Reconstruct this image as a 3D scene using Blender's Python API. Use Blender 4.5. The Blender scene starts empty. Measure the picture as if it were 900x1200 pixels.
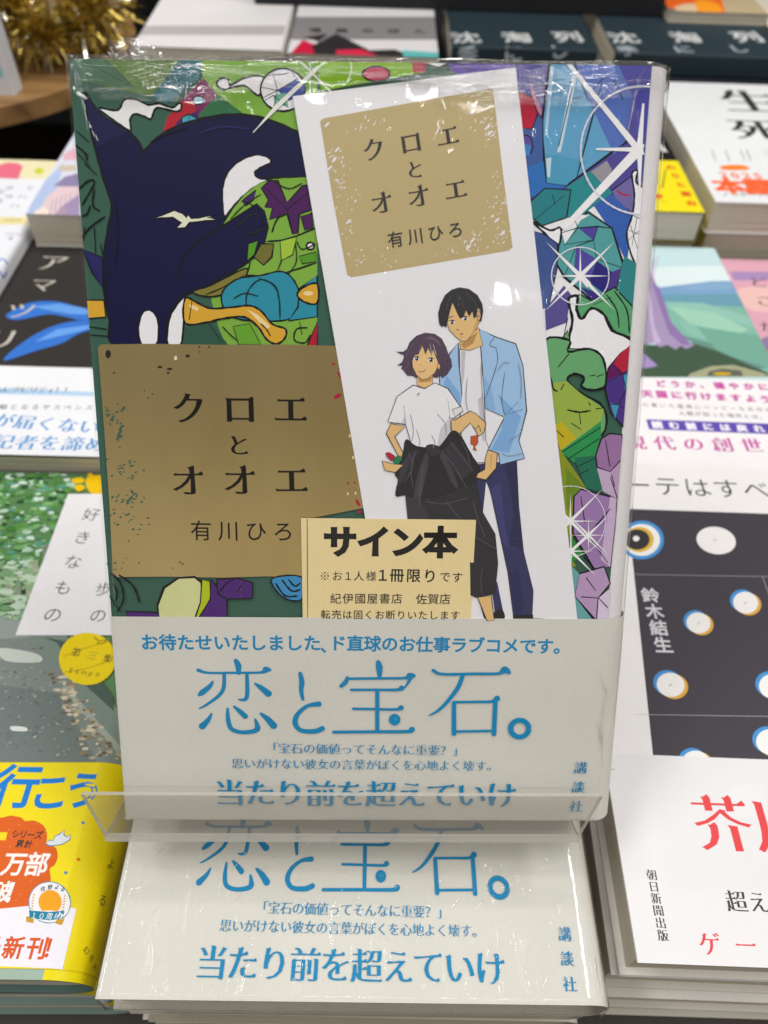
import bpy, bmesh, math, random, json
from mathutils import Vector, Matrix
from mathutils.geometry import tessellate_polygon
from mathutils import noise as mnoise

SC = bpy.context.scene
COL = SC.collection
MM = 0.001

# ------------------------------------------------------------------ camera
cam_d = bpy.data.cameras.new('camera')
cam_d.sensor_fit = 'VERTICAL'
cam_d.sensor_height = 36.0
cam_d.sensor_width = 27.0
cam_d.lens = 891.33 / 1200 * 36.0
cam_d.clip_start = 0.01
cam_d.clip_end = 50
cam_d.dof.use_dof = True
cam_d.dof.focus_distance = 0.196
cam_d.dof.aperture_fstop = 14.0
cam = bpy.data.objects.new('camera', cam_d)
COL.objects.link(cam)
p_, yw_, ro_ = 0.8662, 0.0220, 0.0401
fwd = Vector((math.sin(yw_) * math.cos(p_), math.cos(yw_) * math.cos(p_), -math.sin(p_)))
rgt = Vector((math.cos(yw_), -math.sin(yw_), 0))
upv = rgt.cross(fwd)
r2 = rgt * math.cos(ro_) + upv * math.sin(ro_)
u2 = -rgt * math.sin(ro_) + upv * math.cos(ro_)
M = Matrix((r2, u2, -fwd)).transposed().to_4x4()
M.translation = Vector((0.0686, -0.0308, 0.2320))
cam.matrix_world = M
SC.camera = cam

# ------------------------------------------------------------------ ambient and shop lamps
world = bpy.data.worlds.new('World')
SC.world = world
world.use_nodes = True
bg = world.node_tree.nodes['Background']
# the room around the table: pale shelves at eye height, a duller ceiling, a dark floor
wn = world.node_tree
w_tc = wn.nodes.new('ShaderNodeTexCoord')
w_sx = wn.nodes.new('ShaderNodeSeparateXYZ')
w_no = wn.nodes.new('ShaderNodeTexNoise')
w_no.inputs['Scale'].default_value = 3.0
w_no.inputs['Detail'].default_value = 3.0
w_ma = wn.nodes.new('ShaderNodeMath'); w_ma.operation = 'MULTIPLY_ADD'
w_ma.inputs[1].default_value = .5
w_cr = wn.nodes.new('ShaderNodeValToRGB')
el = w_cr.color_ramp.elements
el[0].position = 0.05; el[0].color = (.10, .095, .09, 1)
el[1].position = 1.0; el[1].color = (.27, .265, .26, 1)
for pos, v in ((.34, (.26, .22, .18, 1)), (.56, (.78, .72, .60, 1)), (.76, (.18, .175, .17, 1))):
    e_ = el.new(pos); e_.color = v
wn.links.new(w_tc.outputs['Generated'], w_sx.inputs[0])
wn.links.new(w_tc.outputs['Generated'], w_no.inputs['Vector'])
wn.links.new(w_no.outputs[0], w_ma.inputs[0])
wn.links.new(w_sx.outputs['Z'], w_ma.inputs[2])
wn.links.new(w_ma.outputs[0], w_cr.inputs[0])
wn.links.new(w_cr.outputs[0], bg.inputs[0])
bg.inputs[1].default_value = 0.9

def area_lamp(name, loc, target, sx, sy, power, col=(1, .975, .945), shape='RECTANGLE'):
    d = bpy.data.lights.new(name, 'AREA')
    d.shape = shape
    d.size = sx
    d.size_y = sy
    d.energy = power
    d.color = col
    o = bpy.data.objects.new(name, d)
    COL.objects.link(o)
    o.location = loc
    o.rotation_euler = (Vector(target) - Vector(loc)).to_track_quat('-Z', 'Y').to_euler()
    return o

area_lamp('ceiling_lamp', (1.10, 0.25, 2.0), (0.1, 0.15, 0), 1.2, 0.3, 25)
area_lamp('ceiling_lamp', (-1.10, 0.12, 2.0), (0.0, 0.15, 0), 1.2, 0.3, 22)
area_lamp('ceiling_lamp', (0.10, 1.05, 2.1), (0.1, 0.3, 0), 1.0, 0.15, 8)
area_lamp('ceiling_lamp', (0.05, -1.32, 2.05), (0.1, 0.1, 0), 1.6, 0.06, 9)
area_lamp('spot_lamp', (0.4323, -1.2192, 1.2821), (0.1, 0.12, 0.13), 0.045, 0.045, .35, shape='DISK')

SC.view_settings.view_transform = 'Standard'
SC.view_settings.look = 'None'
SC.view_settings.exposure = 0.10
SC.view_settings.gamma = 1.0
SC.view_settings.use_curve_mapping = False
SC.cycles.transparent_max_bounces = 16
SC.cycles.max_bounces = 8

# ------------------------------------------------------------------ printed artwork, in millimetres on each cover
# items: ['p', colour, smooth, outline]  ['l', colour, width, smooth, points, closed]
#        ['t', colour, text, em size, style, vertical, first and last centre]  ['leaf', colours, quad, count, size, seed]
ART = json.loads(r'''{"cover":[
["p","3f6154",0,[0,0,128,0,128,188,0,188]],
["p","66834a",0,[0.84,188.26,25.78,188.55,17.48,180.6,3.15,183.37]],
["p","4d7058",0,[0.84,188.26,7.74,188.34,14.23,181.95,3.15,183.37]],
["p","447882",0,[24.57,188.53,28.9,188.58,28.29,184.42,21.05,179.25,17.68,180.77]],
["p","85b057",0,[28.78,188.58,54.39,188.87,53.69,126.75,32.14,126.57,30.37,131.31,29,137.25,32.21,153.42,32.99,173.2,36.21,177.46,31.48,181.03,29.19,184.32]],
["p","3f7352",0,[29.63,180.46,32.39,181.04,38.04,177.2,27.62,176.53]],
["p","7d3160",0,[29.2,184.43,32.21,181.15,27.64,176.98,23.81,179.73]],
["p","b63640",0,[24,179.84,26.85,179.65,27.64,176.98,19.81,173.51,20.9,176.45]],
["p","4a2a62",0,[23.31,175.92,27.69,177.93,27.9,175.97,25.03,173.68,22,174.21]],
["l","2a4038",0.18,0,[2.89,187.69,14.25,182.23],0],
["l","2a4038",0.18,0,[7.72,188.02,14.25,182.23],0],
["l","2a4038",0.18,0,[16.01,188.11,20.59,179.69],0],
["l","2a4038",0.18,0,[18.42,188.14,21.99,183.03],0],
["l","2a4038",0.18,0,[20.39,183.67,24.44,185.91],0],
["l","2a4038",0.18,0,[20.63,182.57,25.28,184.72],0],
["l","2a4038",0.18,0,[21.81,182.03,24.92,183.61],0],
["l","2a4038",0.18,0,[22.84,184.25,25.48,182.63],0],
["l","2a4038",0.18,0,[28.78,188.42,29.2,184.43],0],
["l","2a4038",0.18,0,[29.2,184.43,32.39,181.04],0],
["l","2a4038",0.18,0,[32.39,181.04,37.56,177.47],0],
["l","2a4038",0.18,0,[3.15,183.37,17.8,180.77],0],
["l","2a4038",0.18,0,[17.48,180.6,25.78,188.55],0],
["l","2a4038",0.18,0,[21.05,179.25,28.29,184.42],0],
["p","a8cbd8",0,[29.18,180.01,29.13,179.79,29,179.59,28.8,179.41,28.54,179.28,28.24,179.19,27.93,179.16,27.61,179.18,27.32,179.26,27.08,179.39,26.89,179.57,26.78,179.77,26.75,179.98,26.8,180.2,26.93,180.4,27.13,180.57,27.39,180.71,27.69,180.8,28,180.83,28.32,180.8,28.61,180.72,28.85,180.59,29.04,180.42,29.15,180.22]],
["l","14141a",0.24,0,[29.18,180.01,29.13,179.79,29,179.59,28.8,179.41,28.54,179.28,28.24,179.19,27.93,179.16,27.61,179.18,27.32,179.26,27.08,179.39,26.89,179.57,26.78,179.77,26.75,179.98,26.8,180.2,26.93,180.4,27.13,180.57,27.39,180.71,27.69,180.8,28,180.83,28.32,180.8,28.61,180.72,28.85,180.59,29.04,180.42,29.15,180.22,29.18,180.01],1],
["p","58a6ba",0,[24.07,176.49,25.82,177.18,27.61,176.25,27.23,174.72,24.72,173.45,24.1,174.69]],
["l","14141a",0.25,0,[24.07,176.49,25.82,177.18,27.61,176.25,27.23,174.72,24.72,173.45,24.1,174.69,24.07,176.49],1],
["l","1c3a44",0.18,1,[25.82,177.18,25.54,173.97],0],
["p","f3f2f6",1,[32.19,183.69,33.44,184.53,34.76,184.16,35.2,183.07,38.28,184.59,41.93,185.01,42.59,182.82,41.33,181.14,39.9,181.96,38.23,183.04,35.79,182.74,33.65,182.28,32.46,182.81]],
["l","14141a",0.37,1,[32.19,183.69,33.44,184.53,34.76,184.16,35.2,183.07,38.28,184.59,41.93,185.01,42.59,182.82,41.33,181.14,39.9,181.96,38.23,183.04,35.79,182.74,33.65,182.28,32.46,182.81,32.19,183.69],1],
["p","f0eff4",0,[51.7,182.36,51.51,181.24,51,180.19,50.19,179.28,49.14,178.58,47.92,178.13,46.62,177.96,45.32,178.1,44.13,178.52,43.11,179.2,42.34,180.1,41.87,181.14,41.73,182.25,41.93,183.37,42.45,184.41,43.27,185.31,44.31,186,45.52,186.44,46.8,186.6,48.08,186.47,49.27,186.06,50.29,185.39,51.06,184.51,51.55,183.48]],
["l","14141a",0.37,0,[51.7,182.36,51.51,181.24,51,180.19,50.19,179.28,49.14,178.58,47.92,178.13,46.62,177.96,45.32,178.1,44.13,178.52,43.11,179.2,42.34,180.1,41.87,181.14,41.73,182.25,41.93,183.37,42.45,184.41,43.27,185.31,44.31,186,45.52,186.44,46.8,186.6,48.08,186.47,49.27,186.06,50.29,185.39,51.06,184.51,51.55,183.48,51.7,182.36],1],
["p","4b5aa0",0,[45.49,182.18,49.79,184.55,51.72,183.47,51.26,181.25,47.88,180.1]],
["p","7fb3a0",0,[44.56,181.18,47.31,181.76,47.86,178.98,44.82,179.23]],
["l","22242c",0.24,0,[41.86,182.81,45.49,182.18],0],
["l","22242c",0.24,0,[45.49,182.18,44.38,186.41],0],
["l","22242c",0.24,0,[45.49,182.18,49.79,184.55],0],
["l","22242c",0.24,0,[49.79,184.55,48.61,186.29],0],
["l","22242c",0.24,0,[45.49,182.18,44.49,178.39],0],
["l","22242c",0.24,0,[44.56,181.18,47.86,178.71],0],
["l","22242c",0.24,0,[47.88,180.1,51.57,181.81],0],
["l","22242c",0.24,0,[42.11,180.59,45.49,182.18],0],
["l","22242c",0.24,0,[43.14,185.03,47.99,185.63],0],
["l","22242c",0.24,0,[42.52,180.04,44.56,181.18],0],
["p","f3f4f4",1,[5.65,178.19,9.09,177.73,10.45,178.13,11.68,179.98,14.41,179.96,16.77,178.93,19.23,179.23,22.1,178.43,23.61,179.39,24.2,178.84,23.16,177.66,19.18,178.39,18.04,177.77,17.21,176.08,15.72,176.62,13.61,177.05,12.55,175.8,12.53,173.66,10.4,174.77,8.07,176.32]],
["l","14141a",0.37,1,[5.65,178.19,9.09,177.73,10.45,178.13,11.68,179.98,14.41,179.96,16.77,178.93,19.23,179.23,22.1,178.43,23.61,179.39,24.2,178.84,23.16,177.66,19.18,178.39,18.04,177.77,17.21,176.08,15.72,176.62,13.61,177.05,12.55,175.8,12.53,173.66,10.4,174.77,8.07,176.32,5.65,178.19],1],
["p","0f0f3c",1,[2.98,181.27,4.33,179.18,6.27,176.75,8.9,175.09,12.44,173.21,14.55,170.73,15.09,169.48,19.47,172.94,24.49,175.14,30.68,176.67,36.82,177.19,42.91,176.35,50.22,173.61,54.19,171.72,54.11,164.53,47.57,164.46,43.21,164.01,40.69,162.94,37.49,160.57,34.89,157.6,32.75,154.2,37.38,157.04,40.25,158.72,42.09,157.09,42.81,153.53,41.9,149.92,38.95,146.75,34.39,143.78,29.16,140.97,23.28,138.44,20.95,136.87,19.17,133.73,18.25,131.21,17.89,127.02,5.46,126.91,4.88,132.35,4.09,139.2,4.47,145.94,6.07,153.17,7.23,157.92,5.87,163.17,4.72,168.35,3.4,175.14]],
["l","14141a",0.48,1,[2.98,181.27,4.33,179.18,6.27,176.75,8.9,175.09,12.44,173.21,14.55,170.73,15.09,169.48,19.47,172.94,24.49,175.14,30.68,176.67,36.82,177.19,42.91,176.35,50.22,173.61,54.19,171.72,54.11,164.53,47.57,164.46,43.21,164.01,40.69,162.94,37.49,160.57,34.89,157.6,32.75,154.2,37.38,157.04,40.25,158.72,42.09,157.09,42.81,153.53,41.9,149.92,38.95,146.75,34.39,143.78,29.16,140.97,23.28,138.44,20.95,136.87,19.17,133.73,18.25,131.21,17.89,127.02,5.46,126.91,4.88,132.35,4.09,139.2,4.47,145.94,6.07,153.17,7.23,157.92,5.87,163.17,4.72,168.35,3.4,175.14,2.98,181.27],1],
["p","1a1c46",0,[3.09,181.16,4.32,179.07,6.26,176.63,8.89,174.98,11.84,173.43,7.74,171.8,4.85,170.06,3.88,173.46,3.45,175.71]],
["l","0b0b18",0.44,1,[33.19,154.33,28.35,151.47,24.41,148.43,22.35,145.37,21.68,142.31],0],
["l","0b0b18",0.43,1,[15.09,169.48,14.71,167.42],0],
["l","0b0b18",0.32,1,[6.07,144.43,4.46,139.82,4.57,137.03],0],
["p","f3f2f6",1,[32.81,155.81,32.45,159.35,32.69,162.28,33.92,165.19,36.48,167.53,40.24,168.95,43.01,168.46,43.66,167.31,41.72,166.43,40.01,165.26,40.72,164.1,42.89,163.66,40.04,162.23,36.84,159.86,34.57,157.6]],
["l","14141a",0.38,1,[32.81,155.81,32.45,159.35,32.69,162.28,33.92,165.19,36.48,167.53,40.24,168.95,43.01,168.46,43.66,167.31,41.72,166.43,40.01,165.26,40.72,164.1,42.89,163.66,40.04,162.23,36.84,159.86,34.57,157.6,32.81,155.81],1],
["p","f3f2f6",1,[11.83,132.1,12.75,134.3,14.4,134.94,15.81,133.7,16.31,131.19,15.54,127,12.16,126.97,11.5,129.89]],
["l","14141a",0.39,1,[11.83,132.1,12.75,134.3,14.4,134.94,15.81,133.7,16.31,131.19,15.54,127,12.16,126.97,11.5,129.89,11.83,132.1],1],
["p","f3f2f6",1,[22.92,137.76,20.42,135.5,18.84,132.47,18.28,127.15,21.27,127.05,22.14,131.24]],
["l","14141a",0.38,1,[22.92,137.76,20.42,135.5,18.84,132.47,18.28,127.15,21.27,127.05,22.14,131.24,22.92,137.76],1],
["p","e9e9d4",0,[15.81,154.93,18.5,155.85,21.38,157,23.23,156.31,24.12,155.43,24.53,156.08,25.12,155.26,26.95,155.4,29.17,155.95,31.34,155.08,28.49,154.82,26.6,154.56,24.7,154.42,23.7,153.22,21.81,153.2,22.93,154.29,20.98,155.46,18.46,155.31]],
["l","14141a",0.25,0,[15.81,154.93,18.5,155.85,21.38,157,23.23,156.31,24.12,155.43,24.53,156.08,25.12,155.26,26.95,155.4,29.17,155.95,31.34,155.08,28.49,154.82,26.6,154.56,24.7,154.42,23.7,153.22,21.81,153.2,22.93,154.29,20.98,155.46,18.46,155.31,15.81,154.93],1],
["l","16162a",0.5,1,[15.93,154.93,18.79,155.43],0],
["l","16162a",0.44,1,[28.84,155.59,31.34,155.14],0],
["p","87b158",0,[32.56,154.14,34.88,157.49,37.49,160.45,40.68,162.82,43.82,163.79,54.11,164.53,53.69,126.94,40.3,126.83,36.91,142.88,41.89,149.8,42.94,153.53,42.09,157.09,40.25,158.72,37.38,157.04]],
["p","4b2159",0,[41.41,161.9,43.2,163.55,45.19,163.57,47.15,158.91,50.66,162.46,54.1,163.08,54.04,157.79,49.93,156.45,49.55,152.28,48.28,152.08,47.1,156.42,42.98,155.2,43.8,157.69,42.11,157.91,42.9,159.45]],
["l","14141a",0.31,0,[41.41,161.9,43.2,163.55,45.19,163.57,47.15,158.91,50.66,162.46,54.1,163.08,54.04,157.79,49.93,156.45,49.55,152.28,48.28,152.08,47.1,156.42,42.98,155.2,43.8,157.69,42.11,157.91,42.9,159.45,41.41,161.9],1],
["l","1a0d20",0.32,1,[47.12,157.43,42.53,161.79],0],
["l","1a0d20",0.32,1,[47.12,157.43,53.15,161.9],0],
["l","1a0d20",0.32,1,[47.12,157.43,48.29,152.68],0],
["p","46266a",0,[36.82,159.1,40.14,161.48,39.45,159.3,37.73,158.1]],
["l","14141a",0.25,0,[36.82,159.1,40.14,161.48,39.45,159.3,37.73,158.1,36.82,159.1],1],
["l","1d2b16",0.38,1,[42.23,150.4,47.31,151.06,53.99,153.64],0],
["l","1d2b16",0.38,1,[36.91,142.88,44.59,143.14,53.91,145.91],0],
["l","1d2b16",0.38,1,[43.54,152.34,44.87,155.33,47.42,156.55],0],
["l","1d2b16",0.38,1,[51.46,153.01,51.81,156,54.03,156.91],0],
["p","f3f2f6",0,[53.25,149.55,53.21,149.34,53.12,149.15,52.98,148.99,52.79,148.86,52.58,148.78,52.35,148.75,52.12,148.78,51.9,148.85,51.72,148.98,51.58,149.14,51.5,149.33,51.47,149.53,51.5,149.73,51.59,149.92,51.74,150.09,51.92,150.21,52.14,150.29,52.37,150.32,52.6,150.3,52.81,150.22,52.99,150.1,53.13,149.94,53.22,149.75]],
["l","14141a",0.38,0,[53.25,149.55,53.21,149.34,53.12,149.15,52.98,148.99,52.79,148.86,52.58,148.78,52.35,148.75,52.12,148.78,51.9,148.85,51.72,148.98,51.58,149.14,51.5,149.33,51.47,149.53,51.5,149.73,51.59,149.92,51.74,150.09,51.92,150.21,52.14,150.29,52.37,150.32,52.6,150.3,52.81,150.22,52.99,150.1,53.13,149.94,53.22,149.75,53.25,149.55],1],
["p","75713e",0,[40.95,149.91,43.93,149.94,43.41,147.03,41.45,145.19,39.27,146.99]],
["l","14141a",0.32,0,[40.95,149.91,43.93,149.94,43.41,147.03,41.45,145.19,39.27,146.99,40.95,149.91],1],
["p","837c44",1,[24.92,139.26,29.15,140.66,36.96,144.41,37.36,142.89,35.02,140.1,30.33,138.2,26.48,138.29]],
["l","14141a",0.32,1,[24.92,139.26,29.15,140.66,36.96,144.41,37.36,142.89,35.02,140.1,30.33,138.2,26.48,138.29,24.92,139.26],1],
["l","2b2914",0.32,1,[27.77,138.48,31.69,140.07,36.91,142.88],0],
["p","4090a6",1,[31.36,138.21,34.96,141.94,40.75,142.92,45.25,143.88,47.91,142.56,49.64,138.99,49.05,134.62,45,132.7,34.01,133.36]],
["l","14141a",0.32,1,[31.36,138.21,34.96,141.94,40.75,142.92,45.25,143.88,47.91,142.56,49.64,138.99,49.05,134.62,45,132.7,34.01,133.36,31.36,138.21],1],
["l","123039",0.33,1,[37.26,133.89,37.42,138.88,40.72,142,44.51,139.56,45.01,133.02],0],
["l","123039",0.32,1,[40.09,142.3,43.9,140.79,44.79,137.71],0],
["p","4090a6",0,[49.66,140.11,53.87,143.04,53.77,133.72,46.95,132.72,49.27,135.88]],
["l","14141a",0.33,0,[49.66,140.11,53.87,143.04,53.77,133.72,46.95,132.72,49.27,135.88,49.66,140.11],1],
["p","37584a",0,[22.62,131.88,28.79,132.25,32.8,126.76,21.71,126.67]],
["l","12201a",0.33,1,[27.83,132.55,31.19,127.52],0],
["p","d9ac58",1,[22.91,137.63,25.76,136.6,28.92,135.38,34.1,135.74,37.98,136.09,40.65,134.86,43.17,131.93,46.26,130.82,45.95,128.6,43.9,127.37,41.65,128.5,39.78,131.27,36.6,133.51,31.41,133.09,27.49,132.17,22.63,132]],
["l","14141a",0.39,1,[22.91,137.63,25.76,136.6,28.92,135.38,34.1,135.74,37.98,136.09,40.65,134.86,43.17,131.93,46.26,130.82,45.95,128.6,43.9,127.37,41.65,128.5,39.78,131.27,36.6,133.51,31.41,133.09,27.49,132.17,22.63,132,22.91,137.63],1],
["p","f0dcae",0,[23.82,136.4,26.03,135.55,25.67,134.73,23.78,135.65]],
["p","f0dcae",0,[37.31,135.27,39.86,134.04,42.7,131.42,41.71,130.78,39.19,133.28]],
["p","d9ac58",1,[49.12,138.68,50.82,140.49,53.85,141.13,53.8,136.85,50.9,137.01]],
["l","14141a",0.39,1,[49.12,138.68,50.82,140.49,53.85,141.13,53.8,136.85,50.9,137.01,49.12,138.68],1],
["p","f0dcae",0,[52.86,139.02,52.82,138.89,52.7,138.77,52.52,138.67,52.28,138.59,52,138.53,51.7,138.51,51.4,138.53,51.12,138.58,50.88,138.65,50.7,138.75,50.58,138.87,50.55,139,50.59,139.13,50.7,139.25,50.89,139.35,51.13,139.43,51.41,139.49,51.71,139.51,52.01,139.49,52.29,139.45,52.53,139.37,52.71,139.27,52.82,139.15]],
["p","d9ac58",0,[-0.88,136.99,3.93,137.03,4.04,133.22,-0.77,132.8]],
["l","14141a",0.32,0,[-0.88,136.99,3.93,137.03,4.04,133.22,-0.77,132.8,-0.88,136.99],1],
["p","26265c",0,[-0.16,148.31,4.39,146.54,3.88,139.81,1.71,143.17]],
["l","14141a",0.32,0,[-0.16,148.31,4.39,146.54,3.88,139.81,1.71,143.17,-0.16,148.31],1],
["p","b0303f",0,[51.27,126.92,53.75,132.47,53.69,126.94]],
["l","14141a",0.33,0,[51.27,126.92,53.75,132.47,53.69,126.94,51.27,126.92],1],
["l","1d2b16",0.33,1,[51.46,131.18,48.86,130.84,48.29,128.3,50.76,127.68,52.09,129.6],0],
["l","0c1612",0.37,1,[0.52,173.42,3.09,171.18],0],
["l","0c1612",0.37,1,[-0.03,170.58,1.99,168.89,2.47,167.18],0],
["l","0c1612",0.37,1,[0.85,170.02,2.87,168.33],0],
["l","0c1612",0.37,1,[0.26,168.87,3,166.03],0],
["l","0c1612",0.37,1,[1.81,166.59,4.41,164.31],0],
["l","0c1612",0.38,1,[0.14,161.36,2.46,163.13,3.66,162.56,0.48,157.85],0],
["l","0c1612",0.38,1,[0.29,155.49,1.59,156.09,2.36,157.87],0],
["l","0c1612",0.37,1,[3.57,161.4,2.98,157.88,4.46,156.71],0],
["l","0c1612",0.38,1,[-0.09,150.72,1.99,153.13,5.62,155.54],0],
["l","0c1612",0.38,1,[2.93,153.14,2.81,147.44],0],
["l","0c1612",0.38,1,[0.17,150.12,0.73,153.12],0],
["l","0c1612",0.38,1,[4.11,149.56,4.37,147.15],0],
["l","0c1612",0.39,1,[-0.91,131.04,4.09,130.45],0],
["l","0c1612",0.39,1,[-0.8,129.15,4.62,128.81],0],
["l","1d2b16",0.25,1,[34.17,155.23,37.42,158.22,41.24,160.61],0],
["l","1d2b16",0.25,1,[35.37,153.45,38.6,155.87,40.5,156.48],0],
["l","1d2b16",0.25,1,[37.2,151.68,41.03,152.91,42.31,153.52],0],
["l","1d2b16",0.25,1,[37.74,148.67,38.3,146.25,37.9,143.81],0],
["l","1d2b16",0.25,1,[44.13,163.56,47.52,161.84,50.67,163.04],0],
["l","1d2b16",0.26,1,[49.2,150.59,50.44,148.79,53.63,150.03],0],
["l","1d2b16",0.25,1,[45.4,150.56,45.97,147.54,44.61,143.87],0],
["l","1d2b16",0.25,1,[48.59,151.79,49.13,146.36,47.16,143.28],0],
["l","1d2b16",0.26,1,[34.17,137.61,36.78,138.88,39.98,138.28],0],
["l","1d2b16",0.26,1,[40.45,132.03,41.71,130.78,42.65,129.21],0],
["l","1d2b16",0.26,1,[31.34,131.32,33.85,128.81,36.4,127.18],0],
["l","1d2b16",0.26,1,[49.54,132.74,50.14,129.59],0],
["l","1d2b16",0.26,1,[24.5,137.21,23.64,132.83],0],
["p","5f9a3e",0,[38.09,149.88,40.33,150.51,39.35,147.48,37.66,146.25]],
["l","14141a",0.19,0,[38.09,149.88,40.33,150.51,39.35,147.48,37.66,146.25,38.09,149.88],1],
["p","a9c95e",0,[45.4,150.56,49.22,151.49,48.19,147.56,45.62,146.32]],
["l","14141a",0.19,0,[45.4,150.56,49.22,151.49,48.19,147.56,45.62,146.32,45.4,150.56],1],
["p","5f9a3e",0,[49.78,147.27,53.61,148.22,53.59,146.09,50.39,145.64]],
["l","14141a",0.19,0,[49.78,147.27,53.61,148.22,53.59,146.09,50.39,145.64,49.78,147.27],1],
["p","6fa548",0,[33.94,131.35,37.85,132.01,40.31,127.21,35.09,127.17]],
["l","14141a",0.2,0,[33.94,131.35,37.85,132.01,40.31,127.21,35.09,127.17,33.94,131.35],1],
["p","4b2159",0,[50.24,155.98,52.77,156.6,53.04,153.63,51.14,153.01]],
["l","14141a",0.19,0,[50.24,155.98,52.77,156.6,53.04,153.63,51.14,153.01,50.24,155.98],1],
["l","0a0a20",0.25,1,[7.84,160.27,8.28,153.19,7.05,144.74],0],
["l","0a0a20",0.25,1,[16.92,171.33,20.71,173.07,25.06,174.25],0],
["l","0a0a20",0.25,1,[37.44,159.1,40.53,157.37,41.8,153.52],0],
["l","2c2c66",0.25,1,[27.46,173.14,33.05,174.61,39.17,174.11],0],
["l","e8ece8",0.25,0,[39.88,173.5,45.54,178.96,52.84,185.68],0],
["p","f0f2ee",0,[39.88,173.5,44.94,179.18,54.37,187.23,54.36,186.14]],
["p","8bb83c",0,[54.7,188.94,75.43,189.18,77.87,186.1,55.26,182.14,54.37,186.68]],
["p","b0324a",0,[74.99,189.17,78.56,189.21,78,186.1,75.49,186.07]],
["p","f0eff4",0,[78.31,189.21,82.5,189.26,83.47,188.14,80.99,187.09,78.97,187.64]],
["l","14141a",0.25,0,[78.31,189.21,82.5,189.26,83.47,188.14,80.99,187.09,78.97,187.64,78.31,189.21],1],
["p","5b49a0",0,[82.5,189.26,104.72,189.51,105.11,182.68,87.38,183.64,83.5,187.01]],
["p","c24a62",0,[70.34,185.73,70.24,185.34,69.95,184.98,69.47,184.67,68.85,184.43,68.12,184.27,67.34,184.21,66.56,184.26,65.83,184.4,65.21,184.62,64.73,184.93,64.42,185.28,64.32,185.66,64.42,186.04,64.72,186.4,65.2,186.71,65.82,186.95,66.54,187.11,67.32,187.17,68.1,187.13,68.83,186.99,69.45,186.76,69.93,186.46,70.24,186.11]],
["l","14141a",0.32,0,[70.34,185.73,70.24,185.34,69.95,184.98,69.47,184.67,68.85,184.43,68.12,184.27,67.34,184.21,66.56,184.26,65.83,184.4,65.21,184.62,64.73,184.93,64.42,185.28,64.32,185.66,64.42,186.04,64.72,186.4,65.2,186.71,65.82,186.95,66.54,187.11,67.32,187.17,68.1,187.13,68.83,186.99,69.45,186.76,69.93,186.46,70.24,186.11,70.34,185.73],1],
["l","e8e6ee",0.32,1,[52.83,188.92,52.73,181.53],0],
["l","f2f4ee",0.5,0,[48.32,181.49,57.2,188.97],0],
["l","f2f4ee",0.5,0,[49.71,188.89,57.77,181.59],0],
["l","e6f0d0",0.19,1,[61.25,189.02,61.88,186.77,60.93,183.91],0],
["l","26242e",0.25,0,[85.94,189.3,82.58,186.15],0],
["l","26242e",0.25,0,[82.5,189.26,88.54,186.5],0],
["p","4f4a92",0,[97.03,189.03,129.2,189.39,132.01,158.16,97.89,157.82]],
["p","f1f0f4",0,[102.24,158.97,134.27,159.28,132.88,121.13,107.59,120.92]],
["p","6c679e",0,[100.88,185.5,105.5,188.82,104.43,177.77,103.25,178.28]],
["p","c78aa0",0,[101.21,184.48,104.38,178.55,104.57,177.25,102.5,179.58]],
["p","48a0c0",0,[97.05,188.52,97.34,188.52,97.67,187.51]],
["p","6ba3c8",0,[105.51,188.72,110.87,188.78,114.52,181.01,122.81,177.44,124.32,172.97,113.3,164.97,110.79,163.1,106.09,163.6,105.1,170.91,104.34,175.14]],
["l","14141a",0.46,0,[105.51,188.72,110.87,188.78,114.52,181.01,122.81,177.44,124.32,172.97,113.3,164.97,110.79,163.1,106.09,163.6,105.1,170.91,104.34,175.14,105.51,188.72],1],
["p","5a72b8",0,[110.87,188.78,121.89,188.9,124.47,181.64,123.23,172.16,121.1,169.74,114.52,181.01]],
["p","4a4a9c",0,[120.19,188.88,129.24,188.99,130.6,173.83,125.99,173.79,124.47,181.64]],
["p","5b9cbd",0,[105.74,169.85,115.4,168.34,110.79,163.21,106.26,163.71]],
["p","b9cfe0",0,[105.69,187.6,106.48,187.61,105.81,173.57,105.24,173.57]],
["p","c8dcea",0,[110.65,186.12,111.59,185.62,109.02,170.15,108.21,170.14]],
["p","c8dcea",0,[105.8,168.78,107,169.06,106.9,164.75,106.3,165.01]],
["l","15182c",0.34,0,[110.82,183.55,108.48,171.37],0],
["l","15182c",0.34,0,[117.34,184.66,115.21,175.26,113.02,164.81],0],
["l","15182c",0.34,0,[117.89,185.69,114.43,182.3],0],
["l","15182c",0.34,0,[119.93,184.94,122.23,181.09],0],
["l","15182c",0.34,0,[110.56,184.84,109.78,183.8],0],
["l","15182c",0.35,0,[111.36,181.23,112.77,181.51],0],
["l","15182c",0.35,0,[110.79,163.1,124.32,172.97],0],
["p","b43146",0,[98.17,182.9,101.95,181.28,103.37,178.18,102.4,174.86,101.49,173.53,99.4,175.09]],
["l","14141a",0.23,0,[98.17,182.9,101.95,181.28,103.37,178.18,102.4,174.86,101.49,173.53,99.4,175.09,98.17,182.9],1],
["p","46609a",0,[99.4,175.09,102.29,174.86,103.39,177.86,104.58,176.98,105.28,167.7,101.6,165.77]],
["l","14141a",0.23,0,[99.4,175.09,102.29,174.86,103.39,177.86,104.58,176.98,105.28,167.7,101.6,165.77,99.4,175.09],1],
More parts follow.
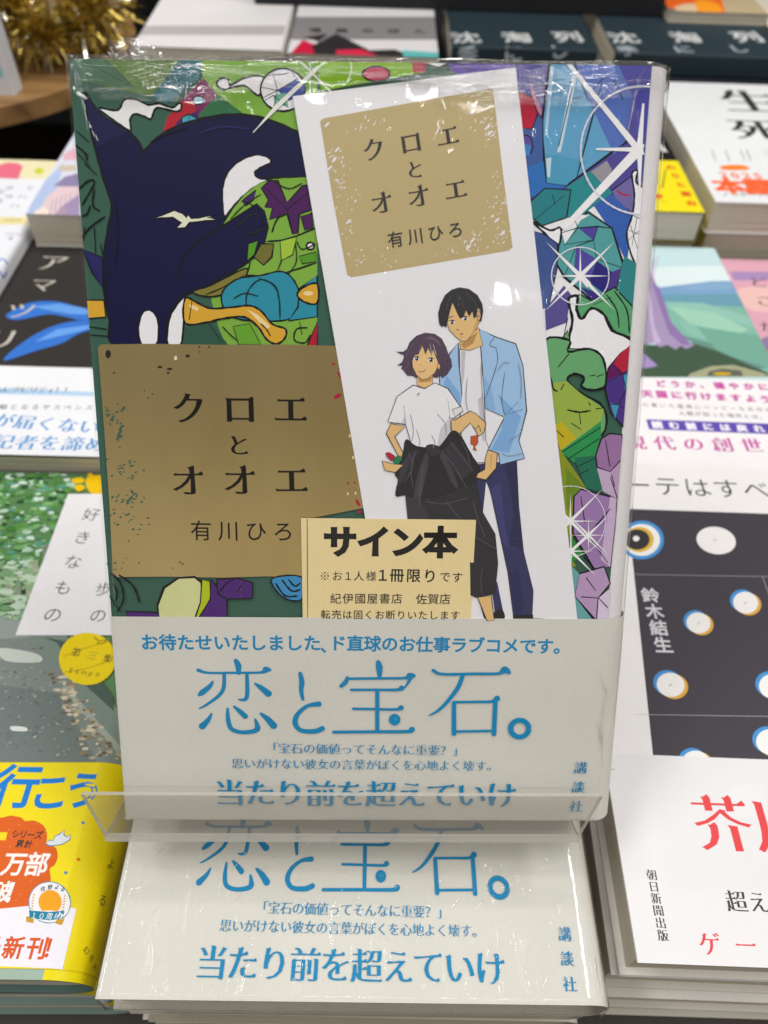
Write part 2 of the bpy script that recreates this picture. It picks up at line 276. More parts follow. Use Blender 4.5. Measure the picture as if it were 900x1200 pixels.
["p","5c4f98",0,[102.64,171.41,102.62,170.84,102.48,170.29,102.25,169.83,101.93,169.47,101.55,169.24,101.14,169.16,100.72,169.23,100.31,169.45,99.96,169.8,99.68,170.26,99.49,170.8,99.41,171.38,99.44,171.96,99.57,172.5,99.81,172.96,100.12,173.32,100.5,173.55,100.91,173.63,101.33,173.55,101.73,173.34,102.09,172.99,102.37,172.53,102.56,171.99]],
["l","14141a",0.23,0,[102.64,171.41,102.62,170.84,102.48,170.29,102.25,169.83,101.93,169.47,101.55,169.24,101.14,169.16,100.72,169.23,100.31,169.45,99.96,169.8,99.68,170.26,99.49,170.8,99.41,171.38,99.44,171.96,99.57,172.5,99.81,172.96,100.12,173.32,100.5,173.55,100.91,173.63,101.33,173.55,101.73,173.34,102.09,172.99,102.37,172.53,102.56,171.99,102.64,171.41],1],
["p","4a86c4",0,[100.42,171.92,102.18,171.41,102,169.27,100.84,169.26]],
["p","3c70b4",0,[101.55,166.85,105.25,168.23,106.09,163.6,110.79,163.1,105.93,161.2,102.16,160.61]],
["p","3b8a8e",0,[110.81,162.88,116.12,166.3,121.42,161.79,114.44,156.6,111.23,156.18,111.91,161.26]],
["p","388088",0,[102.51,159.52,105.86,162.51,111.84,162.24,111.22,156.29,105.72,154.46,103.27,156.22]],
["l","14141a",0.29,0,[102.51,159.52,105.86,162.51,111.84,162.24,111.22,156.29,105.72,154.46,103.27,156.22,102.51,159.52],1],
["l","102a2e",0.24,1,[103.89,155.67,110.62,161.24],0],
["l","102a2e",0.24,1,[107.69,161.21,108.41,159.03],0],
["p","736aa2",0,[121.1,162.17,126.9,166.3,129.01,162.25,126.47,157.44,122.46,159.72]],
["l","14141a",0.23,0,[121.1,162.17,126.9,166.3,129.01,162.25,126.47,157.44,122.46,159.72,121.1,162.17],1],
["l","b03040",0.29,1,[122.27,162.18,124.1,161.27,125.26,161.39],0],
["p","3d61ad",0,[117.22,159,121.27,161.46,126.51,157,125.9,146.33,122.43,152.5]],
["p","9a97a0",0,[116.13,166.19,119.57,168.49,120.87,166.67,120.2,162.43]],
["p","f3f2f6",1,[125.49,165.75,126.72,166.41,126.56,164.13,128.36,162.95,129.23,163.07,128.87,157.02,128.43,146.07,125.42,152.25,126.33,157,126.44,161.4]],
["l","14141a",0.35,1,[125.49,165.75,126.72,166.41,126.56,164.13,128.36,162.95,129.23,163.07,128.87,157.02,128.43,146.07,125.42,152.25,126.33,157,126.44,161.4,125.49,165.75],1],
["l","22242c",0.18,0,[126.21,157,128.96,155.91],0],
["l","22242c",0.18,0,[125.9,153.66,128.95,152.57],0],
["l","22242c",0.18,0,[126.1,154.77,128.74,148.06],0],
["l","22242c",0.18,0,[127.44,156.45,126.77,150.3],0],
["l","22242c",0.18,0,[128.81,154.24,125.78,151.41],0],
["p","5ea0a2",0,[116.15,157.56,121.84,154.06,125.06,146.32,124.03,141.04,118.22,138.09,111.5,143.22,109.53,146.17,110.04,153.5]],
["l","14141a",0.41,0,[116.15,157.56,121.84,154.06,125.06,146.32,124.03,141.04,118.22,138.09,111.5,143.22,109.53,146.17,110.04,153.5,116.15,157.56],1],
["p","f0eff4",0,[110.23,153.23,112.95,156.87,116.49,156.9,114.5,155.77,111.29,150.43]],
["p","4f4596",0,[114.02,154.1,118.61,154.42,117.64,151.45]],
["p","534a9c",0,[113.81,150.06,118.77,147.28,117.34,142.13,113.62,143.82]],
["p","2c2474",0,[118.79,146.94,122.57,144.47,121.77,139.11,117.34,142.13]],
["p","4c3c84",0,[122.57,144.47,124.89,145.41,123.7,140.69,121.65,139.11]],
["p","3a2e80",0,[115.49,141.08,121.78,138.94,118.42,137.92]],
["l","14161e",0.24,0,[110.07,152.94,114.02,154.1,118.61,154.42,121.72,154.06],0],
["l","14161e",0.24,0,[114.02,154.1,111.01,150.15],0],
["l","14161e",0.24,0,[113.81,150.06,117.76,151.45,118.61,154.42],0],
["l","14161e",0.24,0,[113.81,150.06,111.5,143.22],0],
["l","14161e",0.24,0,[118.77,147.28,124.89,145.41],0],
["l","14161e",0.24,0,[117.76,151.45,118.77,147.28],0],
["l","14161e",0.24,0,[111.29,150.43,117.76,151.45],0],
["l","14161e",0.24,0,[112.68,156.59,114.02,154.1],0],
["p","f3f2f6",1,[103.43,155.44,107.55,153.48,110,154.06,109.65,150.14,106.41,152.8]],
["l","14141a",0.41,1,[103.43,155.44,107.55,153.48,110,154.06,109.65,150.14,106.41,152.8,103.43,155.44],1],
["p","42578e",0,[103.41,153.44,106.42,152.57,109.5,150.58,109.72,145.04,108.24,136.38,106.16,135.77]],
["l","14141a",0.24,0,[103.41,153.44,106.42,152.57,109.5,150.58,109.72,145.04,108.24,136.38,106.16,135.77,103.41,153.44],1],
["p","5a528e",0,[107.37,135.78,111.56,141.33,113.31,139.33,112.69,132.9,107.94,131.09]],
["p","3f8488",0,[125.16,148.02,128.54,146.24,129.75,128.91,127.95,135.97,123.97,140.29]],
["p","65a376",0,[113.35,138.75,115.6,139.35,118.11,137.92,123.43,141.03,128.2,136.55,129.02,128.19,125.48,128.75,122.15,134.04,118.35,136.35,116.1,133.75,114.68,136.9]],
["l","14141a",0.3,0,[113.35,138.75,115.6,139.35,118.11,137.92,123.43,141.03,128.2,136.55,129.02,128.19,125.48,128.75,122.15,134.04,118.35,136.35,116.1,133.75,114.68,136.9,113.35,138.75],1],
["l","12241a",0.3,1,[121.63,139.4,124.31,135.94,125.24,131.83],0],
["l","12241a",0.3,1,[123.37,140.28,126.73,135.96,127.77,130.67],0],
["l","12241a",0.24,1,[118.78,137.05,122.88,138.83],0],
["p","f3f2f6",1,[112.8,137.87,113.82,138.98,114.93,138.64,114.87,135.85,116.28,133.76,118.35,136.23,121.49,134.74,123.58,131.23,128.89,128.19,127.51,118.65,119.78,118.59,114.18,125.79,113.52,129.36,114.05,133.5]],
["l","14141a",0.55,1,[112.8,137.87,113.82,138.98,114.93,138.64,114.87,135.85,116.28,133.76,118.35,136.23,121.49,134.74,123.58,131.23,128.89,128.19,127.51,118.65,119.78,118.59,114.18,125.79,113.52,129.36,114.05,133.5,112.8,137.87],1],
["p","72a878",0,[108.05,123.64,113.11,131.14,113.87,126.87,118.89,126.85,122.12,124.66,122.38,121.04,107.59,120.92]],
["l","14141a",0.25,0,[108.05,123.64,113.11,131.14,113.87,126.87,118.89,126.85,122.12,124.66,122.38,121.04,107.59,120.92,108.05,123.64],1],
["l","12241a",0.3,1,[112.27,129.95,112.92,134.08],0],
["l","12241a",0.3,1,[110.62,126.96,112.22,125.78],0],
["p","72a878",1,[107.79,128.77,113.67,128.82,113.49,126.17,118.42,126.89,121.94,124.66,123.08,118.67,120.26,117.2,117.29,117.99,117.73,120.06,115.33,121.02,113.69,119.45,116.79,116.71,123.11,112.81,122.84,105.98,113.16,102.33,109.45,119.99]],
["l","14141a",0.46,1,[107.79,128.77,113.67,128.82,113.49,126.17,118.42,126.89,121.94,124.66,123.08,118.67,120.26,117.2,117.29,117.99,117.73,120.06,115.33,121.02,113.69,119.45,116.79,116.71,123.11,112.81,122.84,105.98,113.16,102.33,109.45,119.99,107.79,128.77],1],
["p","9db25e",0,[109.81,118.85,113.7,119.17,116.79,116.6,122.94,112.69,122.57,109.64,113.15,102.45]],
["p","c3b24c",0,[110.72,108.37,113.01,109.57,116.82,105.46,113.15,102.45]],
["l","12160e",0.35,1,[119.04,120.53,120.37,120.66],0],
["l","12160e",0.35,1,[120.8,120.37,122.33,120.96],0],
["l","12160e",0.35,1,[114.13,112.39,117.11,111.83,119.91,112.26],0],
["l","12160e",0.35,1,[117.11,111.83,117.66,108.9],0],
["l","12160e",0.35,1,[115.4,109.11,117.87,107.6],0],
["l","12160e",0.35,1,[119.18,114.3,119.71,113.43],0],
["l","12160e",0.35,1,[121.06,112.68,122.81,112.87],0],
["l","12160e",0.35,1,[111.66,107.49,113.72,105.73],0],
["l","12160e",0.35,1,[109.75,120,110.48,117.41,111.51,116.79],0],
["l","12160e",0.35,1,[113.04,118.59,112.25,117.14],0],
["l","12160e",0.35,1,[113.75,125.72,111.34,122.58],0],
["p","3d9058",0,[113.17,102.15,122.46,109.64,122.86,105.8,122.17,101.31,116.62,99.47]],
["p","2f6d58",0,[116.54,100.67,122.17,101.31,124.46,92.1,120.17,93.05]],
["l","10241a",0.35,1,[113.19,101.85,122.56,108.17],0],
["l","10241a",0.36,1,[113.93,99.45,122.46,105.5],0],
["l","10241a",0.36,1,[117.3,98.26,121.91,100.71],0],
["l","10241a",0.36,1,[118.02,96.45,120.33,97.68],0],
["p","8a9440",0,[111.17,105.71,113.47,102.15,120.17,93.05,117.3,90.94,117.74,74.63,118.98,72.72,116.2,72.7]],
["p","6f8838",0,[114.6,98.25,120.17,93.05,117.34,90.33,115.72,87.22]],
["p","3f8a48",0,[116.56,81.6,120.61,75.93,116.51,72.7]],
["p","4b3680",0,[128.35,127.88,126.02,125.94,123.39,122.4,123.07,117.23,124.77,111.89,128.83,107.62,130.01,107.63]],
["l","14141a",0.29,0,[128.35,127.88,126.02,125.94,123.39,122.4,123.07,117.23,124.77,111.89,128.83,107.62,130.01,107.63,128.35,127.88],1],
["p","b03448",0,[128.35,127.88,126.02,125.94,124.47,123.43,126.86,121.17,128.81,122.33]],
["p","601f5c",0,[124.47,123.43,123.42,121.94,123.37,119.53,126.86,121.17]],
["p","4c9ab4",0,[124.49,114.05,126.58,113.66,125.96,110.26]],
["p","4c9ab4",0,[127.19,120.71,128.89,121.3,129.22,117.28,127.76,117.26]],
["l","1a1226",0.23,0,[124.47,123.43,126.86,121.17,128.81,122.33],0],
["l","1a1226",0.23,0,[126.86,121.17,128.05,117.27,126.57,113.77,123.92,113.75],0],
["l","1a1226",0.23,0,[126.57,113.77,129.7,111.46],0],
["l","1a1226",0.23,0,[123.53,118.96,126.86,121.17],0],
["p","9a76a2",0,[122.89,105.38,124.92,106.71,128.03,106.43,128.6,100.76,125.77,97.11,122.39,98.3,121.87,101.31]],
["l","14141a",0.35,0,[122.89,105.38,124.92,106.71,128.03,106.43,128.6,100.76,125.77,97.11,122.39,98.3,121.87,101.31,122.89,105.38],1],
["p","b9a0c0",0,[125.77,97.11,128.63,100.46,129.86,91.03,128.1,90.4]],
["p","c3aecb",0,[122.39,98.18,125.77,97.11,128.1,90.4,124.33,92.22]],
["p","9d7fae",0,[117.17,90.94,118.86,92.8,128.1,90.4,127.63,72.64,123.47,72.1,117.48,81.61]],
["l","14141a",0.37,0,[117.17,90.94,118.86,92.8,128.1,90.4,127.63,72.64,123.47,72.1,117.48,81.61,117.17,90.94],1],
["p","c8b4d0",0,[126.24,91,128.1,90.4,127.63,72.64,125.01,74.68]],
["p","b89cc0",0,[119.72,70.79,126.08,72.76,127.96,68.25,125.27,64.31,124.97,58.04,119,64.8]],
["l","14141a",0.37,0,[119.72,70.79,126.08,72.76,127.96,68.25,125.27,64.31,124.97,58.04,119,64.8,119.72,70.79],1],
["p","d9cbe0",0,[125.27,64.31,128.63,67.6,128.81,57.06,125.31,57.71]],
["p","72a6a8",0,[117.39,73.35,119.85,70.79,119,64.8,124.68,57.71,119.97,57.68]],
["l","14101a",0.35,0,[123.97,105.21,125.54,98.63],0],
["l","14101a",0.36,0,[126.12,96.51,127.13,93.47],0],
["l","14101a",0.36,0,[118.87,90.95,120.36,84.14],0],
["l","14101a",0.37,0,[118.41,81.3,121.49,81,126.47,87.92],0],
["l","14101a",0.36,0,[128.1,90.4,125.86,95.9],0],
["l","14101a",0.37,0,[121.65,69.83,124.38,66.27],0],
["l","14101a",0.38,0,[125.14,64.31,120.76,64.62],0],
["l","14101a",0.37,0,[125.27,64.31,127.83,61.7],0],
["l","14101a",0.37,0,[122.19,79.75,126.93,73.73],0],
["l","14101a",0.37,0,[120.66,75.29,123.84,72.1],0],
["l","14101a",0.38,0,[119.53,64.28,125.28,58.04],0],
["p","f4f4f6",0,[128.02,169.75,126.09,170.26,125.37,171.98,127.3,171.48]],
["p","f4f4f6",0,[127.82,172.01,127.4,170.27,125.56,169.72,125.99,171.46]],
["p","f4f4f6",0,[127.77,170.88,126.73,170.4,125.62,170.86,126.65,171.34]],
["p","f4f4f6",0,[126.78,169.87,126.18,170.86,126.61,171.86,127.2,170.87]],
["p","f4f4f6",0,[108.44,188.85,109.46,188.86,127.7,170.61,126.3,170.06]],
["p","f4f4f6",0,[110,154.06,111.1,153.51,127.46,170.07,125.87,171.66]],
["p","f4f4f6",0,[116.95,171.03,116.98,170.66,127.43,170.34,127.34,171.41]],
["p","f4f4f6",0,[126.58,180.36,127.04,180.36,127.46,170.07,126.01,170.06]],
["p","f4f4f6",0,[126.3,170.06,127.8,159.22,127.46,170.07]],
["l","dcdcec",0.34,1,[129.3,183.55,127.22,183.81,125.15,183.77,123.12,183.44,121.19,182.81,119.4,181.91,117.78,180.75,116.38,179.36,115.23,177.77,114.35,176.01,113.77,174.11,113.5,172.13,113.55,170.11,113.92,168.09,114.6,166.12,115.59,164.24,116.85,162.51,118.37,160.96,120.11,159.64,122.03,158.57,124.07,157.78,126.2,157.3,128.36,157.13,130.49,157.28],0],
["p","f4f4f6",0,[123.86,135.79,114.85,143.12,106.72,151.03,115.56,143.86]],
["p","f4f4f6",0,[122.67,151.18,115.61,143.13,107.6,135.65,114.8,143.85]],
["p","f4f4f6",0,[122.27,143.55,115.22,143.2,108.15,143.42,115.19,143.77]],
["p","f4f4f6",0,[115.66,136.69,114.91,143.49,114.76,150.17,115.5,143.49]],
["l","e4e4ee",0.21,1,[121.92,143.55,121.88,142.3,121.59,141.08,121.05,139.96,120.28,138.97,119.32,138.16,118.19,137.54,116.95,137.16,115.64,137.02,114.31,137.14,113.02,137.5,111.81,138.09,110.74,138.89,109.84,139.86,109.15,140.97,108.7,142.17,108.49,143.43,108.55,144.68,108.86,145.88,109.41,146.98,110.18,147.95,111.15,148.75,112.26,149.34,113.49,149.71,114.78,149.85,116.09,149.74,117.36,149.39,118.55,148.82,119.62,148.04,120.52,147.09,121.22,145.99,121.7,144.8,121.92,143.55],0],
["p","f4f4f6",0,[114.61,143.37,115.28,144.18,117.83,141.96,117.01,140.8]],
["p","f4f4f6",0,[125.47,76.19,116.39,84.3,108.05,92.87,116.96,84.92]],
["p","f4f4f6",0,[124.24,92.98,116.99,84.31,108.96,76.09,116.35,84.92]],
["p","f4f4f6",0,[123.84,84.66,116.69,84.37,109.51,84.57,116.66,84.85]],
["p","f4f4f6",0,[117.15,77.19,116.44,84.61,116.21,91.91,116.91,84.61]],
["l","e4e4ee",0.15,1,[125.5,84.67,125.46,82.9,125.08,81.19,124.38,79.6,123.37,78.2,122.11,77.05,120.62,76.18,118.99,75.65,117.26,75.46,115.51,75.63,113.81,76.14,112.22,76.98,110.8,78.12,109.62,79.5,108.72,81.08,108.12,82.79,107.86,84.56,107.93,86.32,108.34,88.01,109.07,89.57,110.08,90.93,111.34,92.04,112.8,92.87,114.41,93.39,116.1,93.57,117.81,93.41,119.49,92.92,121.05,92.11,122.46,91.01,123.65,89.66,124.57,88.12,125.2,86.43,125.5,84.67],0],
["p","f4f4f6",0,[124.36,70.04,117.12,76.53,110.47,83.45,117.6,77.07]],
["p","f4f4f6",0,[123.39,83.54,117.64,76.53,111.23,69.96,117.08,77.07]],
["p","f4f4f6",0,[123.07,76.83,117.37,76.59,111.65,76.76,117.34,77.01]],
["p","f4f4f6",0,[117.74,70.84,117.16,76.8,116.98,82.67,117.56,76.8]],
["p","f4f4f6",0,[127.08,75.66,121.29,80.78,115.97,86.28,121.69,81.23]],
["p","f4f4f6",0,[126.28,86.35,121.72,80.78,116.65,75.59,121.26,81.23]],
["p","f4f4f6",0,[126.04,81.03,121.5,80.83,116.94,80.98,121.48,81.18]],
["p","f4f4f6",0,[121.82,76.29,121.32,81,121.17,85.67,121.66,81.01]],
["p","FOIL",0,[1.76,126.16,2.57,126.91,14.02,127.16,30.81,127.08,44.58,127.27,57.98,127.09,62.97,106.84,68.2,88.35,51.68,84.93,50.66,69.38,40,69.66,29.33,69.25,14.6,69.42,2.33,69.26,1.26,70.29,1.73,87.9,1.82,106.38]],
["p","2a2a20",0,[4.78,124.68,4.52,123.94,4.01,123.63,3.55,123.93,3.4,124.67,3.66,125.42,4.16,125.73,4.63,125.43]],
["p","2a2a20",0,[16.77,121.77,16.58,121.55,16.14,121.46,15.71,121.55,15.54,121.76,15.73,121.97,16.17,122.07,16.6,121.98]],
["p","2a2a20",0,[19.13,121.33,18.91,121.12,18.42,121.02,17.93,121.11,17.74,121.32,17.96,121.54,18.45,121.63,18.93,121.55]],
["p","2a2a20",0,[23.43,124.39,23.26,124.12,22.87,124.01,22.5,124.12,22.35,124.38,22.52,124.65,22.91,124.76,23.28,124.66]],
["p","2a2a20",0,[18.38,120.42,18.28,120.2,18.06,120.11,17.85,120.2,17.77,120.41,17.87,120.63,18.09,120.72,18.31,120.63]],
["p","2a2a20",0,[25.98,126.51,25.9,126.35,25.74,126.29,25.58,126.35,25.52,126.51,25.59,126.67,25.76,126.74,25.92,126.67]],
["p","2a2a20",0,[26,125.39,25.93,125.28,25.76,125.24,25.6,125.28,25.54,125.39,25.61,125.49,25.78,125.54,25.94,125.5]],
["p","2a2a20",0,[5.38,120.31,5.3,120.15,5.14,120.08,4.98,120.15,4.92,120.31,5,120.47,5.17,120.54,5.33,120.47]],
["p","2a2a20",0,[14.32,115.42,14.24,115.31,14.08,115.26,13.91,115.3,13.85,115.41,13.93,115.52,14.09,115.57,14.26,115.52]],
["p","2a2a20",0,[13.17,114.41,13.1,114.3,12.93,114.25,12.77,114.29,12.71,114.4,12.78,114.51,12.95,114.56,13.11,114.51]],
["p","2a2a20",0,[28.35,126.53,28.27,126.37,28.11,126.31,27.95,126.37,27.89,126.53,27.96,126.69,28.13,126.76,28.29,126.69]],
["p","2a2a20",0,[12.35,116.17,12.3,116.06,12.19,116.01,12.08,116.06,12.04,116.17,12.09,116.27,12.21,116.32,12.31,116.28]],
["p","e4e2d8",0,[20.41,123.91,20.28,123.54,20,123.38,19.74,123.54,19.65,123.91,19.78,124.28,20.06,124.44,20.32,124.29]],
["p","3f6154",0,[3.12,110.72,2.94,110.53,2.5,110.35,2.24,110.36,2.43,110.55,2.87,110.73]],
["p","3f6154",0,[3.53,111.27,3.51,111.02,3.32,110.93,3.14,111.08,3.15,111.32,3.35,111.41]],
["p","3f6154",0,[3.62,108.09,3.47,107.88,3.17,107.88,3.04,108.08,3.2,108.29,3.49,108.3]],
["p","3f6154",0,[5.99,113.16,5.81,112.96,5.39,112.79,5.14,112.82,5.31,113.02,5.74,113.19]],
["p","3f6154",0,[3.06,111.41,2.94,111.22,2.61,111.04,2.4,111.06,2.51,111.25,2.84,111.43]],
["p","3f6154",0,[1.91,110.61,1.83,110.35,1.49,110.03,1.22,109.97,1.29,110.24,1.64,110.56]],
["p","3f6154",0,[3.29,110.31,3.22,110.02,2.86,109.72,2.57,109.7,2.64,109.98,3,110.29]],
["p","3f6154",0,[4.39,109.22,4.36,108.97,4.09,108.71,3.84,108.7,3.87,108.95,4.15,109.21]],
["p","3f6154",0,[4.36,110.72,4.36,110.53,4.18,110.4,4,110.46,4,110.66,4.19,110.79]],
["p","3f6154",0,[3.18,111.68,3.1,111.37,2.71,111.1,2.4,111.15,2.48,111.46,2.87,111.72]],
["p","3f6154",0,[5.68,111.11,5.48,110.89,5.04,110.81,4.81,110.94,5.01,111.15,5.44,111.24]],
["p","3f6154",0,[3.16,110.42,3.15,110.16,2.92,110.01,2.69,110.13,2.7,110.4,2.93,110.55]],
["p","3f6154",0,[3.1,110.26,3.17,110.03,2.99,109.83,2.75,109.86,2.69,110.09,2.86,110.29]],
["p","3f6154",0,[3.73,110.68,3.68,110.43,3.39,110.07,3.14,109.98,3.19,110.23,3.48,110.59]],
["p","3f6154",0,[2.83,112.24,2.88,112.05,2.73,111.86,2.53,111.87,2.47,112.06,2.63,112.25]],
["p","3f6154",0,[5.4,110.91,5.25,110.74,4.89,110.6,4.67,110.64,4.82,110.81,5.18,110.95]],
["p","3f6154",0,[5.34,109.11,5.28,108.89,5.04,108.78,4.85,108.89,4.9,109.12,5.15,109.23]],
["p","3f6154",0,[6.8,107.78,6.76,107.62,6.56,107.49,6.41,107.51,6.45,107.67,6.64,107.8]],
["p","3f6154",0,[5.46,108.51,5.36,108.27,5.03,108.1,4.79,108.15,4.89,108.39,5.22,108.57]],
["p","3f6154",0,[5.37,104.3,5.33,104.09,5.09,103.83,4.89,103.78,4.93,103.98,5.17,104.25]],
["p","3f6154",0,[6.27,105.43,6.19,105.18,5.85,104.95,5.59,104.97,5.67,105.22,6.01,105.46]],
["p","3f6154",0,[6.09,104.92,6.05,104.73,5.84,104.6,5.66,104.65,5.7,104.83,5.92,104.97]],
["p","3f6154",0,[6.14,108.58,6.17,108.31,5.92,107.96,5.65,107.88,5.62,108.16,5.87,108.51]],
["p","3f6154",0,[6.18,106.23,6.04,105.99,5.63,105.8,5.37,105.84,5.52,106.07,5.92,106.27]],
["p","3f6154",0,[5.5,105.5,5.39,105.25,5.03,105.07,4.77,105.14,4.88,105.39,5.24,105.57]],
["p","3f6154",0,[5.5,102.45,5.4,102.22,5.21,102.22,5.12,102.44,5.22,102.67,5.42,102.68]],
["p","3f6154",0,[8.07,95.01,8.12,94.73,7.88,94.43,7.61,94.41,7.56,94.68,7.8,94.98]],
["p","3f6154",0,[6.33,96.36,6.09,96.21,5.64,96.19,5.41,96.32,5.64,96.47,6.1,96.49]],
["p","3f6154",0,[-0.95,98.21,-1.11,97.91,-1.52,97.79,-1.78,97.95,-1.62,98.25,-1.21,98.38]],
["p","3f6154",0,[8.21,97.82,8.01,97.64,7.61,97.61,7.42,97.75,7.61,97.93,8.01,97.96]],
["p","3f6154",0,[4.98,97.78,4.77,97.65,4.37,97.62,4.16,97.71,4.37,97.84,4.77,97.88]],
["p","3f6154",0,[7.8,99.19,7.69,98.93,7.35,98.79,7.11,98.92,7.22,99.19,7.57,99.32]],
["p","3f6154",0,[5.13,97.37,5.12,97.16,4.91,96.99,4.72,97.02,4.73,97.22,4.93,97.4]],
["p","3f6154",0,[8.15,97.96,7.96,97.73,7.53,97.63,7.29,97.77,7.48,98.01,7.91,98.1]],
["p","3f6154",0,[-2.07,98.55,-1.98,98.36,-2.09,98.21,-2.3,98.24,-2.39,98.42,-2.27,98.58]],
["p","3f6154",0,[3.09,95.58,3.18,95.31,2.99,95.05,2.71,95.04,2.62,95.31,2.81,95.57]],
["p","3f6154",0,[9.19,96.49,9.09,96.25,8.72,96,8.46,95.99,8.57,96.24,8.94,96.49]],
["p","3f6154",0,[5.18,96.63,5.19,96.34,4.92,96.03,4.63,96.01,4.62,96.29,4.89,96.61]],
["p","3f6154",0,[8.33,98.09,8.17,97.88,7.75,97.7,7.5,97.72,7.67,97.93,8.08,98.11]],
["p","3f6154",0,[6.44,98.19,6.31,97.93,5.95,97.82,5.72,97.97,5.85,98.23,6.21,98.35]],
["p","3f6154",0,[8.37,95.37,8.15,95.17,7.7,95.13,7.47,95.28,7.69,95.48,8.14,95.52]],
["p","3f6154",0,[7.36,94.89,7.14,94.74,6.68,94.68,6.44,94.76,6.66,94.91,7.13,94.98]],
["p","3f6154",0,[4.53,97.16,4.57,96.96,4.41,96.79,4.21,96.81,4.17,97.01,4.33,97.18]],
["p","3f6154",0,[7.81,98.71,7.79,98.45,7.53,98.26,7.29,98.34,7.31,98.61,7.57,98.79]],
["p","3f6154",0,[6.01,97.26,5.77,97.05,5.31,97.04,5.1,97.25,5.34,97.47,5.8,97.47]],
["p","3f6154",0,[11.13,96.77,10.97,96.52,10.64,96.5,10.47,96.72,10.63,96.97,10.96,96.99]],
["p","3f6154",0,[5.49,98.03,5.53,97.81,5.35,97.63,5.14,97.67,5.1,97.89,5.28,98.07]],
["p","3f6154",0,[2.42,99.49,2.21,99.33,1.78,99.3,1.57,99.42,1.78,99.57,2.21,99.61]],
["p","3f6154",0,[8.78,99.04,8.86,98.82,8.71,98.66,8.48,98.73,8.41,98.95,8.56,99.11]],
["p","3f6154",0,[5.39,95.91,5.33,95.67,5.06,95.54,4.85,95.64,4.92,95.88,5.19,96.02]],
["p","3f6154",0,[8.49,98.06,8.48,97.88,8.33,97.79,8.19,97.87,8.19,98.05,8.34,98.14]],
["p","3f6154",0,[7.55,94.37,7.56,94.23,7.44,94.11,7.3,94.14,7.29,94.28,7.41,94.4]],
["p","3f6154",0,[6.66,89.07,6.61,88.76,6.27,88.52,5.98,88.6,6.03,88.92,6.37,89.15]],
["p","3f6154",0,[6.71,88.39,6.48,88.14,6.04,88.12,5.82,88.34,6.05,88.59,6.49,88.61]],
["p","3f6154",0,[10.06,89.03,10.05,88.75,9.77,88.53,9.5,88.59,9.52,88.88,9.8,89.1]],
["p","3f6154",0,[5.52,89.48,5.4,89.21,5.06,89.09,4.83,89.24,4.95,89.51,5.29,89.63]],
["p","3f6154",0,[8.21,90.97,8.08,90.82,7.82,90.79,7.68,90.91,7.81,91.06,8.07,91.09]],
["p","3f6154",0,[6.2,85.55,5.98,85.3,5.53,85.23,5.28,85.42,5.5,85.67,5.96,85.73]],
["p","3f6154",0,[3.99,89.2,3.8,88.97,3.34,88.83,3.08,88.92,3.27,89.15,3.72,89.29]],
["p","3f6154",0,[6.35,83.77,6.26,83.58,6.08,83.56,5.98,83.72,6.07,83.91,6.25,83.93]],
["p","3f6154",0,[5.32,89.04,5.19,88.76,4.77,88.5,4.48,88.51,4.61,88.79,5.03,89.05]],
["p","3f6154",0,[4.23,90.1,4.02,89.89,3.56,89.78,3.3,89.88,3.51,90.1,3.98,90.21]],
["p","3f6154",0,[6.43,89.39,6.31,89.19,5.96,89,5.74,89.02,5.86,89.22,6.21,89.41]],
["p","3f6154",0,[3.13,86.98,2.99,86.76,2.62,86.6,2.38,86.66,2.52,86.87,2.89,87.04]],
["p","3f6154",0,[4.35,90.74,4.4,90.5,4.22,90.29,3.98,90.33,3.93,90.57,4.11,90.77]],
["p","3f6154",0,[8.24,90.66,8.12,90.49,7.81,90.39,7.62,90.45,7.75,90.61,8.06,90.72]],
["p","3f6154",0,[6.66,90.5,6.43,90.38,5.98,90.36,5.75,90.45,5.98,90.57,6.43,90.6]],
["p","3f6154",0,[7.8,89.45,7.79,89.25,7.6,89.13,7.43,89.22,7.44,89.42,7.63,89.53]],
["p","3f6154",0,[5.31,88.92,5.34,88.75,5.2,88.61,5.04,88.63,5.01,88.79,5.14,88.94]],
["p","3f6154",0,[7.59,88.9,7.45,88.72,7.09,88.59,6.88,88.64,7.02,88.81,7.38,88.95]],
["p","3f6154",0,[8.68,89.74,8.52,89.54,8.13,89.41,7.9,89.49,8.06,89.7,8.45,89.82]],
["p","3f6154",0,[8.81,90.93,8.64,90.71,8.29,90.67,8.11,90.85,8.28,91.07,8.63,91.11]],
["p","3f6154",0,[7.64,91.88,7.72,91.62,7.52,91.36,7.25,91.37,7.17,91.63,7.37,91.89]],
["p","3f6154",0,[8.89,90.57,8.89,90.27,8.61,90.05,8.33,90.12,8.34,90.42,8.62,90.64]],
["p","3f6154",0,[10.62,89.98,10.69,89.73,10.53,89.58,10.3,89.67,10.23,89.92,10.39,90.07]],
["p","3f6154",0,[7.87,89.76,7.96,89.52,7.8,89.33,7.56,89.39,7.46,89.63,7.62,89.81]],
["p","3f6154",0,[7.97,88.75,7.87,88.57,7.57,88.42,7.38,88.44,7.48,88.62,7.78,88.77]],
["p","3f6154",0,[8,90.79,7.96,90.52,7.67,90.15,7.42,90.05,7.46,90.32,7.75,90.69]],
["p","3f6154",0,[8.04,91.29,7.85,91.03,7.42,90.94,7.18,91.1,7.36,91.35,7.79,91.45]],
["p","3f6154",0,[7.68,87.63,7.51,87.44,7.13,87.33,6.9,87.41,7.07,87.6,7.46,87.71]],
["p","3f6154",0,[2.99,83.59,2.88,83.39,2.57,83.16,2.36,83.14,2.46,83.34,2.77,83.57]],
["p","3f6154",0,[2.92,90.33,2.95,90,2.65,89.62,2.33,89.57,2.3,89.9,2.59,90.28]],
["p","3f6154",0,[6.6,85.92,6.64,85.62,6.38,85.33,6.07,85.34,6.04,85.65,6.3,85.94]],
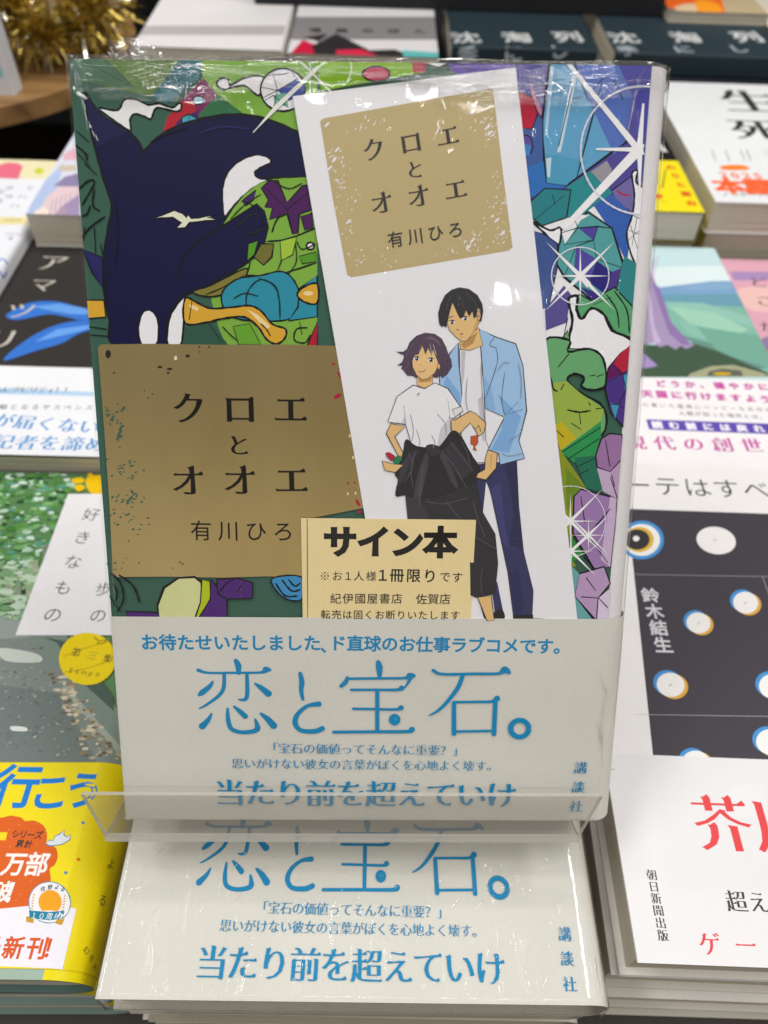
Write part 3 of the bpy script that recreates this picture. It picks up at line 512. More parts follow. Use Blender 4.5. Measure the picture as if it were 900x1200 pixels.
["p","3f6154",0,[3.8,83.32,3.84,83.02,3.6,82.69,3.3,82.66,3.26,82.95,3.51,83.28]],
["p","3f6154",0,[0.96,81.5,0.79,81.21,0.34,81.03,0.06,81.14,0.22,81.43,0.67,81.61]],
["p","3f6154",0,[7.17,84.48,7.1,84.23,6.77,83.94,6.52,83.9,6.59,84.15,6.92,84.44]],
["p","3f6154",0,[2.2,85.57,2.13,85.35,1.83,85.11,1.61,85.09,1.68,85.31,1.98,85.55]],
["p","3f6154",0,[5.17,85.95,5.13,85.78,4.97,85.71,4.84,85.8,4.88,85.97,5.04,86.04]],
["p","3f6154",0,[6.11,78.87,6.13,78.62,5.94,78.46,5.71,78.55,5.68,78.8,5.88,78.96]],
["p","3f6154",0,[4.57,85.08,4.52,84.79,4.23,84.61,3.98,84.72,4.03,85.01,4.32,85.18]],
["p","3f6154",0,[3.01,86.17,3.05,85.87,2.8,85.56,2.5,85.56,2.46,85.85,2.71,86.16]],
["p","3f6154",0,[3.37,83.08,3.3,82.91,3.05,82.76,2.88,82.78,2.95,82.95,3.2,83.1]],
["p","3f6154",0,[7.83,84.99,7.73,84.82,7.51,84.8,7.4,84.95,7.5,85.12,7.72,85.14]],
["p","3f6154",0,[7.44,82.01,7.38,81.73,7.07,81.54,6.82,81.61,6.88,81.89,7.19,82.08]],
["p","3f6154",0,[7.69,81.85,7.46,81.67,6.98,81.58,6.73,81.66,6.95,81.84,7.43,81.93]],
["p","3f6154",0,[9.59,83.22,9.56,82.97,9.28,82.76,9.04,82.8,9.08,83.05,9.35,83.26]],
["p","3f6154",0,[11.55,83.11,11.37,82.94,11.01,82.91,10.83,83.05,11.01,83.22,11.37,83.25]],
["p","3f6154",0,[8.54,80.58,8.42,80.4,8.11,80.31,7.93,80.4,8.06,80.58,8.36,80.67]],
["p","3f6154",0,[9.24,81.82,9.01,81.66,8.54,81.61,8.3,81.71,8.53,81.87,9,81.92]],
["p","3f6154",0,[11.47,84.81,11.29,84.57,10.87,84.47,10.64,84.61,10.81,84.85,11.23,84.95]],
["p","3f6154",0,[5.05,74.37,5.01,74.21,4.83,74.11,4.69,74.18,4.73,74.34,4.91,74.44]],
["p","3f6154",0,[3.79,71.79,3.86,71.58,3.71,71.39,3.51,71.4,3.44,71.6,3.59,71.79]],
["p","3f6154",0,[4.37,73.04,4.28,72.86,4.08,72.84,3.99,73.01,4.09,73.19,4.28,73.2]],
["p","3f6154",0,[8.3,73.2,8.28,72.94,8.08,72.83,7.88,72.97,7.9,73.23,8.11,73.34]],
["p","3f6154",0,[0.5,73.06,0.46,72.73,0.11,72.38,-0.21,72.37,-0.18,72.7,0.18,73.05]],
["p","3f6154",0,[16.84,71.85,16.76,71.67,16.5,71.54,16.32,71.58,16.4,71.76,16.66,71.89]],
["p","3f6154",0,[2.46,73.07,2.35,72.79,1.99,72.64,1.75,72.77,1.86,73.05,2.22,73.2]],
["p","3f6154",0,[2.44,71.32,2.24,71.14,1.8,71.02,1.57,71.07,1.76,71.24,2.2,71.37]],
["p","3f6154",0,[18.63,73.56,18.71,73.31,18.53,73.05,18.26,73.04,18.18,73.3,18.37,73.56]],
["p","3f6154",0,[19.39,73.03,19.32,72.75,19.01,72.56,18.76,72.65,18.82,72.92,19.14,73.11]],
["p","3f6154",0,[6.18,106.76,6.15,106.4,5.77,105.82,5.26,105.35,4.91,105.27,4.93,105.63,5.31,106.21,5.83,106.68]],
["p","3f6154",0,[6.57,107.94,6.55,107.58,6.17,107,5.65,106.53,5.3,106.45,5.32,106.81,5.7,107.39,6.22,107.86]],
["p","3f6154",0,[5.78,105.58,5.76,105.22,5.38,104.64,4.86,104.16,4.51,104.08,4.53,104.44,4.91,105.02,5.43,105.49]],
["p","3f6154",0,[7.6,90.35,7.58,89.98,7.19,89.38,6.66,88.89,6.3,88.8,6.33,89.17,6.72,89.78,7.24,90.27]],
["p","3f6154",0,[4.63,110.26,4.61,109.91,4.23,109.33,3.71,108.87,3.36,108.79,3.38,109.14,3.76,109.72,4.28,110.18]],
["p","3f6154",0,[7.34,112.46,7.32,112.11,6.95,111.53,6.43,111.07,6.09,110.99,6.11,111.34,6.49,111.92,7,112.38]],
["p","a83444",0,[59.41,115.75,59.25,115.19,58.49,114.65,57.7,114.55,57.48,114.96,57.99,115.57,58.85,115.93]],
["p","a83444",0,[59.37,120.14,59.79,119.14,59.68,118.79,59.14,119.34,58.57,120.38,58.39,121.12,58.75,121.02]],
["p","a83444",0,[57.98,123.09,57.94,122.8,57.62,122.56,57.27,122.55,57.14,122.78,57.34,123.07,57.71,123.21]],
["p","a83444",0,[63.73,89.18,64.02,88.31,63.83,87.95,63.29,88.36,62.83,89.24,62.77,89.91,63.17,89.89]],
["p","a83444",0,[65.02,90.13,65.22,89.51,65.05,89.24,64.65,89.52,64.32,90.14,64.3,90.64,64.61,90.63]],
["p","a83444",0,[61.19,93.99,61.23,93.72,61.08,93.56,60.85,93.64,60.72,93.88,60.78,94.12,60.99,94.16]],
["p","a83444",0,[62.78,94.16,62.83,93.89,62.68,93.74,62.45,93.81,62.32,94.06,62.38,94.29,62.59,94.34]],
["p","a83444",0,[64.35,86.99,64.29,86.59,63.84,86.25,63.36,86.23,63.19,86.54,63.47,86.95,63.98,87.15]],
["p","ead9b0",0,[61.63,105.65,61.54,105.34,61.34,105.26,61.18,105.48,61.18,105.82,61.34,106.03,61.54,105.96]],
["p","ead9b0",0,[62.42,100.33,62.33,100.02,62.13,99.94,61.96,100.15,61.97,100.5,62.13,100.72,62.33,100.64]],
["p","ead9b0",0,[61.13,91.26,61.04,90.94,60.84,90.86,60.67,91.08,60.68,91.43,60.84,91.66,61.04,91.58]],
["p","ead9b0",0,[63.05,91.44,62.96,91.12,62.76,91.04,62.6,91.26,62.6,91.61,62.76,91.83,62.96,91.75]],
["t","17130f","クロエ",8.45,"deco",0,[22.66,112.05,47.19,112.04]],
["t","17130f","と",5.82,"deco",0,[34.31,103.21,34.31,103.21]],
["t","17130f","オオエ",8.61,"deco",0,[21.58,94.21,47.07,94.6]],
["t","17130f","有川ひろ",5.56,"g",0,[24.16,81.6,44.69,81.51]],
["p","d3d6a4",0,[12.11,61.7,14.03,66.49,17.86,69.1,21.97,69.38,23.7,67.84,23.46,62.63,21.84,58.06,12.31,58.01]],
["l","14141a",0.49,0,[12.11,61.7,14.03,66.49,17.86,69.1,21.97,69.38,23.7,67.84,23.46,62.63,21.84,58.06,12.31,58.01,12.11,61.7],1],
["p","b4c24e",0,[23.74,68.7,25.85,68.28,25.81,63.52,22.26,58.06,21.43,58.06,23.13,62.63]],
["l","14141a",0.33,0,[23.74,68.7,25.85,68.28,25.81,63.52,22.26,58.06,21.43,58.06,23.13,62.63,23.74,68.7],1],
["p","4b2a6e",0,[26.03,68.72,29.93,63.54,29.73,58.1,22.43,58.06,25.65,63.52]],
["l","14141a",0.33,0,[26.03,68.72,29.93,63.54,29.73,58.1,22.43,58.06,25.65,63.52,26.03,68.72],1],
["p","4b2a6e",0,[27.51,68.72,32.61,69.18,36.67,67.92,36.38,63.75,29.93,63.54,27.68,64.83]],
["l","14141a",0.33,0,[27.51,68.72,32.61,69.18,36.67,67.92,36.38,63.75,29.93,63.54,27.68,64.83,27.51,68.72],1],
["p","4b2a6e",0,[3.75,60.07,12,59.77,12.72,58.01,4.85,57.97]],
["l","14141a",0.33,0,[3.75,60.07,12,59.77,12.72,58.01,4.85,57.97,3.75,60.07],1],
["l","1a0d24",0.33,1,[27.68,64.83,30.1,67.88,32.61,69.18],0],
["l","1a0d24",0.33,1,[32.47,65.3,34.2,67.9],0],
["p","4d8fc0",1,[41.79,69.24,49.02,69.54,49.09,63.65,45.21,63.63,42.38,66.22]],
["l","14141a",0.33,1,[41.79,69.24,49.02,69.54,49.09,63.65,45.21,63.63,42.38,66.22,41.79,69.24],1],
["l","101a20",0.41,1,[42.42,67.95,44.81,64.5,48.11,64.52],0],
["l","101a20",0.41,1,[44.08,68.82,46.49,65.81,48.8,66.26],0],
["l","101a20",0.41,1,[45.73,69,47.34,67.11,48.83,67.99],0],
["l","101a20",0.41,1,[0.77,70.28,3.04,67.72,3.57,63.39,1.67,59.89],0],
["l","101a20",0.41,1,[1,67.71,2.04,65.12,0.97,61.63],0],
["l","101a20",0.41,1,[2.78,69.87,6.26,66.88,7.62,62.37],0],
["l","101a20",0.41,1,[0.01,64.24,2.5,59.89],0]],
"bookmark":[
["p","GOLDMATT",0,[54.88,175.89,55.71,176.48,92.45,182.89,93.23,182.44,96.03,166.15,99.06,149.64,98.1,148.88,61.83,142.67,60.83,143.23,57.63,159.72]],
["p","efedf0",0,[89.78,182.37,89.76,182.29,89.65,182.2,89.55,182.19,89.58,182.28,89.69,182.37]],
["p","efedf0",0,[86.3,176.91,86.29,176.79,86.14,176.66,86,176.66,86.02,176.79,86.17,176.91]],
["p","efedf0",0,[89.14,180.07,89.14,179.89,89,179.58,88.86,179.46,88.86,179.64,89,179.94]],
["p","efedf0",0,[90.67,179.64,90.56,179.45,90.24,179.18,90.03,179.09,90.14,179.28,90.46,179.55]],
["p","efedf0",0,[86.75,181.3,86.76,181.21,86.66,181.13,86.56,181.13,86.55,181.22,86.65,181.31]],
["p","efedf0",0,[87.88,180.16,87.9,180,87.75,179.86,87.57,179.89,87.55,180.05,87.7,180.19]],
["p","efedf0",0,[89.29,178.13,89.27,177.97,89.11,177.72,88.98,177.63,88.99,177.78,89.15,178.03]],
["p","efedf0",0,[92.45,179.3,92.52,179.21,92.48,179.12,92.36,179.12,92.29,179.21,92.33,179.3]],
["p","efedf0",0,[91.58,179.83,91.54,179.65,91.31,179.41,91.11,179.36,91.15,179.54,91.38,179.78]],
["p","efedf0",0,[93.28,178.69,93.23,178.51,93.03,178.21,92.88,178.09,92.93,178.27,93.13,178.57]],
["p","efedf0",0,[88.68,181.45,88.63,181.3,88.41,181.11,88.24,181.07,88.29,181.23,88.51,181.42]],
["p","efedf0",0,[90.26,181.74,90.26,181.65,90.17,181.55,90.07,181.54,90.07,181.63,90.16,181.73]],
["p","efedf0",0,[89.76,174.6,89.72,174.43,89.5,174.19,89.32,174.12,89.36,174.29,89.58,174.53]],
["p","efedf0",0,[90.9,182.76,90.95,182.65,90.87,182.57,90.74,182.61,90.69,182.72,90.77,182.8]],
["p","efedf0",0,[89.03,179.91,89.02,179.77,88.88,179.55,88.75,179.47,88.76,179.61,88.9,179.83]],
["p","efedf0",0,[89.93,181.84,89.92,181.68,89.78,181.4,89.66,181.28,89.67,181.44,89.8,181.72]],
["p","efedf0",0,[89.66,176.67,89.62,176.52,89.42,176.36,89.25,176.34,89.29,176.49,89.49,176.65]],
["p","efedf0",0,[88.6,175.1,88.66,174.96,88.57,174.79,88.42,174.74,88.36,174.88,88.45,175.05]],
["p","efedf0",0,[92.13,179.86,92.12,179.67,91.9,179.44,91.7,179.4,91.71,179.59,91.93,179.81]],
["p","efedf0",0,[89.82,180.64,89.89,180.53,89.84,180.42,89.71,180.41,89.63,180.51,89.69,180.62]],
["p","efedf0",0,[89.05,181.41,89.05,181.32,88.96,181.23,88.86,181.24,88.85,181.33,88.95,181.41]],
["p","efedf0",0,[89.86,182.81,89.83,182.64,89.64,182.4,89.47,182.32,89.5,182.49,89.69,182.73]],
["p","efedf0",0,[89.3,179.5,89.4,179.41,89.36,179.31,89.22,179.3,89.12,179.39,89.16,179.49]],
["p","efedf0",0,[88.61,183.04,88.65,182.94,88.58,182.8,88.46,182.76,88.42,182.86,88.5,183.01]],
["p","efedf0",0,[92.3,180.77,92.32,180.64,92.22,180.45,92.09,180.39,92.07,180.52,92.17,180.71]],
["p","efedf0",0,[91.21,179.14,91.13,178.94,90.84,178.67,90.62,178.59,90.7,178.79,91,179.06]],
["p","efedf0",0,[92.49,177.33,92.46,177.18,92.27,176.96,92.11,176.9,92.14,177.06,92.33,177.27]],
["p","efedf0",0,[92.89,174.23,92.82,174.07,92.55,173.87,92.36,173.84,92.43,174.01,92.69,174.2]],
["p","efedf0",0,[93.4,176.17,93.3,176,93,175.77,92.81,175.7,92.92,175.86,93.21,176.09]],
["p","efedf0",0,[93.91,173.66,93.91,173.55,93.81,173.47,93.7,173.48,93.69,173.58,93.8,173.67]],
["p","efedf0",0,[92.74,175.2,92.76,175.04,92.6,174.83,92.44,174.79,92.42,174.95,92.57,175.15]],
["p","efedf0",0,[92.18,171.41,92.17,171.27,92.04,171.02,91.92,170.93,91.93,171.07,92.06,171.32]],
["p","efedf0",0,[92.17,175.25,92.16,175.1,92.01,174.89,91.86,174.84,91.86,174.99,92.02,175.19]],
["p","efedf0",0,[92.07,175.1,92.06,174.89,91.89,174.53,91.74,174.37,91.76,174.58,91.92,174.95]],
["p","efedf0",0,[94.37,173.35,94.31,173.18,94.09,172.92,93.92,172.84,93.98,173.01,94.2,173.26]],
["p","efedf0",0,[92.86,172.69,92.95,172.56,92.86,172.41,92.7,172.4,92.61,172.53,92.69,172.68]],
["p","efedf0",0,[93.92,173.93,93.85,173.72,93.57,173.42,93.36,173.32,93.44,173.53,93.71,173.83]],
["p","efedf0",0,[92.65,175.89,92.7,175.72,92.57,175.51,92.39,175.46,92.34,175.63,92.47,175.85]],
["p","efedf0",0,[92.94,173.95,92.94,173.74,92.71,173.46,92.48,173.39,92.49,173.61,92.72,173.89]],
["p","efedf0",0,[94.13,174.29,94.11,174.17,93.96,174.01,93.83,173.97,93.85,174.09,94.01,174.25]],
["p","efedf0",0,[93.42,175.36,93.46,175.21,93.33,175.1,93.17,175.15,93.13,175.3,93.26,175.4]],
["p","efedf0",0,[93.43,173.51,93.33,173.31,93.02,173.05,92.8,172.98,92.9,173.17,93.21,173.43]],
["p","efedf0",0,[93.65,175.59,93.57,175.4,93.3,175.08,93.11,174.95,93.19,175.15,93.46,175.47]],
["p","efedf0",0,[93.64,174.3,93.7,174.15,93.59,173.96,93.42,173.92,93.37,174.07,93.48,174.26]],
["p","efedf0",0,[92.48,174.15,92.47,174.06,92.35,173.97,92.25,173.97,92.26,174.07,92.38,174.16]],
["p","efedf0",0,[93.86,173.59,93.79,173.42,93.52,173.21,93.32,173.18,93.39,173.36,93.66,173.56]],
["p","efedf0",0,[92.11,173.92,92.13,173.72,91.95,173.44,91.75,173.36,91.74,173.56,91.92,173.84]],
["p","efedf0",0,[92.74,172.8,92.64,172.61,92.32,172.36,92.11,172.29,92.21,172.48,92.52,172.73]],
["p","efedf0",0,[93.09,175.65,93,175.46,92.72,175.15,92.53,175.04,92.62,175.23,92.9,175.54]],
["p","efedf0",0,[94.47,175.96,94.37,175.79,94.07,175.51,93.88,175.42,93.98,175.6,94.28,175.87]],
["p","efedf0",0,[91.45,176.15,91.51,176.01,91.41,175.86,91.25,175.86,91.19,176,91.29,176.14]],
["p","efedf0",0,[91.63,177.16,91.69,177,91.58,176.79,91.39,176.75,91.33,176.91,91.44,177.12]],
["p","efedf0",0,[93.31,177.11,93.3,176.89,93.07,176.55,92.86,176.44,92.88,176.66,93.1,177]],
["p","efedf0",0,[91.14,176.39,91.06,176.17,90.74,175.9,90.5,175.85,90.58,176.06,90.9,176.33]],
["p","efedf0",0,[91.99,176.94,91.99,176.74,91.81,176.45,91.63,176.35,91.63,176.54,91.81,176.84]],
["p","efedf0",0,[93.23,177.04,93.19,176.86,93,176.56,92.85,176.44,92.89,176.62,93.08,176.92]],
["p","efedf0",0,[89.67,176.36,89.72,176.21,89.6,176.03,89.42,176,89.38,176.15,89.5,176.34]],
["p","efedf0",0,[94.73,176.46,94.68,176.3,94.44,176.13,94.26,176.12,94.31,176.28,94.55,176.45]],
["p","efedf0",0,[60.16,168.74,60.13,168.51,59.87,168.22,59.63,168.16,59.65,168.39,59.92,168.68]],
["p","efedf0",0,[59.03,168.52,59.05,168.41,58.95,168.28,58.83,168.27,58.81,168.38,58.91,168.5]],
["p","efedf0",0,[57.6,169.03,57.61,168.88,57.48,168.64,57.35,168.56,57.34,168.7,57.46,168.94]],
["p","efedf0",0,[60.3,167.09,60.29,166.86,60.08,166.5,59.87,166.36,59.88,166.59,60.1,166.96]],
["p","efedf0",0,[57.79,167.82,57.88,167.72,57.83,167.61,57.69,167.6,57.59,167.7,57.64,167.81]],
["p","efedf0",0,[59.64,170.02,59.63,169.83,59.42,169.6,59.22,169.56,59.23,169.75,59.44,169.98]],
["p","efedf0",0,[59.17,168.53,59.19,168.45,59.12,168.35,59.04,168.32,59.02,168.4,59.09,168.51]],
["p","efedf0",0,[58.13,168.52,58.14,168.3,57.93,167.98,57.72,167.88,57.72,168.1,57.92,168.42]],
["p","efedf0",0,[57.92,168.79,57.92,168.68,57.81,168.57,57.69,168.58,57.69,168.68,57.81,168.79]],
["p","efedf0",0,[56.36,168.03,56.42,167.9,56.32,167.76,56.17,167.75,56.11,167.88,56.2,168.02]],
["p","efedf0",0,[57.98,165.99,58.05,165.86,57.96,165.72,57.8,165.73,57.73,165.86,57.82,165.99]],
["p","efedf0",0,[58.28,169.11,58.28,169.02,58.19,168.9,58.1,168.88,58.1,168.97,58.19,169.08]],
["p","efedf0",0,[58.51,168.68,58.47,168.49,58.25,168.2,58.08,168.09,58.13,168.27,58.35,168.57]],
["p","efedf0",0,[57.16,168.74,57.21,168.56,57.08,168.29,56.91,168.2,56.86,168.38,56.98,168.65]],
["p","efedf0",0,[57.26,169.79,57.28,169.63,57.15,169.38,57,169.3,56.97,169.46,57.1,169.71]],
["p","efedf0",0,[59.96,164.46,60,164.36,59.93,164.25,59.83,164.23,59.79,164.32,59.85,164.43]],
["p","efedf0",0,[57.09,169.59,56.99,169.39,56.64,169.15,56.4,169.12,56.5,169.32,56.85,169.56]],
["p","efedf0",0,[59.84,167.71,59.85,167.51,59.69,167.21,59.51,167.1,59.49,167.29,59.66,167.6]],
["p","efedf0",0,[57.68,170.22,57.69,170.08,57.57,170,57.43,170.06,57.42,170.2,57.54,170.28]],
["p","efedf0",0,[59.3,168.14,59.31,168.02,59.21,167.83,59.1,167.76,59.08,167.88,59.18,168.07]],
["p","efedf0",0,[58.48,165.76,58.49,165.57,58.3,165.33,58.1,165.27,58.09,165.46,58.29,165.71]],
["p","efedf0",0,[58.36,157.27,58.28,157.06,58.03,156.7,57.86,156.54,57.94,156.75,58.19,157.12]],
["p","efedf0",0,[60.34,164.95,60.35,164.81,60.21,164.71,60.06,164.75,60.05,164.9,60.19,165]],
["p","efedf0",0,[58.55,157.91,58.47,157.75,58.23,157.49,58.07,157.39,58.15,157.56,58.39,157.82]],
["p","efedf0",0,[58.95,163.37,58.97,163.24,58.86,163.08,58.72,163.05,58.69,163.18,58.81,163.34]],
["p","efedf0",0,[60.55,162.42,60.57,162.22,60.41,161.94,60.23,161.84,60.21,162.04,60.37,162.32]],
["p","efedf0",0,[59.08,162.45,59.02,162.29,58.8,162.06,58.64,161.98,58.71,162.13,58.93,162.37]],
["p","efedf0",0,[59.09,163.78,58.99,163.6,58.69,163.35,58.48,163.28,58.57,163.47,58.88,163.72]],
["p","efedf0",0,[59.84,167.84,59.85,167.7,59.71,167.53,59.57,167.5,59.56,167.64,59.7,167.81]],
["p","efedf0",0,[59.77,161.89,59.82,161.75,59.71,161.64,59.56,161.67,59.51,161.8,59.62,161.92]],
["p","efedf0",0,[59.49,163.23,59.54,163.05,59.39,162.8,59.2,162.73,59.16,162.91,59.31,163.16]],
["p","efedf0",0,[60.16,163.5,60.15,163.34,59.98,163.1,59.83,163.02,59.84,163.19,60,163.42]],
["p","efedf0",0,[60.49,163.55,60.46,163.4,60.29,163.15,60.15,163.06,60.18,163.22,60.35,163.46]],
["p","efedf0",0,[59.15,163.85,59.22,163.74,59.15,163.62,59.02,163.61,58.96,163.72,59.02,163.84]],
["p","efedf0",0,[57.42,159.61,57.45,159.46,57.31,159.35,57.15,159.39,57.12,159.55,57.26,159.66]],
["p","efedf0",0,[58.37,164.06,58.33,163.86,58.16,163.52,58.02,163.37,58.06,163.56,58.23,163.91]],
["p","efedf0",0,[60.1,162.41,60.09,162.25,59.96,161.99,59.83,161.89,59.84,162.04,59.97,162.3]],
["p","efedf0",0,[59.87,164.01,59.85,163.88,59.69,163.77,59.56,163.79,59.58,163.91,59.74,164.03]],
["p","efedf0",0,[59.29,160.49,59.26,160.34,59.06,160.2,58.9,160.22,58.93,160.37,59.12,160.51]],
["p","efedf0",0,[58.81,164.01,58.77,163.82,58.53,163.56,58.32,163.51,58.36,163.71,58.6,163.96]],
["p","efedf0",0,[61.66,166.13,61.73,166.02,61.67,165.9,61.54,165.89,61.47,165.99,61.53,166.11]],
["p","efedf0",0,[59.67,162.5,59.66,162.31,59.46,162.04,59.27,161.96,59.28,162.15,59.48,162.42]],
["p","efedf0",0,[58.56,158.19,58.6,158.03,58.49,157.77,58.33,157.67,58.29,157.84,58.4,158.1]],
["p","efedf0",0,[63.49,158.01,63.48,157.91,63.37,157.83,63.26,157.85,63.27,157.95,63.39,158.03]],
["p","efedf0",0,[58.63,160.16,58.64,160.03,58.52,159.94,58.39,160,58.38,160.14,58.5,160.22]],
["p","efedf0",0,[60.82,158.37,60.9,158.25,60.84,158.18,60.7,158.22,60.61,158.34,60.67,158.41]],
["p","efedf0",0,[62.09,157.74,62.1,157.59,61.97,157.38,61.83,157.31,61.81,157.46,61.94,157.67]],
["p","efedf0",0,[63.12,161.96,63.03,161.78,62.76,161.51,62.56,161.43,62.65,161.61,62.93,161.88]],
["p","efedf0",0,[59.75,156.78,59.73,156.63,59.55,156.44,59.38,156.4,59.4,156.56,59.58,156.75]],
["p","efedf0",0,[62.9,159.61,62.9,159.44,62.71,159.25,62.52,159.24,62.53,159.41,62.72,159.6]],
["p","efedf0",0,[62.21,160.25,62.14,160.11,61.91,159.9,61.75,159.85,61.81,160,62.04,160.2]],
["p","efedf0",0,[63.09,159.42,63.01,159.24,62.72,159.04,62.51,159.01,62.6,159.19,62.89,159.39]],
["p","efedf0",0,[63.47,160.89,63.54,160.78,63.47,160.68,63.34,160.68,63.27,160.79,63.34,160.89]],
["p","efedf0",0,[61.19,159.99,61.18,159.82,61.05,159.54,60.93,159.42,60.94,159.58,61.07,159.87]],
["p","efedf0",0,[63.92,160.71,63.93,160.57,63.83,160.33,63.72,160.24,63.71,160.38,63.81,160.61]],
["p","efedf0",0,[54.45,160.59,54.43,160.47,54.28,160.31,54.15,160.28,54.17,160.4,54.32,160.56]],
["p","efedf0",0,[61.95,154.03,61.98,153.92,61.91,153.75,61.8,153.7,61.77,153.81,61.84,153.98]],
["p","efedf0",0,[61.94,154.96,61.91,154.78,61.69,154.58,61.49,154.56,61.53,154.74,61.75,154.94]],
["p","efedf0",0,[62.04,152.73,62.11,152.57,62.01,152.33,61.84,152.25,61.77,152.41,61.87,152.65]],
["p","efedf0",0,[60.94,151.45,60.89,151.28,60.71,151.01,60.56,150.9,60.61,151.07,60.8,151.34]],
["p","efedf0",0,[61.76,153.29,61.78,153.08,61.6,152.76,61.4,152.66,61.38,152.87,61.56,153.19]],
["p","efedf0",0,[61.12,157.4,61.11,157.32,61.01,157.24,60.93,157.25,60.94,157.33,61.03,157.41]],
["p","efedf0",0,[61.54,147.49,61.52,147.38,61.38,147.28,61.26,147.3,61.28,147.41,61.42,147.51]],
["p","efedf0",0,[60.42,153.34,60.38,153.23,60.24,153.09,60.12,153.06,60.16,153.17,60.3,153.31]],
["p","efedf0",0,[59.94,152.4,59.91,152.22,59.68,151.99,59.49,151.95,59.52,152.13,59.75,152.36]],
["p","efedf0",0,[60.91,154.76,60.93,154.58,60.78,154.34,60.6,154.28,60.58,154.45,60.74,154.69]],
["p","efedf0",0,[94.8,166.08,94.81,165.93,94.7,165.68,94.57,165.59,94.56,165.74,94.67,165.99]],
["p","efedf0",0,[95.36,162.75,95.4,162.63,95.32,162.48,95.2,162.45,95.15,162.57,95.23,162.72]],
["p","efedf0",0,[94.87,160.58,94.89,160.49,94.81,160.4,94.72,160.39,94.7,160.47,94.78,160.57]],
["p","efedf0",0,[95.09,159.42,95.04,159.25,94.79,159.06,94.6,159.04,94.65,159.22,94.9,159.41]],
["p","efedf0",0,[99.17,161.76,99.14,161.56,98.92,161.25,98.73,161.14,98.76,161.34,98.99,161.66]],
["p","efedf0",0,[97.86,162.72,97.85,162.61,97.73,162.46,97.62,162.43,97.64,162.53,97.76,162.68]],
["p","efedf0",0,[93,159.74,92.97,159.58,92.79,159.36,92.65,159.29,92.67,159.44,92.85,159.67]],
["p","efedf0",0,[95.79,163.71,95.75,163.52,95.56,163.21,95.4,163.09,95.43,163.28,95.63,163.59]],
["p","efedf0",0,[94.2,165.12,94.12,164.93,93.84,164.67,93.64,164.6,93.71,164.79,93.99,165.05]],
["p","efedf0",0,[96.75,159.45,96.81,159.28,96.7,159.04,96.52,158.97,96.46,159.14,96.57,159.38]],
["p","efedf0",0,[97.57,164.76,97.56,164.57,97.41,164.25,97.27,164.12,97.27,164.31,97.42,164.63]],
["p","efedf0",0,[97.08,160.11,97.07,159.9,96.9,159.57,96.73,159.44,96.73,159.65,96.91,159.98]],
["p","efedf0",0,[96.48,159.54,96.43,159.32,96.18,159,95.98,158.89,96.03,159.1,96.28,159.43]],
["p","efedf0",0,[95.16,165.01,95.16,164.87,95.01,164.71,94.86,164.68,94.87,164.82,95.02,164.98]],
["p","efedf0",0,[97.49,163.85,97.48,163.71,97.31,163.58,97.16,163.59,97.17,163.73,97.34,163.86]],
["p","efedf0",0,[97.17,160.65,97.08,160.45,96.79,160.15,96.58,160.05,96.67,160.25,96.96,160.55]],
["p","efedf0",0,[95.07,160.76,95.05,160.56,94.82,160.32,94.6,160.28,94.62,160.49,94.86,160.73]],
["p","efedf0",0,[97.92,158.2,97.78,158.03,97.43,157.78,97.21,157.7,97.36,157.86,97.71,158.12]],
["p","efedf0",0,[95.04,162.48,95.09,162.34,95.01,162.27,94.87,162.33,94.82,162.47,94.9,162.54]],
["p","efedf0",0,[95.71,159.84,95.69,159.74,95.56,159.63,95.45,159.62,95.47,159.72,95.6,159.83]],
["p","efedf0",0,[94.41,163.83,94.45,163.73,94.39,163.62,94.28,163.6,94.24,163.69,94.3,163.81]],
["p","efedf0",0,[98.9,157.63,98.86,157.44,98.65,157.14,98.48,157.03,98.53,157.22,98.74,157.52]],
["p","efedf0",0,[93.13,153.78,93.15,153.69,93.08,153.58,92.99,153.55,92.97,153.64,93.04,153.75]],
["p","efedf0",0,[95.82,154.1,95.9,153.99,95.85,153.87,95.71,153.86,95.63,153.96,95.69,154.08]],
["p","efedf0",0,[96.69,155.27,96.64,155.14,96.46,155.01,96.32,155.01,96.37,155.13,96.55,155.26]],
["p","efedf0",0,[98.77,154.01,98.77,153.85,98.61,153.72,98.45,153.75,98.45,153.9,98.61,154.03]],
["p","efedf0",0,[93.76,158.6,93.64,158.44,93.31,158.21,93.11,158.14,93.24,158.3,93.57,158.53]],
["p","efedf0",0,[97.41,159.59,97.45,159.35,97.26,159,97.04,158.89,97.01,159.12,97.19,159.47]],
["p","efedf0",0,[94.39,156.7,94.37,156.46,94.13,156.13,93.9,156.03,93.92,156.27,94.16,156.61]],
["p","efedf0",0,[92.3,156.12,92.37,155.95,92.25,155.74,92.06,155.71,92,155.88,92.12,156.08]],
["p","efedf0",0,[94.38,158.67,94.42,158.48,94.3,158.16,94.13,158.04,94.09,158.23,94.22,158.55]],
["p","efedf0",0,[92.56,155.03,92.55,154.83,92.36,154.51,92.18,154.4,92.19,154.6,92.38,154.92]],
["p","efedf0",0,[99.09,157.4,99.08,157.23,98.89,157.06,98.72,157.06,98.72,157.23,98.91,157.4]],
["p","efedf0",0,[94.14,156.64,94.15,156.49,94,156.31,93.84,156.28,93.83,156.43,93.98,156.61]],
["p","efedf0",0,[96.14,157.3,96.13,157.15,95.98,156.94,95.84,156.87,95.86,157.02,96,157.23]],
["p","efedf0",0,[94.48,156.45,94.48,156.28,94.3,156.13,94.12,156.16,94.12,156.33,94.3,156.48]],
["p","efedf0",0,[95.09,155.45,95.13,155.35,95.06,155.24,94.95,155.23,94.91,155.33,94.98,155.44]],
["p","efedf0",0,[96.21,158.06,96.25,157.9,96.11,157.76,95.95,157.78,95.91,157.94,96.04,158.08]],
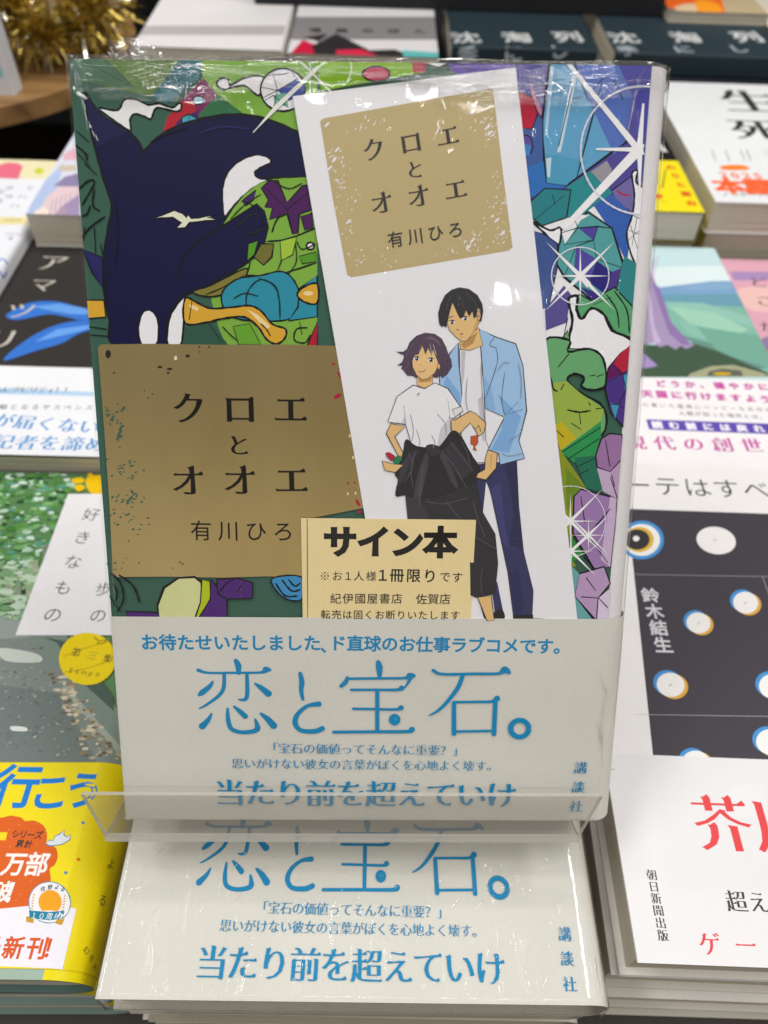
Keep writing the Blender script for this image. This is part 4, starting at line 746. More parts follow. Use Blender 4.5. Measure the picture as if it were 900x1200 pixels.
["p","efedf0",0,[95.58,157.04,95.45,156.88,95.14,156.65,94.94,156.57,95.06,156.73,95.38,156.96]],
["p","efedf0",0,[94.64,155.5,94.68,155.39,94.61,155.32,94.49,155.35,94.45,155.45,94.52,155.53]],
["p","efedf0",0,[91.82,153.09,91.74,152.91,91.49,152.63,91.32,152.53,91.4,152.7,91.65,152.98]],
["p","efedf0",0,[90.56,150.44,90.55,150.22,90.34,149.91,90.14,149.81,90.15,150.03,90.36,150.34]],
["p","efedf0",0,[87.09,151.76,87.06,151.59,86.87,151.33,86.72,151.24,86.76,151.4,86.94,151.66]],
["p","efedf0",0,[91.15,151.31,91.18,151.19,91.08,151.03,90.95,151,90.93,151.12,91.02,151.28]],
["p","efedf0",0,[89.89,153.12,89.84,152.95,89.62,152.72,89.46,152.65,89.51,152.81,89.72,153.05]],
["p","efedf0",0,[89.5,148.81,89.55,148.68,89.46,148.56,89.31,148.58,89.26,148.71,89.36,148.82]],
["p","efedf0",0,[90.78,151.43,90.82,151.33,90.75,151.22,90.64,151.21,90.61,151.3,90.68,151.41]],
["p","efedf0",0,[95.87,150.63,95.89,150.47,95.75,150.32,95.57,150.34,95.54,150.51,95.69,150.65]],
["p","efedf0",0,[90.09,151.75,90.14,151.59,90.04,151.35,89.89,151.27,89.84,151.43,89.94,151.67]],
["p","efedf0",0,[88.16,151.09,88.18,150.84,87.96,150.47,87.73,150.35,87.72,150.6,87.94,150.97]],
["p","efedf0",0,[89.54,150.65,89.52,150.45,89.31,150.18,89.11,150.11,89.13,150.31,89.35,150.58]],
["p","efedf0",0,[91.29,149.64,91.34,149.51,91.26,149.44,91.14,149.5,91.09,149.63,91.16,149.7]],
["p","efedf0",0,[91.93,151.45,91.86,151.3,91.63,151.11,91.47,151.06,91.53,151.21,91.76,151.41]],
["p","efedf0",0,[90.17,152.74,90.21,152.5,90.04,152.14,89.83,152.02,89.8,152.25,89.97,152.61]],
["p","efedf0",0,[90.42,152.37,90.52,152.22,90.44,152.02,90.27,151.97,90.17,152.12,90.25,152.32]],
["p","efedf0",0,[88.48,151.1,88.46,150.95,88.28,150.77,88.13,150.73,88.16,150.87,88.33,151.06]],
["p","efedf0",0,[91.26,149.08,91.25,148.91,91.07,148.73,90.89,148.72,90.9,148.89,91.08,149.07]],
["p","efedf0",0,[93.53,149.91,93.49,149.71,93.26,149.42,93.07,149.33,93.11,149.53,93.34,149.82]],
["p","efedf0",0,[86.52,153.24,86.4,153.08,86.08,152.85,85.88,152.79,86,152.95,86.32,153.17]],
["p","efedf0",0,[88.74,150.1,88.74,149.88,88.52,149.58,88.3,149.51,88.3,149.73,88.52,150.03]],
["p","efedf0",0,[91.37,152.46,91.46,152.29,91.37,152.05,91.19,151.98,91.1,152.15,91.19,152.39]],
["p","efedf0",0,[90.34,151.52,90.33,151.41,90.22,151.25,90.12,151.21,90.13,151.32,90.24,151.47]],
["p","efedf0",0,[95.67,154.31,95.63,154.1,95.42,153.73,95.27,153.58,95.31,153.79,95.51,154.16]],
["p","efedf0",0,[97.34,154.95,97.3,154.82,97.14,154.63,97.01,154.57,97.05,154.7,97.21,154.89]],
["p","efedf0",0,[96.88,151.79,96.77,151.61,96.47,151.33,96.27,151.24,96.39,151.41,96.69,151.69]],
["p","efedf0",0,[98.32,153.37,98.39,153.2,98.3,152.97,98.14,152.89,98.07,153.05,98.16,153.29]],
["p","efedf0",0,[97.03,150.72,97.01,150.56,96.82,150.4,96.66,150.39,96.68,150.55,96.87,150.71]],
["p","efedf0",0,[95.2,152.45,95.19,152.29,95.06,152,94.94,151.88,94.95,152.04,95.08,152.33]],
["p","efedf0",0,[96.44,149.91,96.44,149.82,96.35,149.74,96.26,149.74,96.26,149.83,96.35,149.91]],
["p","efedf0",0,[95.76,151.86,95.67,151.68,95.37,151.42,95.18,151.35,95.27,151.53,95.57,151.78]],
["p","efedf0",0,[97.16,152.8,97.18,152.63,97.05,152.38,96.9,152.29,96.89,152.46,97.02,152.71]],
["p","efedf0",0,[94.78,151.07,94.77,150.87,94.56,150.6,94.37,150.53,94.38,150.73,94.58,151]],
["p","efedf0",0,[95.81,152.54,95.81,152.42,95.68,152.3,95.56,152.29,95.56,152.4,95.69,152.53]],
["p","efedf0",0,[97.17,151,97.22,150.83,97.1,150.68,96.92,150.68,96.87,150.84,96.99,151]],
["p","efedf0",0,[97.79,152.18,97.7,151.98,97.43,151.65,97.24,151.53,97.32,151.74,97.6,152.06]],
["p","efedf0",0,[96.37,152.65,96.36,152.49,96.19,152.34,96.02,152.36,96.02,152.52,96.19,152.67]],
["p","efedf0",0,[95.51,153.73,95.5,153.6,95.36,153.47,95.22,153.47,95.23,153.6,95.37,153.73]],
["p","efedf0",0,[96.58,153.35,96.59,153.22,96.47,153.11,96.33,153.12,96.32,153.25,96.44,153.36]],
["p","efedf0",0,[65.93,176.37,65.91,176.15,65.65,175.89,65.42,175.84,65.45,176.05,65.7,176.32]],
["p","efedf0",0,[69.23,176.68,69.26,176.53,69.14,176.3,68.99,176.22,68.96,176.38,69.08,176.61]],
["p","efedf0",0,[68.37,175.69,68.38,175.58,68.29,175.53,68.19,175.57,68.18,175.68,68.27,175.73]],
["p","efedf0",0,[67.35,175.99,67.33,175.86,67.17,175.7,67.03,175.68,67.05,175.81,67.21,175.96]],
["p","efedf0",0,[69.35,176.4,69.36,176.23,69.24,175.95,69.1,175.83,69.09,176,69.21,176.29]],
["p","efedf0",0,[65.12,177.2,65.12,177.05,64.94,176.89,64.78,176.88,64.78,177.03,64.96,177.19]],
["p","efedf0",0,[65.17,176.78,65.19,176.62,65.02,176.47,64.85,176.49,64.83,176.66,64.99,176.8]],
["p","efedf0",0,[67.16,175.65,67.14,175.44,66.91,175.15,66.68,175.08,66.7,175.3,66.93,175.58]],
["p","efedf0",0,[64.18,175.45,64.21,175.32,64.1,175.12,63.96,175.06,63.93,175.2,64.04,175.39]],
["p","efedf0",0,[61.01,173.7,61.01,173.58,60.88,173.49,60.76,173.51,60.76,173.63,60.89,173.73]],
["p","efedf0",0,[64.3,174.95,64.23,174.73,63.91,174.49,63.66,174.46,63.73,174.68,64.05,174.92]],
["p","efedf0",0,[62.99,174.68,62.99,174.5,62.82,174.26,62.64,174.18,62.65,174.36,62.82,174.6]],
["p","efedf0",0,[64.06,174.45,63.99,174.27,63.75,173.96,63.59,173.84,63.66,174.02,63.89,174.33]],
["p","efedf0",0,[65.29,174.78,65.21,174.63,64.95,174.44,64.78,174.41,64.85,174.56,65.11,174.75]],
["p","efedf0",0,[64.38,148.96,64.38,148.75,64.17,148.52,63.96,148.49,63.95,148.69,64.17,148.93]],
["p","efedf0",0,[64.94,146.74,65.01,146.61,64.93,146.5,64.78,146.53,64.7,146.66,64.79,146.76]],
["p","efedf0",0,[67.29,148.95,67.27,148.81,67.1,148.7,66.96,148.72,66.99,148.85,67.15,148.96]],
["p","efedf0",0,[64.83,147.75,64.86,147.58,64.73,147.32,64.57,147.24,64.55,147.41,64.68,147.66]],
["p","efedf0",0,[63.78,146.48,63.79,146.33,63.67,146.24,63.53,146.28,63.51,146.43,63.63,146.52]],
["p","efedf0",0,[63.36,146.83,63.26,146.62,62.95,146.3,62.74,146.19,62.84,146.4,63.15,146.72]],
["p","efedf0",0,[63.27,145.48,63.22,145.32,63,145.16,62.83,145.17,62.88,145.33,63.1,145.49]],
["p","efedf0",0,[64.59,149.48,64.66,149.38,64.59,149.29,64.46,149.31,64.4,149.41,64.46,149.5]],
["p","efedf0",0,[63.52,148.86,63.54,148.76,63.46,148.63,63.36,148.61,63.34,148.71,63.42,148.83]],
["p","efedf0",0,[64.51,146.28,64.41,146.05,64.04,145.78,63.78,145.74,63.88,145.97,64.25,146.25]],
["p","efedf0",0,[62.83,148.99,62.86,148.87,62.77,148.8,62.65,148.85,62.63,148.97,62.72,149.04]],
["p","efedf0",0,[61.47,148.13,61.41,147.91,61.13,147.64,60.89,147.59,60.94,147.81,61.23,148.08]],
["p","efedf0",0,[69.02,146.37,69,146.26,68.87,146.13,68.75,146.11,68.77,146.22,68.91,146.35]],
["p","efedf0",0,[69.29,147.78,69.23,147.58,69.02,147.23,68.86,147.09,68.92,147.29,69.13,147.63]],
["p","efedf0",0,[72.34,146.64,72.39,146.43,72.23,146.15,72.03,146.07,71.98,146.28,72.14,146.56]],
["p","efedf0",0,[69.79,146.98,69.83,146.83,69.73,146.59,69.59,146.5,69.55,146.65,69.65,146.89]],
["p","efedf0",0,[71.14,145.28,71.13,145.11,70.96,144.89,70.79,144.84,70.8,145,70.97,145.22]],
["p","efedf0",0,[70.62,145.71,70.56,145.57,70.34,145.38,70.18,145.33,70.25,145.47,70.47,145.66]],
["p","efedf0",0,[85.53,148.75,85.52,148.6,85.34,148.46,85.17,148.47,85.19,148.63,85.37,148.77]],
["p","efedf0",0,[84.35,149.48,84.34,149.36,84.22,149.22,84.1,149.19,84.1,149.31,84.23,149.45]],
["p","efedf0",0,[89.14,149.08,89.12,148.88,88.89,148.66,88.68,148.64,88.7,148.85,88.93,149.07]],
["p","efedf0",0,[85.32,149.19,85.28,148.98,85.02,148.71,84.81,148.64,84.85,148.85,85.11,149.13]],
["p","efedf0",0,[86.54,148.57,86.45,148.4,86.18,148.18,86,148.12,86.09,148.28,86.36,148.51]],
["p","efedf0",0,[85.45,148.85,85.52,148.65,85.41,148.35,85.22,148.25,85.15,148.45,85.26,148.75]],
["p","efedf0",0,[83.75,148.07,83.87,147.96,83.82,147.83,83.65,147.82,83.54,147.93,83.59,148.06]],
["p","efedf0",0,[81.44,147.81,81.35,147.67,81.1,147.48,80.93,147.44,81.02,147.58,81.27,147.77]],
["p","efedf0",0,[59.24,170.61,59.16,170.28,58.71,169.77,58.21,169.48,58.05,169.62,58.35,170.09,58.88,170.53]],
["p","efedf0",0,[58.59,168.41,58.51,168.07,58.05,167.57,57.56,167.28,57.4,167.42,57.7,167.89,58.22,168.33]],
["p","efedf0",0,[57.62,166.8,57.54,166.45,57.08,165.95,56.58,165.65,56.42,165.8,56.72,166.27,57.25,166.71]],
["p","efedf0",0,[92.68,175.55,92.62,175.22,92.19,174.72,91.71,174.44,91.54,174.58,91.82,175.04,92.33,175.47]],
["p","efedf0",0,[93.37,174.39,93.31,174.06,92.87,173.56,92.39,173.27,92.23,173.41,92.5,173.87,93.01,174.31]],
["p","efedf0",0,[89.96,180.18,89.9,179.85,89.47,179.35,88.99,179.07,88.83,179.21,89.1,179.66,89.61,180.09]],
["p","efedf0",0,[89.38,178.72,89.32,178.39,88.89,177.9,88.41,177.61,88.24,177.75,88.52,178.21,89.03,178.64]],
["p","efedf0",0,[95.75,156.08,95.69,155.73,95.25,155.21,94.75,154.91,94.59,155.05,94.87,155.54,95.38,156]],
["p","efedf0",0,[97.18,153.32,97.12,152.96,96.68,152.44,96.19,152.13,96.02,152.28,96.3,152.77,96.82,153.23]],
["p","efedf0",0,[89.41,150.13,89.35,149.77,88.9,149.24,88.4,148.93,88.23,149.08,88.52,149.58,89.04,150.04]],
["p","efedf0",0,[90.35,151.7,90.28,151.34,89.83,150.81,89.34,150.51,89.17,150.66,89.45,151.15,89.98,151.61]],
["p","efedf0",0,[57.04,175.76,56.96,175.42,56.51,174.93,56.02,174.64,55.86,174.78,56.15,175.24,56.68,175.68]],
["p","efedf0",0,[61.78,155.44,61.7,155.09,61.24,154.57,60.73,154.27,60.57,154.41,60.87,154.9,61.41,155.36]],
["t","191613","クロエ",5.25,"deco",0,[66.92,170.2,83.44,173.21]],
["t","191613","と",4.1,"deco",0,[76.22,166.13,76.34,166.13]],
["t","191613","オオエ",5.33,"deco",0,[68.8,158.98,85.56,162.01]],
["t","191613","有川ひろ",3.76,"gm",0,[72.01,151.13,85.75,153.37]],
["p","a7a6ae",1,[107.06,59,112.5,58.62,112.55,57.71,106.35,57.68]],
["p","30305a",0,[91.74,98.77,102.38,99.96,103.47,88.27,105.25,76.65,108.22,66.32,108.3,59,103.58,58.81,101.56,71.09,98.98,81.3,96.47,91.27,94.98,95.04,94.34,84.37,92.43,78.92,91.41,86.66]],
["l","2a2430",0.15,0,[91.74,98.77,102.38,99.96,103.47,88.27,105.25,76.65,108.22,66.32,108.3,59,103.58,58.81,101.56,71.09,98.98,81.3,96.47,91.27,94.98,95.04,94.34,84.37,92.43,78.92,91.41,86.66,91.74,98.77],1],
["p","232348",0,[99.49,98.82,102.4,99.74,103.47,88.27,105.08,77.04,101.52,78.59,102.27,86.73,100.8,94.33]],
["p","3d3c70",0,[96.41,92.79,98.57,94.32,100.42,82.86,101.57,77.41,99.99,78.97]],
["p","262650",0,[101.86,71.09,104.07,72.69,106.23,63.07,105.51,58.99,103.96,58.98]],
["l","44447c",0.09,1,[96.69,95.06,100.75,95.39],0],
["l","44447c",0.09,1,[96.96,93.7,100.96,94.03],0],
["l","44447c",0.09,1,[97.24,92.34,101.17,92.67],0],
["l","44447c",0.09,1,[97.52,90.98,101.38,91.31],0],
["l","44447c",0.09,1,[97.8,89.61,101.6,89.94],0],
["l","44447c",0.09,1,[98.09,88.24,101.81,88.57],0],
["l","44447c",0.09,1,[98.37,86.86,102.02,87.19],0],
["l","44447c",0.09,1,[98.65,85.48,102.24,85.81],0],
["l","44447c",0.09,1,[98.94,84.09,102.45,84.42],0],
["l","44447c",0.09,1,[99.22,82.7,102.67,83.03],0],
["l","44447c",0.09,1,[99.51,81.3,102.89,81.64],0],
["l","44447c",0.09,1,[99.8,79.9,103.1,80.24],0],
["l","44447c",0.09,1,[100.08,78.5,103.32,78.83],0],
["l","44447c",0.09,1,[100.37,77.09,103.54,77.42],0],
["p","30305a",0,[97.41,67.86,98.91,68.67,100.99,59.78,98.94,58.79]],
["p","17161a",0,[103.31,59.63,108.56,59.82,108.67,57.86,103.63,57.83]],
["p","17161a",1,[97,58.94,99.99,61.41,101.22,59.78,100.88,58.55,97.83,57.63]],
["p","17161a",0,[94.09,64.62,96.23,58.94,97.03,58.12,96.27,57.79]],
["p","ecebf0",0,[87.55,126.69,92.85,127.85,94.61,104.71,96.46,100.66,94.67,99.38,90.62,99.21,88.55,106.13,87.96,113.39]],
["l","2a2430",0.14,0,[87.55,126.69,92.85,127.85,94.61,104.71,96.46,100.66,94.67,99.38,90.62,99.21,88.55,106.13,87.96,113.39,87.55,126.69],1],
["p","c4c3cc",0,[87.92,126.13,88.99,126.14,88.82,120.52,88.14,114.82]],
["p","c8c7d0",0,[92.26,114.86,93.32,115.58,94.46,104.71,93.73,104.7]],
["p","a5c6e8",0,[92.02,131.3,95.78,129.53,100.83,127.91,102.8,122.76,104.2,112.07,102.67,104.77,104.35,100.5,98.38,98.81,97.89,101.64,95.27,102.65,98.96,110.58,94.3,112.57,93.27,120.56]],
["l","2a2430",0.21,0,[92.02,131.3,95.78,129.53,100.83,127.91,102.8,122.76,104.2,112.07,102.67,104.77,104.35,100.5,98.38,98.81,97.89,101.64,95.27,102.65,98.96,110.58,94.3,112.57,93.27,120.56,92.02,131.3],1],
["p","86aeda",0,[96.9,116.33,98.93,111.31,98.36,107.67,96.01,102.51,100.46,101.8,102.97,110.61,99.92,113.48]],
["p","8fb5de",0,[93.27,120.56,95.4,117.74,96.72,112.01,94.3,112.57]],
["l","2a2430",0.14,1,[96.1,126.9,96.6,123.41,94.07,114.87],0],
["l","2a2430",0.14,1,[95.78,129.53,94.65,127.58,96.46,126.9],0],
["l","2a2430",0.14,1,[98.49,121.31,98.05,114.9,98.95,110.95],0],
["l","2a2430",0.14,1,[98.95,110.95,102.06,114.22],0],
["l","2a2430",0.15,1,[100.02,111.32,103.24,112.43],0],
["p","a5c6e8",0,[87.15,128.07,85.23,125.55,82.94,120.12,82.99,118,88.19,113.03,88.38,116.26,87.44,123.33]],
["l","2a2430",0.21,0,[87.15,128.07,85.23,125.55,82.94,120.12,82.99,118,88.19,113.03,88.38,116.26,87.44,123.33,87.15,128.07],1],
["p","86aeda",0,[84.51,120.49,87.87,116.25,88.18,113.39,83.87,117.65]],
["p","e2bf8b",0,[87.51,128.08,91.86,131.57,93.01,127.43,90.06,126.29,87.77,126.48]],
["l","2a2430",0.14,0,[87.51,128.08,91.86,131.57,93.01,127.43,90.06,126.29,87.77,126.48,87.51,128.08],1],
["p","b98f5c",0,[87.73,127.66,91.68,130.67,90.72,127.9,88.62,126.7]],
["p","e2bf8b",0,[84.47,136.35,84.3,132.67,84.89,131.06,86.47,129.41,88.13,128.28,89.29,128.55,90.59,130.32,91.61,131.81,92.01,133.17,91.64,135.98,85.34,137.44]],
["l","2a2430",0.11,0,[84.47,136.35,84.3,132.67,84.89,131.06,86.47,129.41,88.13,128.28,89.29,128.55,90.59,130.32,91.61,131.81,92.01,133.17,91.64,135.98,85.34,137.44,84.47,136.35],1],
["p","cfa873",0,[90.07,129.66,90.59,130.32,91.61,131.81,91.97,133.17,91.29,133.38,90.68,131.41]],
["p","17161a",0,[82.52,132.35,82.19,134.6,82.67,136.77,83.73,138.92,85.26,140.14,87.02,140.66,89.26,140.34,91.31,138.99,92.49,137.07,92.83,135.34,92.47,133.04,92.02,132.86,92.1,135.55,91.46,136.07,91.26,134.16,90.65,133.55,90.24,135.19,89.56,134.06,88.7,135.44,88.22,133.7,87.33,133.61,86.48,135.16,85.52,137.14,85.04,135.41,84.8,134.28,84.49,132.62,84.16,131.49,83.52,131.92,83.17,131.57]],
["l","44424a",0.11,1,[86.17,139.37,87.78,137.67,88.15,135.95],0],
["l","44424a",0.11,1,[85.29,138.94,84.45,137.21,84.14,135.48],0],
["l","44424a",0.11,1,[88.39,139.61,90.46,137.7,91.18,136.41],0],
["l","3a3840",0.09,1,[83.36,136.34,83.01,134.18],0],
["l","3a3840",0.09,1,[87.28,139.38,89.36,137.26],0],
["p","e2bf8b",0,[92.24,134.34,92.21,133.85,92.08,133.46,91.9,133.24,91.68,133.24,91.47,133.45,91.32,133.85,91.25,134.33,91.28,134.82,91.41,135.22,91.6,135.44,91.81,135.44,92.02,135.22,92.17,134.83]],
["l","2a2430",0.11,0,[92.24,134.34,92.21,133.85,92.08,133.46,91.9,133.24,91.68,133.24,91.47,133.45,91.32,133.85,91.25,134.33,91.28,134.82,91.41,135.22,91.6,135.44,91.81,135.44,92.02,135.22,92.17,134.83,92.24,134.34],1],
["l","8a5a44",0.11,1,[91.59,134.9,91.93,134.25,91.72,133.73],0],
["p","2a2430",0,[91.71,134.17,91.65,133.94,91.51,133.94,91.44,134.16,91.5,134.39,91.63,134.39]],
["p","fbfafa",0,[86.19,132.73,86.1,132.53,85.84,132.38,85.48,132.33,85.12,132.38,84.85,132.52,84.75,132.71,84.84,132.91,85.1,133.06,85.46,133.11,85.82,133.06,86.09,132.92]],
["p","17161a",0,[85.92,132.72,85.87,132.51,85.73,132.34,85.53,132.28,85.32,132.34,85.17,132.5,85.11,132.72,85.16,132.93,85.3,133.09,85.5,133.15,85.71,133.1,85.86,132.94]],
["p","ffffff",0,[85.51,132.85,85.45,132.74,85.31,132.74,85.24,132.85,85.31,132.96,85.44,132.96]],
["l","2a2430",0.16,1,[84.7,132.97,85.46,133.2,86.18,133.07],0],
["p","fbfafa",0,[89.3,133.62,89.21,133.43,88.96,133.28,88.6,133.23,88.24,133.27,87.97,133.42,87.87,133.61,87.96,133.81,88.22,133.95,88.57,134.01,88.93,133.96,89.2,133.82]],
["p","17161a",0,[89.03,133.62,88.99,133.4,88.84,133.24,88.64,133.18,88.44,133.24,88.29,133.4,88.23,133.61,88.27,133.83,88.42,133.99,88.62,134.05,88.82,133.99,88.97,133.84]],
["p","ffffff",0,[88.63,133.75,88.56,133.63,88.43,133.63,88.36,133.74,88.42,133.86,88.55,133.86]],
["l","2a2430",0.16,1,[87.81,133.87,88.57,134.09,89.29,133.97],0],
["l","2a2430",0.13,1,[84.82,133.67,85.34,134.02,85.88,134.03],0],
["l","8a5a44",0.14,1,[86.5,131.33,86.96,130.9,87.32,131.08],0],
["p","8a4a40",0,[87.26,130.03,87.79,130.25,88.34,130.17,87.9,129.86]],
["l","a0714a",0.09,1,[87.73,129.33,88.36,129.42],0],
["p","4c3a4e",0,[77.4,119.74,76.53,120.27,75.16,120.35,74.51,121.33,73.77,121.95,74.04,122.66,72.76,122.65,73.93,123.38,74.37,124.45,74.36,125.07,72.45,125.85,74.17,125.77,75.07,126.49,75.67,127.99,77.23,129.5,79.24,130.22,81.5,129.98,83.14,128.94,84.28,126.92,84.78,125.33,85.54,124.1,85.81,122.49,84.72,120.69,83.56,119.7,83.09,120.41,82.28,119.87,81.27,120.04]],
["l","2a2430",0.12,0,[77.4,119.74,76.53,120.27,75.16,120.35,74.51,121.33,73.77,121.95,74.04,122.66,72.76,122.65,73.93,123.38,74.37,124.45,74.36,125.07,72.45,125.85,74.17,125.77,75.07,126.49,75.67,127.99,77.23,129.5,79.24,130.22,81.5,129.98,83.14,128.94,84.28,126.92,84.78,125.33,85.54,124.1,85.81,122.49,84.72,120.69,83.56,119.7,83.09,120.41,82.28,119.87,81.27,120.04,77.4,119.74],1],
["p","e5c18d",0,[77.54,120.01,81.26,120.49,81.23,118.01,79.28,117.32,77.57,117.98]],
["l","2a2430",0.11,0,[77.54,120.01,81.26,120.49,81.23,118.01,79.28,117.32,77.57,117.98,77.54,120.01],1],
["p","b98f5c",0,[77.63,119.78,81.18,120.04,80.84,118.91,78.2,118.66]],
["p","e8c592",0,[76.19,124.46,76.45,122.24,77.39,120.45,78.78,119.3,80.19,119.67,81.71,120.85,82.4,122.29,82.62,124.52,81.1,127.6,77.94,127.57,76.62,125.8]],
["l","2a2430",0.11,0,[76.19,124.46,76.45,122.24,77.39,120.45,78.78,119.3,80.19,119.67,81.71,120.85,82.4,122.29,82.62,124.52,81.1,127.6,77.94,127.57,76.62,125.8,76.19,124.46],1],
["p","4c3a4e",0,[75.93,123.39,76.08,125.35,76.82,127.12,77.92,128.54,79.35,128.99,81.62,128.57,83.02,126.73,83.55,123.63,83.34,121.4,82.85,122.74,82.57,123.09,81.89,124.69,81.22,126.37,80.89,125.03,80.03,126.71,79.44,125.11,78.67,127.23,77.8,125.27,76.9,125.09,76.47,123.93]],
["p","6a5570",0,[78.82,128.9,80.6,129.57,82.43,128.49,83.15,126.96,81.53,128.48,79.72,128.91]],
["l","8f7c92",0.11,1,[78.39,127.58,77.88,125.72],0],
["l","d8cbd6",0.14,1,[81.19,127.6,82.06,125.18],0],
["l","d8cbd6",0.14,1,[80.46,127.77,80.88,125.48],0],
["l","6a5570",0.14,1,[74.83,124.45,75.48,126.23,76.58,128],0],
["l","6a5570",0.14,1,[74.41,121.68,75.31,122.67,75.38,123.57],0],
["l","2c2030",0.11,1,[84.44,124.53,84.94,122.75,84.21,120.96],0],
["l","2c2030",0.12,1,[75.78,121.34,76.03,122.68,75.83,124.01],0],
["l","2c2030",0.12,1,[83.55,123.63,83.78,121.85,83.09,120.5],0],
["p","fbfafa",0,[78.05,124.26,77.95,124.03,77.69,123.87,77.33,123.8,76.97,123.86,76.7,124.02,76.6,124.24,76.69,124.47,76.95,124.63,77.31,124.69,77.68,124.64,77.95,124.48]],
["p","2a1c26",0,[77.82,124.25,77.76,124.01,77.6,123.83,77.38,123.76,77.15,123.82,76.98,124,76.91,124.25,76.97,124.49,77.13,124.67,77.36,124.74,77.59,124.67,77.76,124.5]],
["p","ffffff",0,[77.39,124.43,77.31,124.29,77.15,124.29,77.07,124.42,77.15,124.56,77.31,124.56]],
["l","2a2430",0.16,1,[76.55,124.51,77.31,124.78,78.09,124.52],0],
["p","fbfafa",0,[81.46,123.97,81.36,123.75,81.1,123.58,80.74,123.52,80.38,123.58,80.11,123.74,80,123.96,80.1,124.18,80.36,124.35,80.72,124.41,81.08,124.35,81.35,124.19]],
["p","2a1c26",0,[81.23,123.97,81.17,123.73,81.01,123.54,80.79,123.48,80.56,123.54,80.39,123.72,80.32,123.96,80.38,124.21,80.54,124.39,80.76,124.46,80.99,124.39,81.16,124.21]],
["p","ffffff",0,[80.79,124.14,80.72,124.01,80.56,124.01,80.48,124.14,80.55,124.28,80.71,124.28]],
["l","2a2430",0.16,1,[79.95,124.23,80.72,124.5,81.49,124.24],0],
["l","2a2430",0.11,1,[76.63,125.09,77.8,125.27],0],
["l","8a5a44",0.12,1,[78.12,122.79,78.35,122.52],0],
["l","8a4a40",0.14,1,[77.69,121.44,78.7,121.14,79.51,121.73],0],
["p","e2bf8b",0,[82.99,122.47,82.94,122.05,82.79,121.79,82.59,121.79,82.43,122.05,82.35,122.46,82.4,122.88,82.56,123.15,82.75,123.15,82.92,122.89]],
["l","2a2430",0.09,0,[82.99,122.47,82.94,122.05,82.79,121.79,82.59,121.79,82.43,122.05,82.35,122.46,82.4,122.88,82.56,123.15,82.75,123.15,82.92,122.89,82.99,122.47],1],
["p","f0eff3",0,[76.66,118.02,79.41,117.18,81.83,118.63,85.03,117.23,88.81,111.95,86.39,110.05,85.51,110.48,86.11,104.65,81.32,102.7,76.62,103.4,75.54,106.76,74.93,108.58,70.63,109.2,72.81,115.27]],
["l","2a2430",0.18,0,[76.66,118.02,79.41,117.18,81.83,118.63,85.03,117.23,88.81,111.95,86.39,110.05,85.51,110.48,86.11,104.65,81.32,102.7,76.62,103.4,75.54,106.76,74.93,108.58,70.63,109.2,72.81,115.27,76.66,118.02],1],
["p","cfced6",0,[83.4,107.55,85.65,110.48,86.11,104.65,82.78,103.3]],
["p","cfced6",0,[73.91,108.94,74.89,111.12,75.22,108.58]],
["l","2a2430",0.12,1,[77.42,115.6,78.13,116.18,77.79,115.31],0],
["l","2a2430",0.12,1,[85.65,110.48,85.03,114.8],0],
["l","2a2430",0.12,1,[74.93,108.58,74.43,113.28],0],
["p","e6e5ea",0,[86.18,112.29,88.34,113.03,88.81,111.95,86.96,110.49]],
["l","2a2430",0.15,0,[86.18,112.29,88.34,113.03,88.81,111.95,86.96,110.49,86.18,112.29],1],
["p","e2bf8b",0,[71.36,108.77,74.79,108.07,72.34,105.64,74.45,101.61,73.66,100.12,70.29,106.36]],
["l","2a2430",0.18,0,[71.36,108.77,74.79,108.07,72.34,105.64,74.45,101.61,73.66,100.12,70.29,106.36,71.36,108.77],1],
["p","e2bf8b",0,[85.97,109.76,86.84,109.76,90.55,111.97,92.03,111.25,94.44,109.1,94.08,106.91,92.81,105.8,91.79,107.62,90.65,109.07,87.47,105.76,86.03,107.57]],
["l","2a2430",0.18,0,[85.97,109.76,86.84,109.76,90.55,111.97,92.03,111.25,94.44,109.1,94.08,106.91,92.81,105.8,91.79,107.62,90.65,109.07,87.47,105.76,86.03,107.57,85.97,109.76],1],
["l","2a2430",0.15,1,[92.16,107.62,92.71,108.5,93.28,106.9],0],
["p","c05a38",0,[90.91,105.78,92.57,106.16,92.71,104.33,91.95,103.22,92.49,102.34,91.61,102.48,91.71,103.58,90.97,103.95]],
["l","5a2418",0.11,0,[90.91,105.78,92.57,106.16,92.71,104.33,91.95,103.22,92.49,102.34,91.61,102.48,91.71,103.58,90.97,103.95,90.91,105.78],1],
["p","26242a",0,[75.13,104.86,77.65,103.26,82.66,102.26,86.05,106.84,88.19,106.13,91.84,100.11,93.39,98.03,92.64,94.27,94.56,86.68,97.78,81.29,98.86,73.45,98.43,65.45,93.71,64.46,92.31,65.02,91.39,82.8,75.88,84.87,75.19,91.13,72.81,90.96,73.36,94.89,72.6,96.54,74.38,100.87]],
["l","111014",0.15,0,[75.13,104.86,77.65,103.26,82.66,102.26,86.05,106.84,88.19,106.13,91.84,100.11,93.39,98.03,92.64,94.27,94.56,86.68,97.78,81.29,98.86,73.45,98.43,65.45,93.71,64.46,92.31,65.02,91.39,82.8,75.88,84.87,75.19,91.13,72.81,90.96,73.36,94.89,72.6,96.54,74.38,100.87,75.13,104.86],1],
["p","1c1a20",1,[75.13,104.86,77.65,103.26,82.66,102.26,86.05,106.84,88.19,106.13,90.9,101.73,93.4,97.66,92.46,95.03,88.96,93.34,83.82,91.04,78.63,90.24,75.19,91.13,72.81,90.96,73.36,94.89,72.6,96.54,74.38,100.87]],
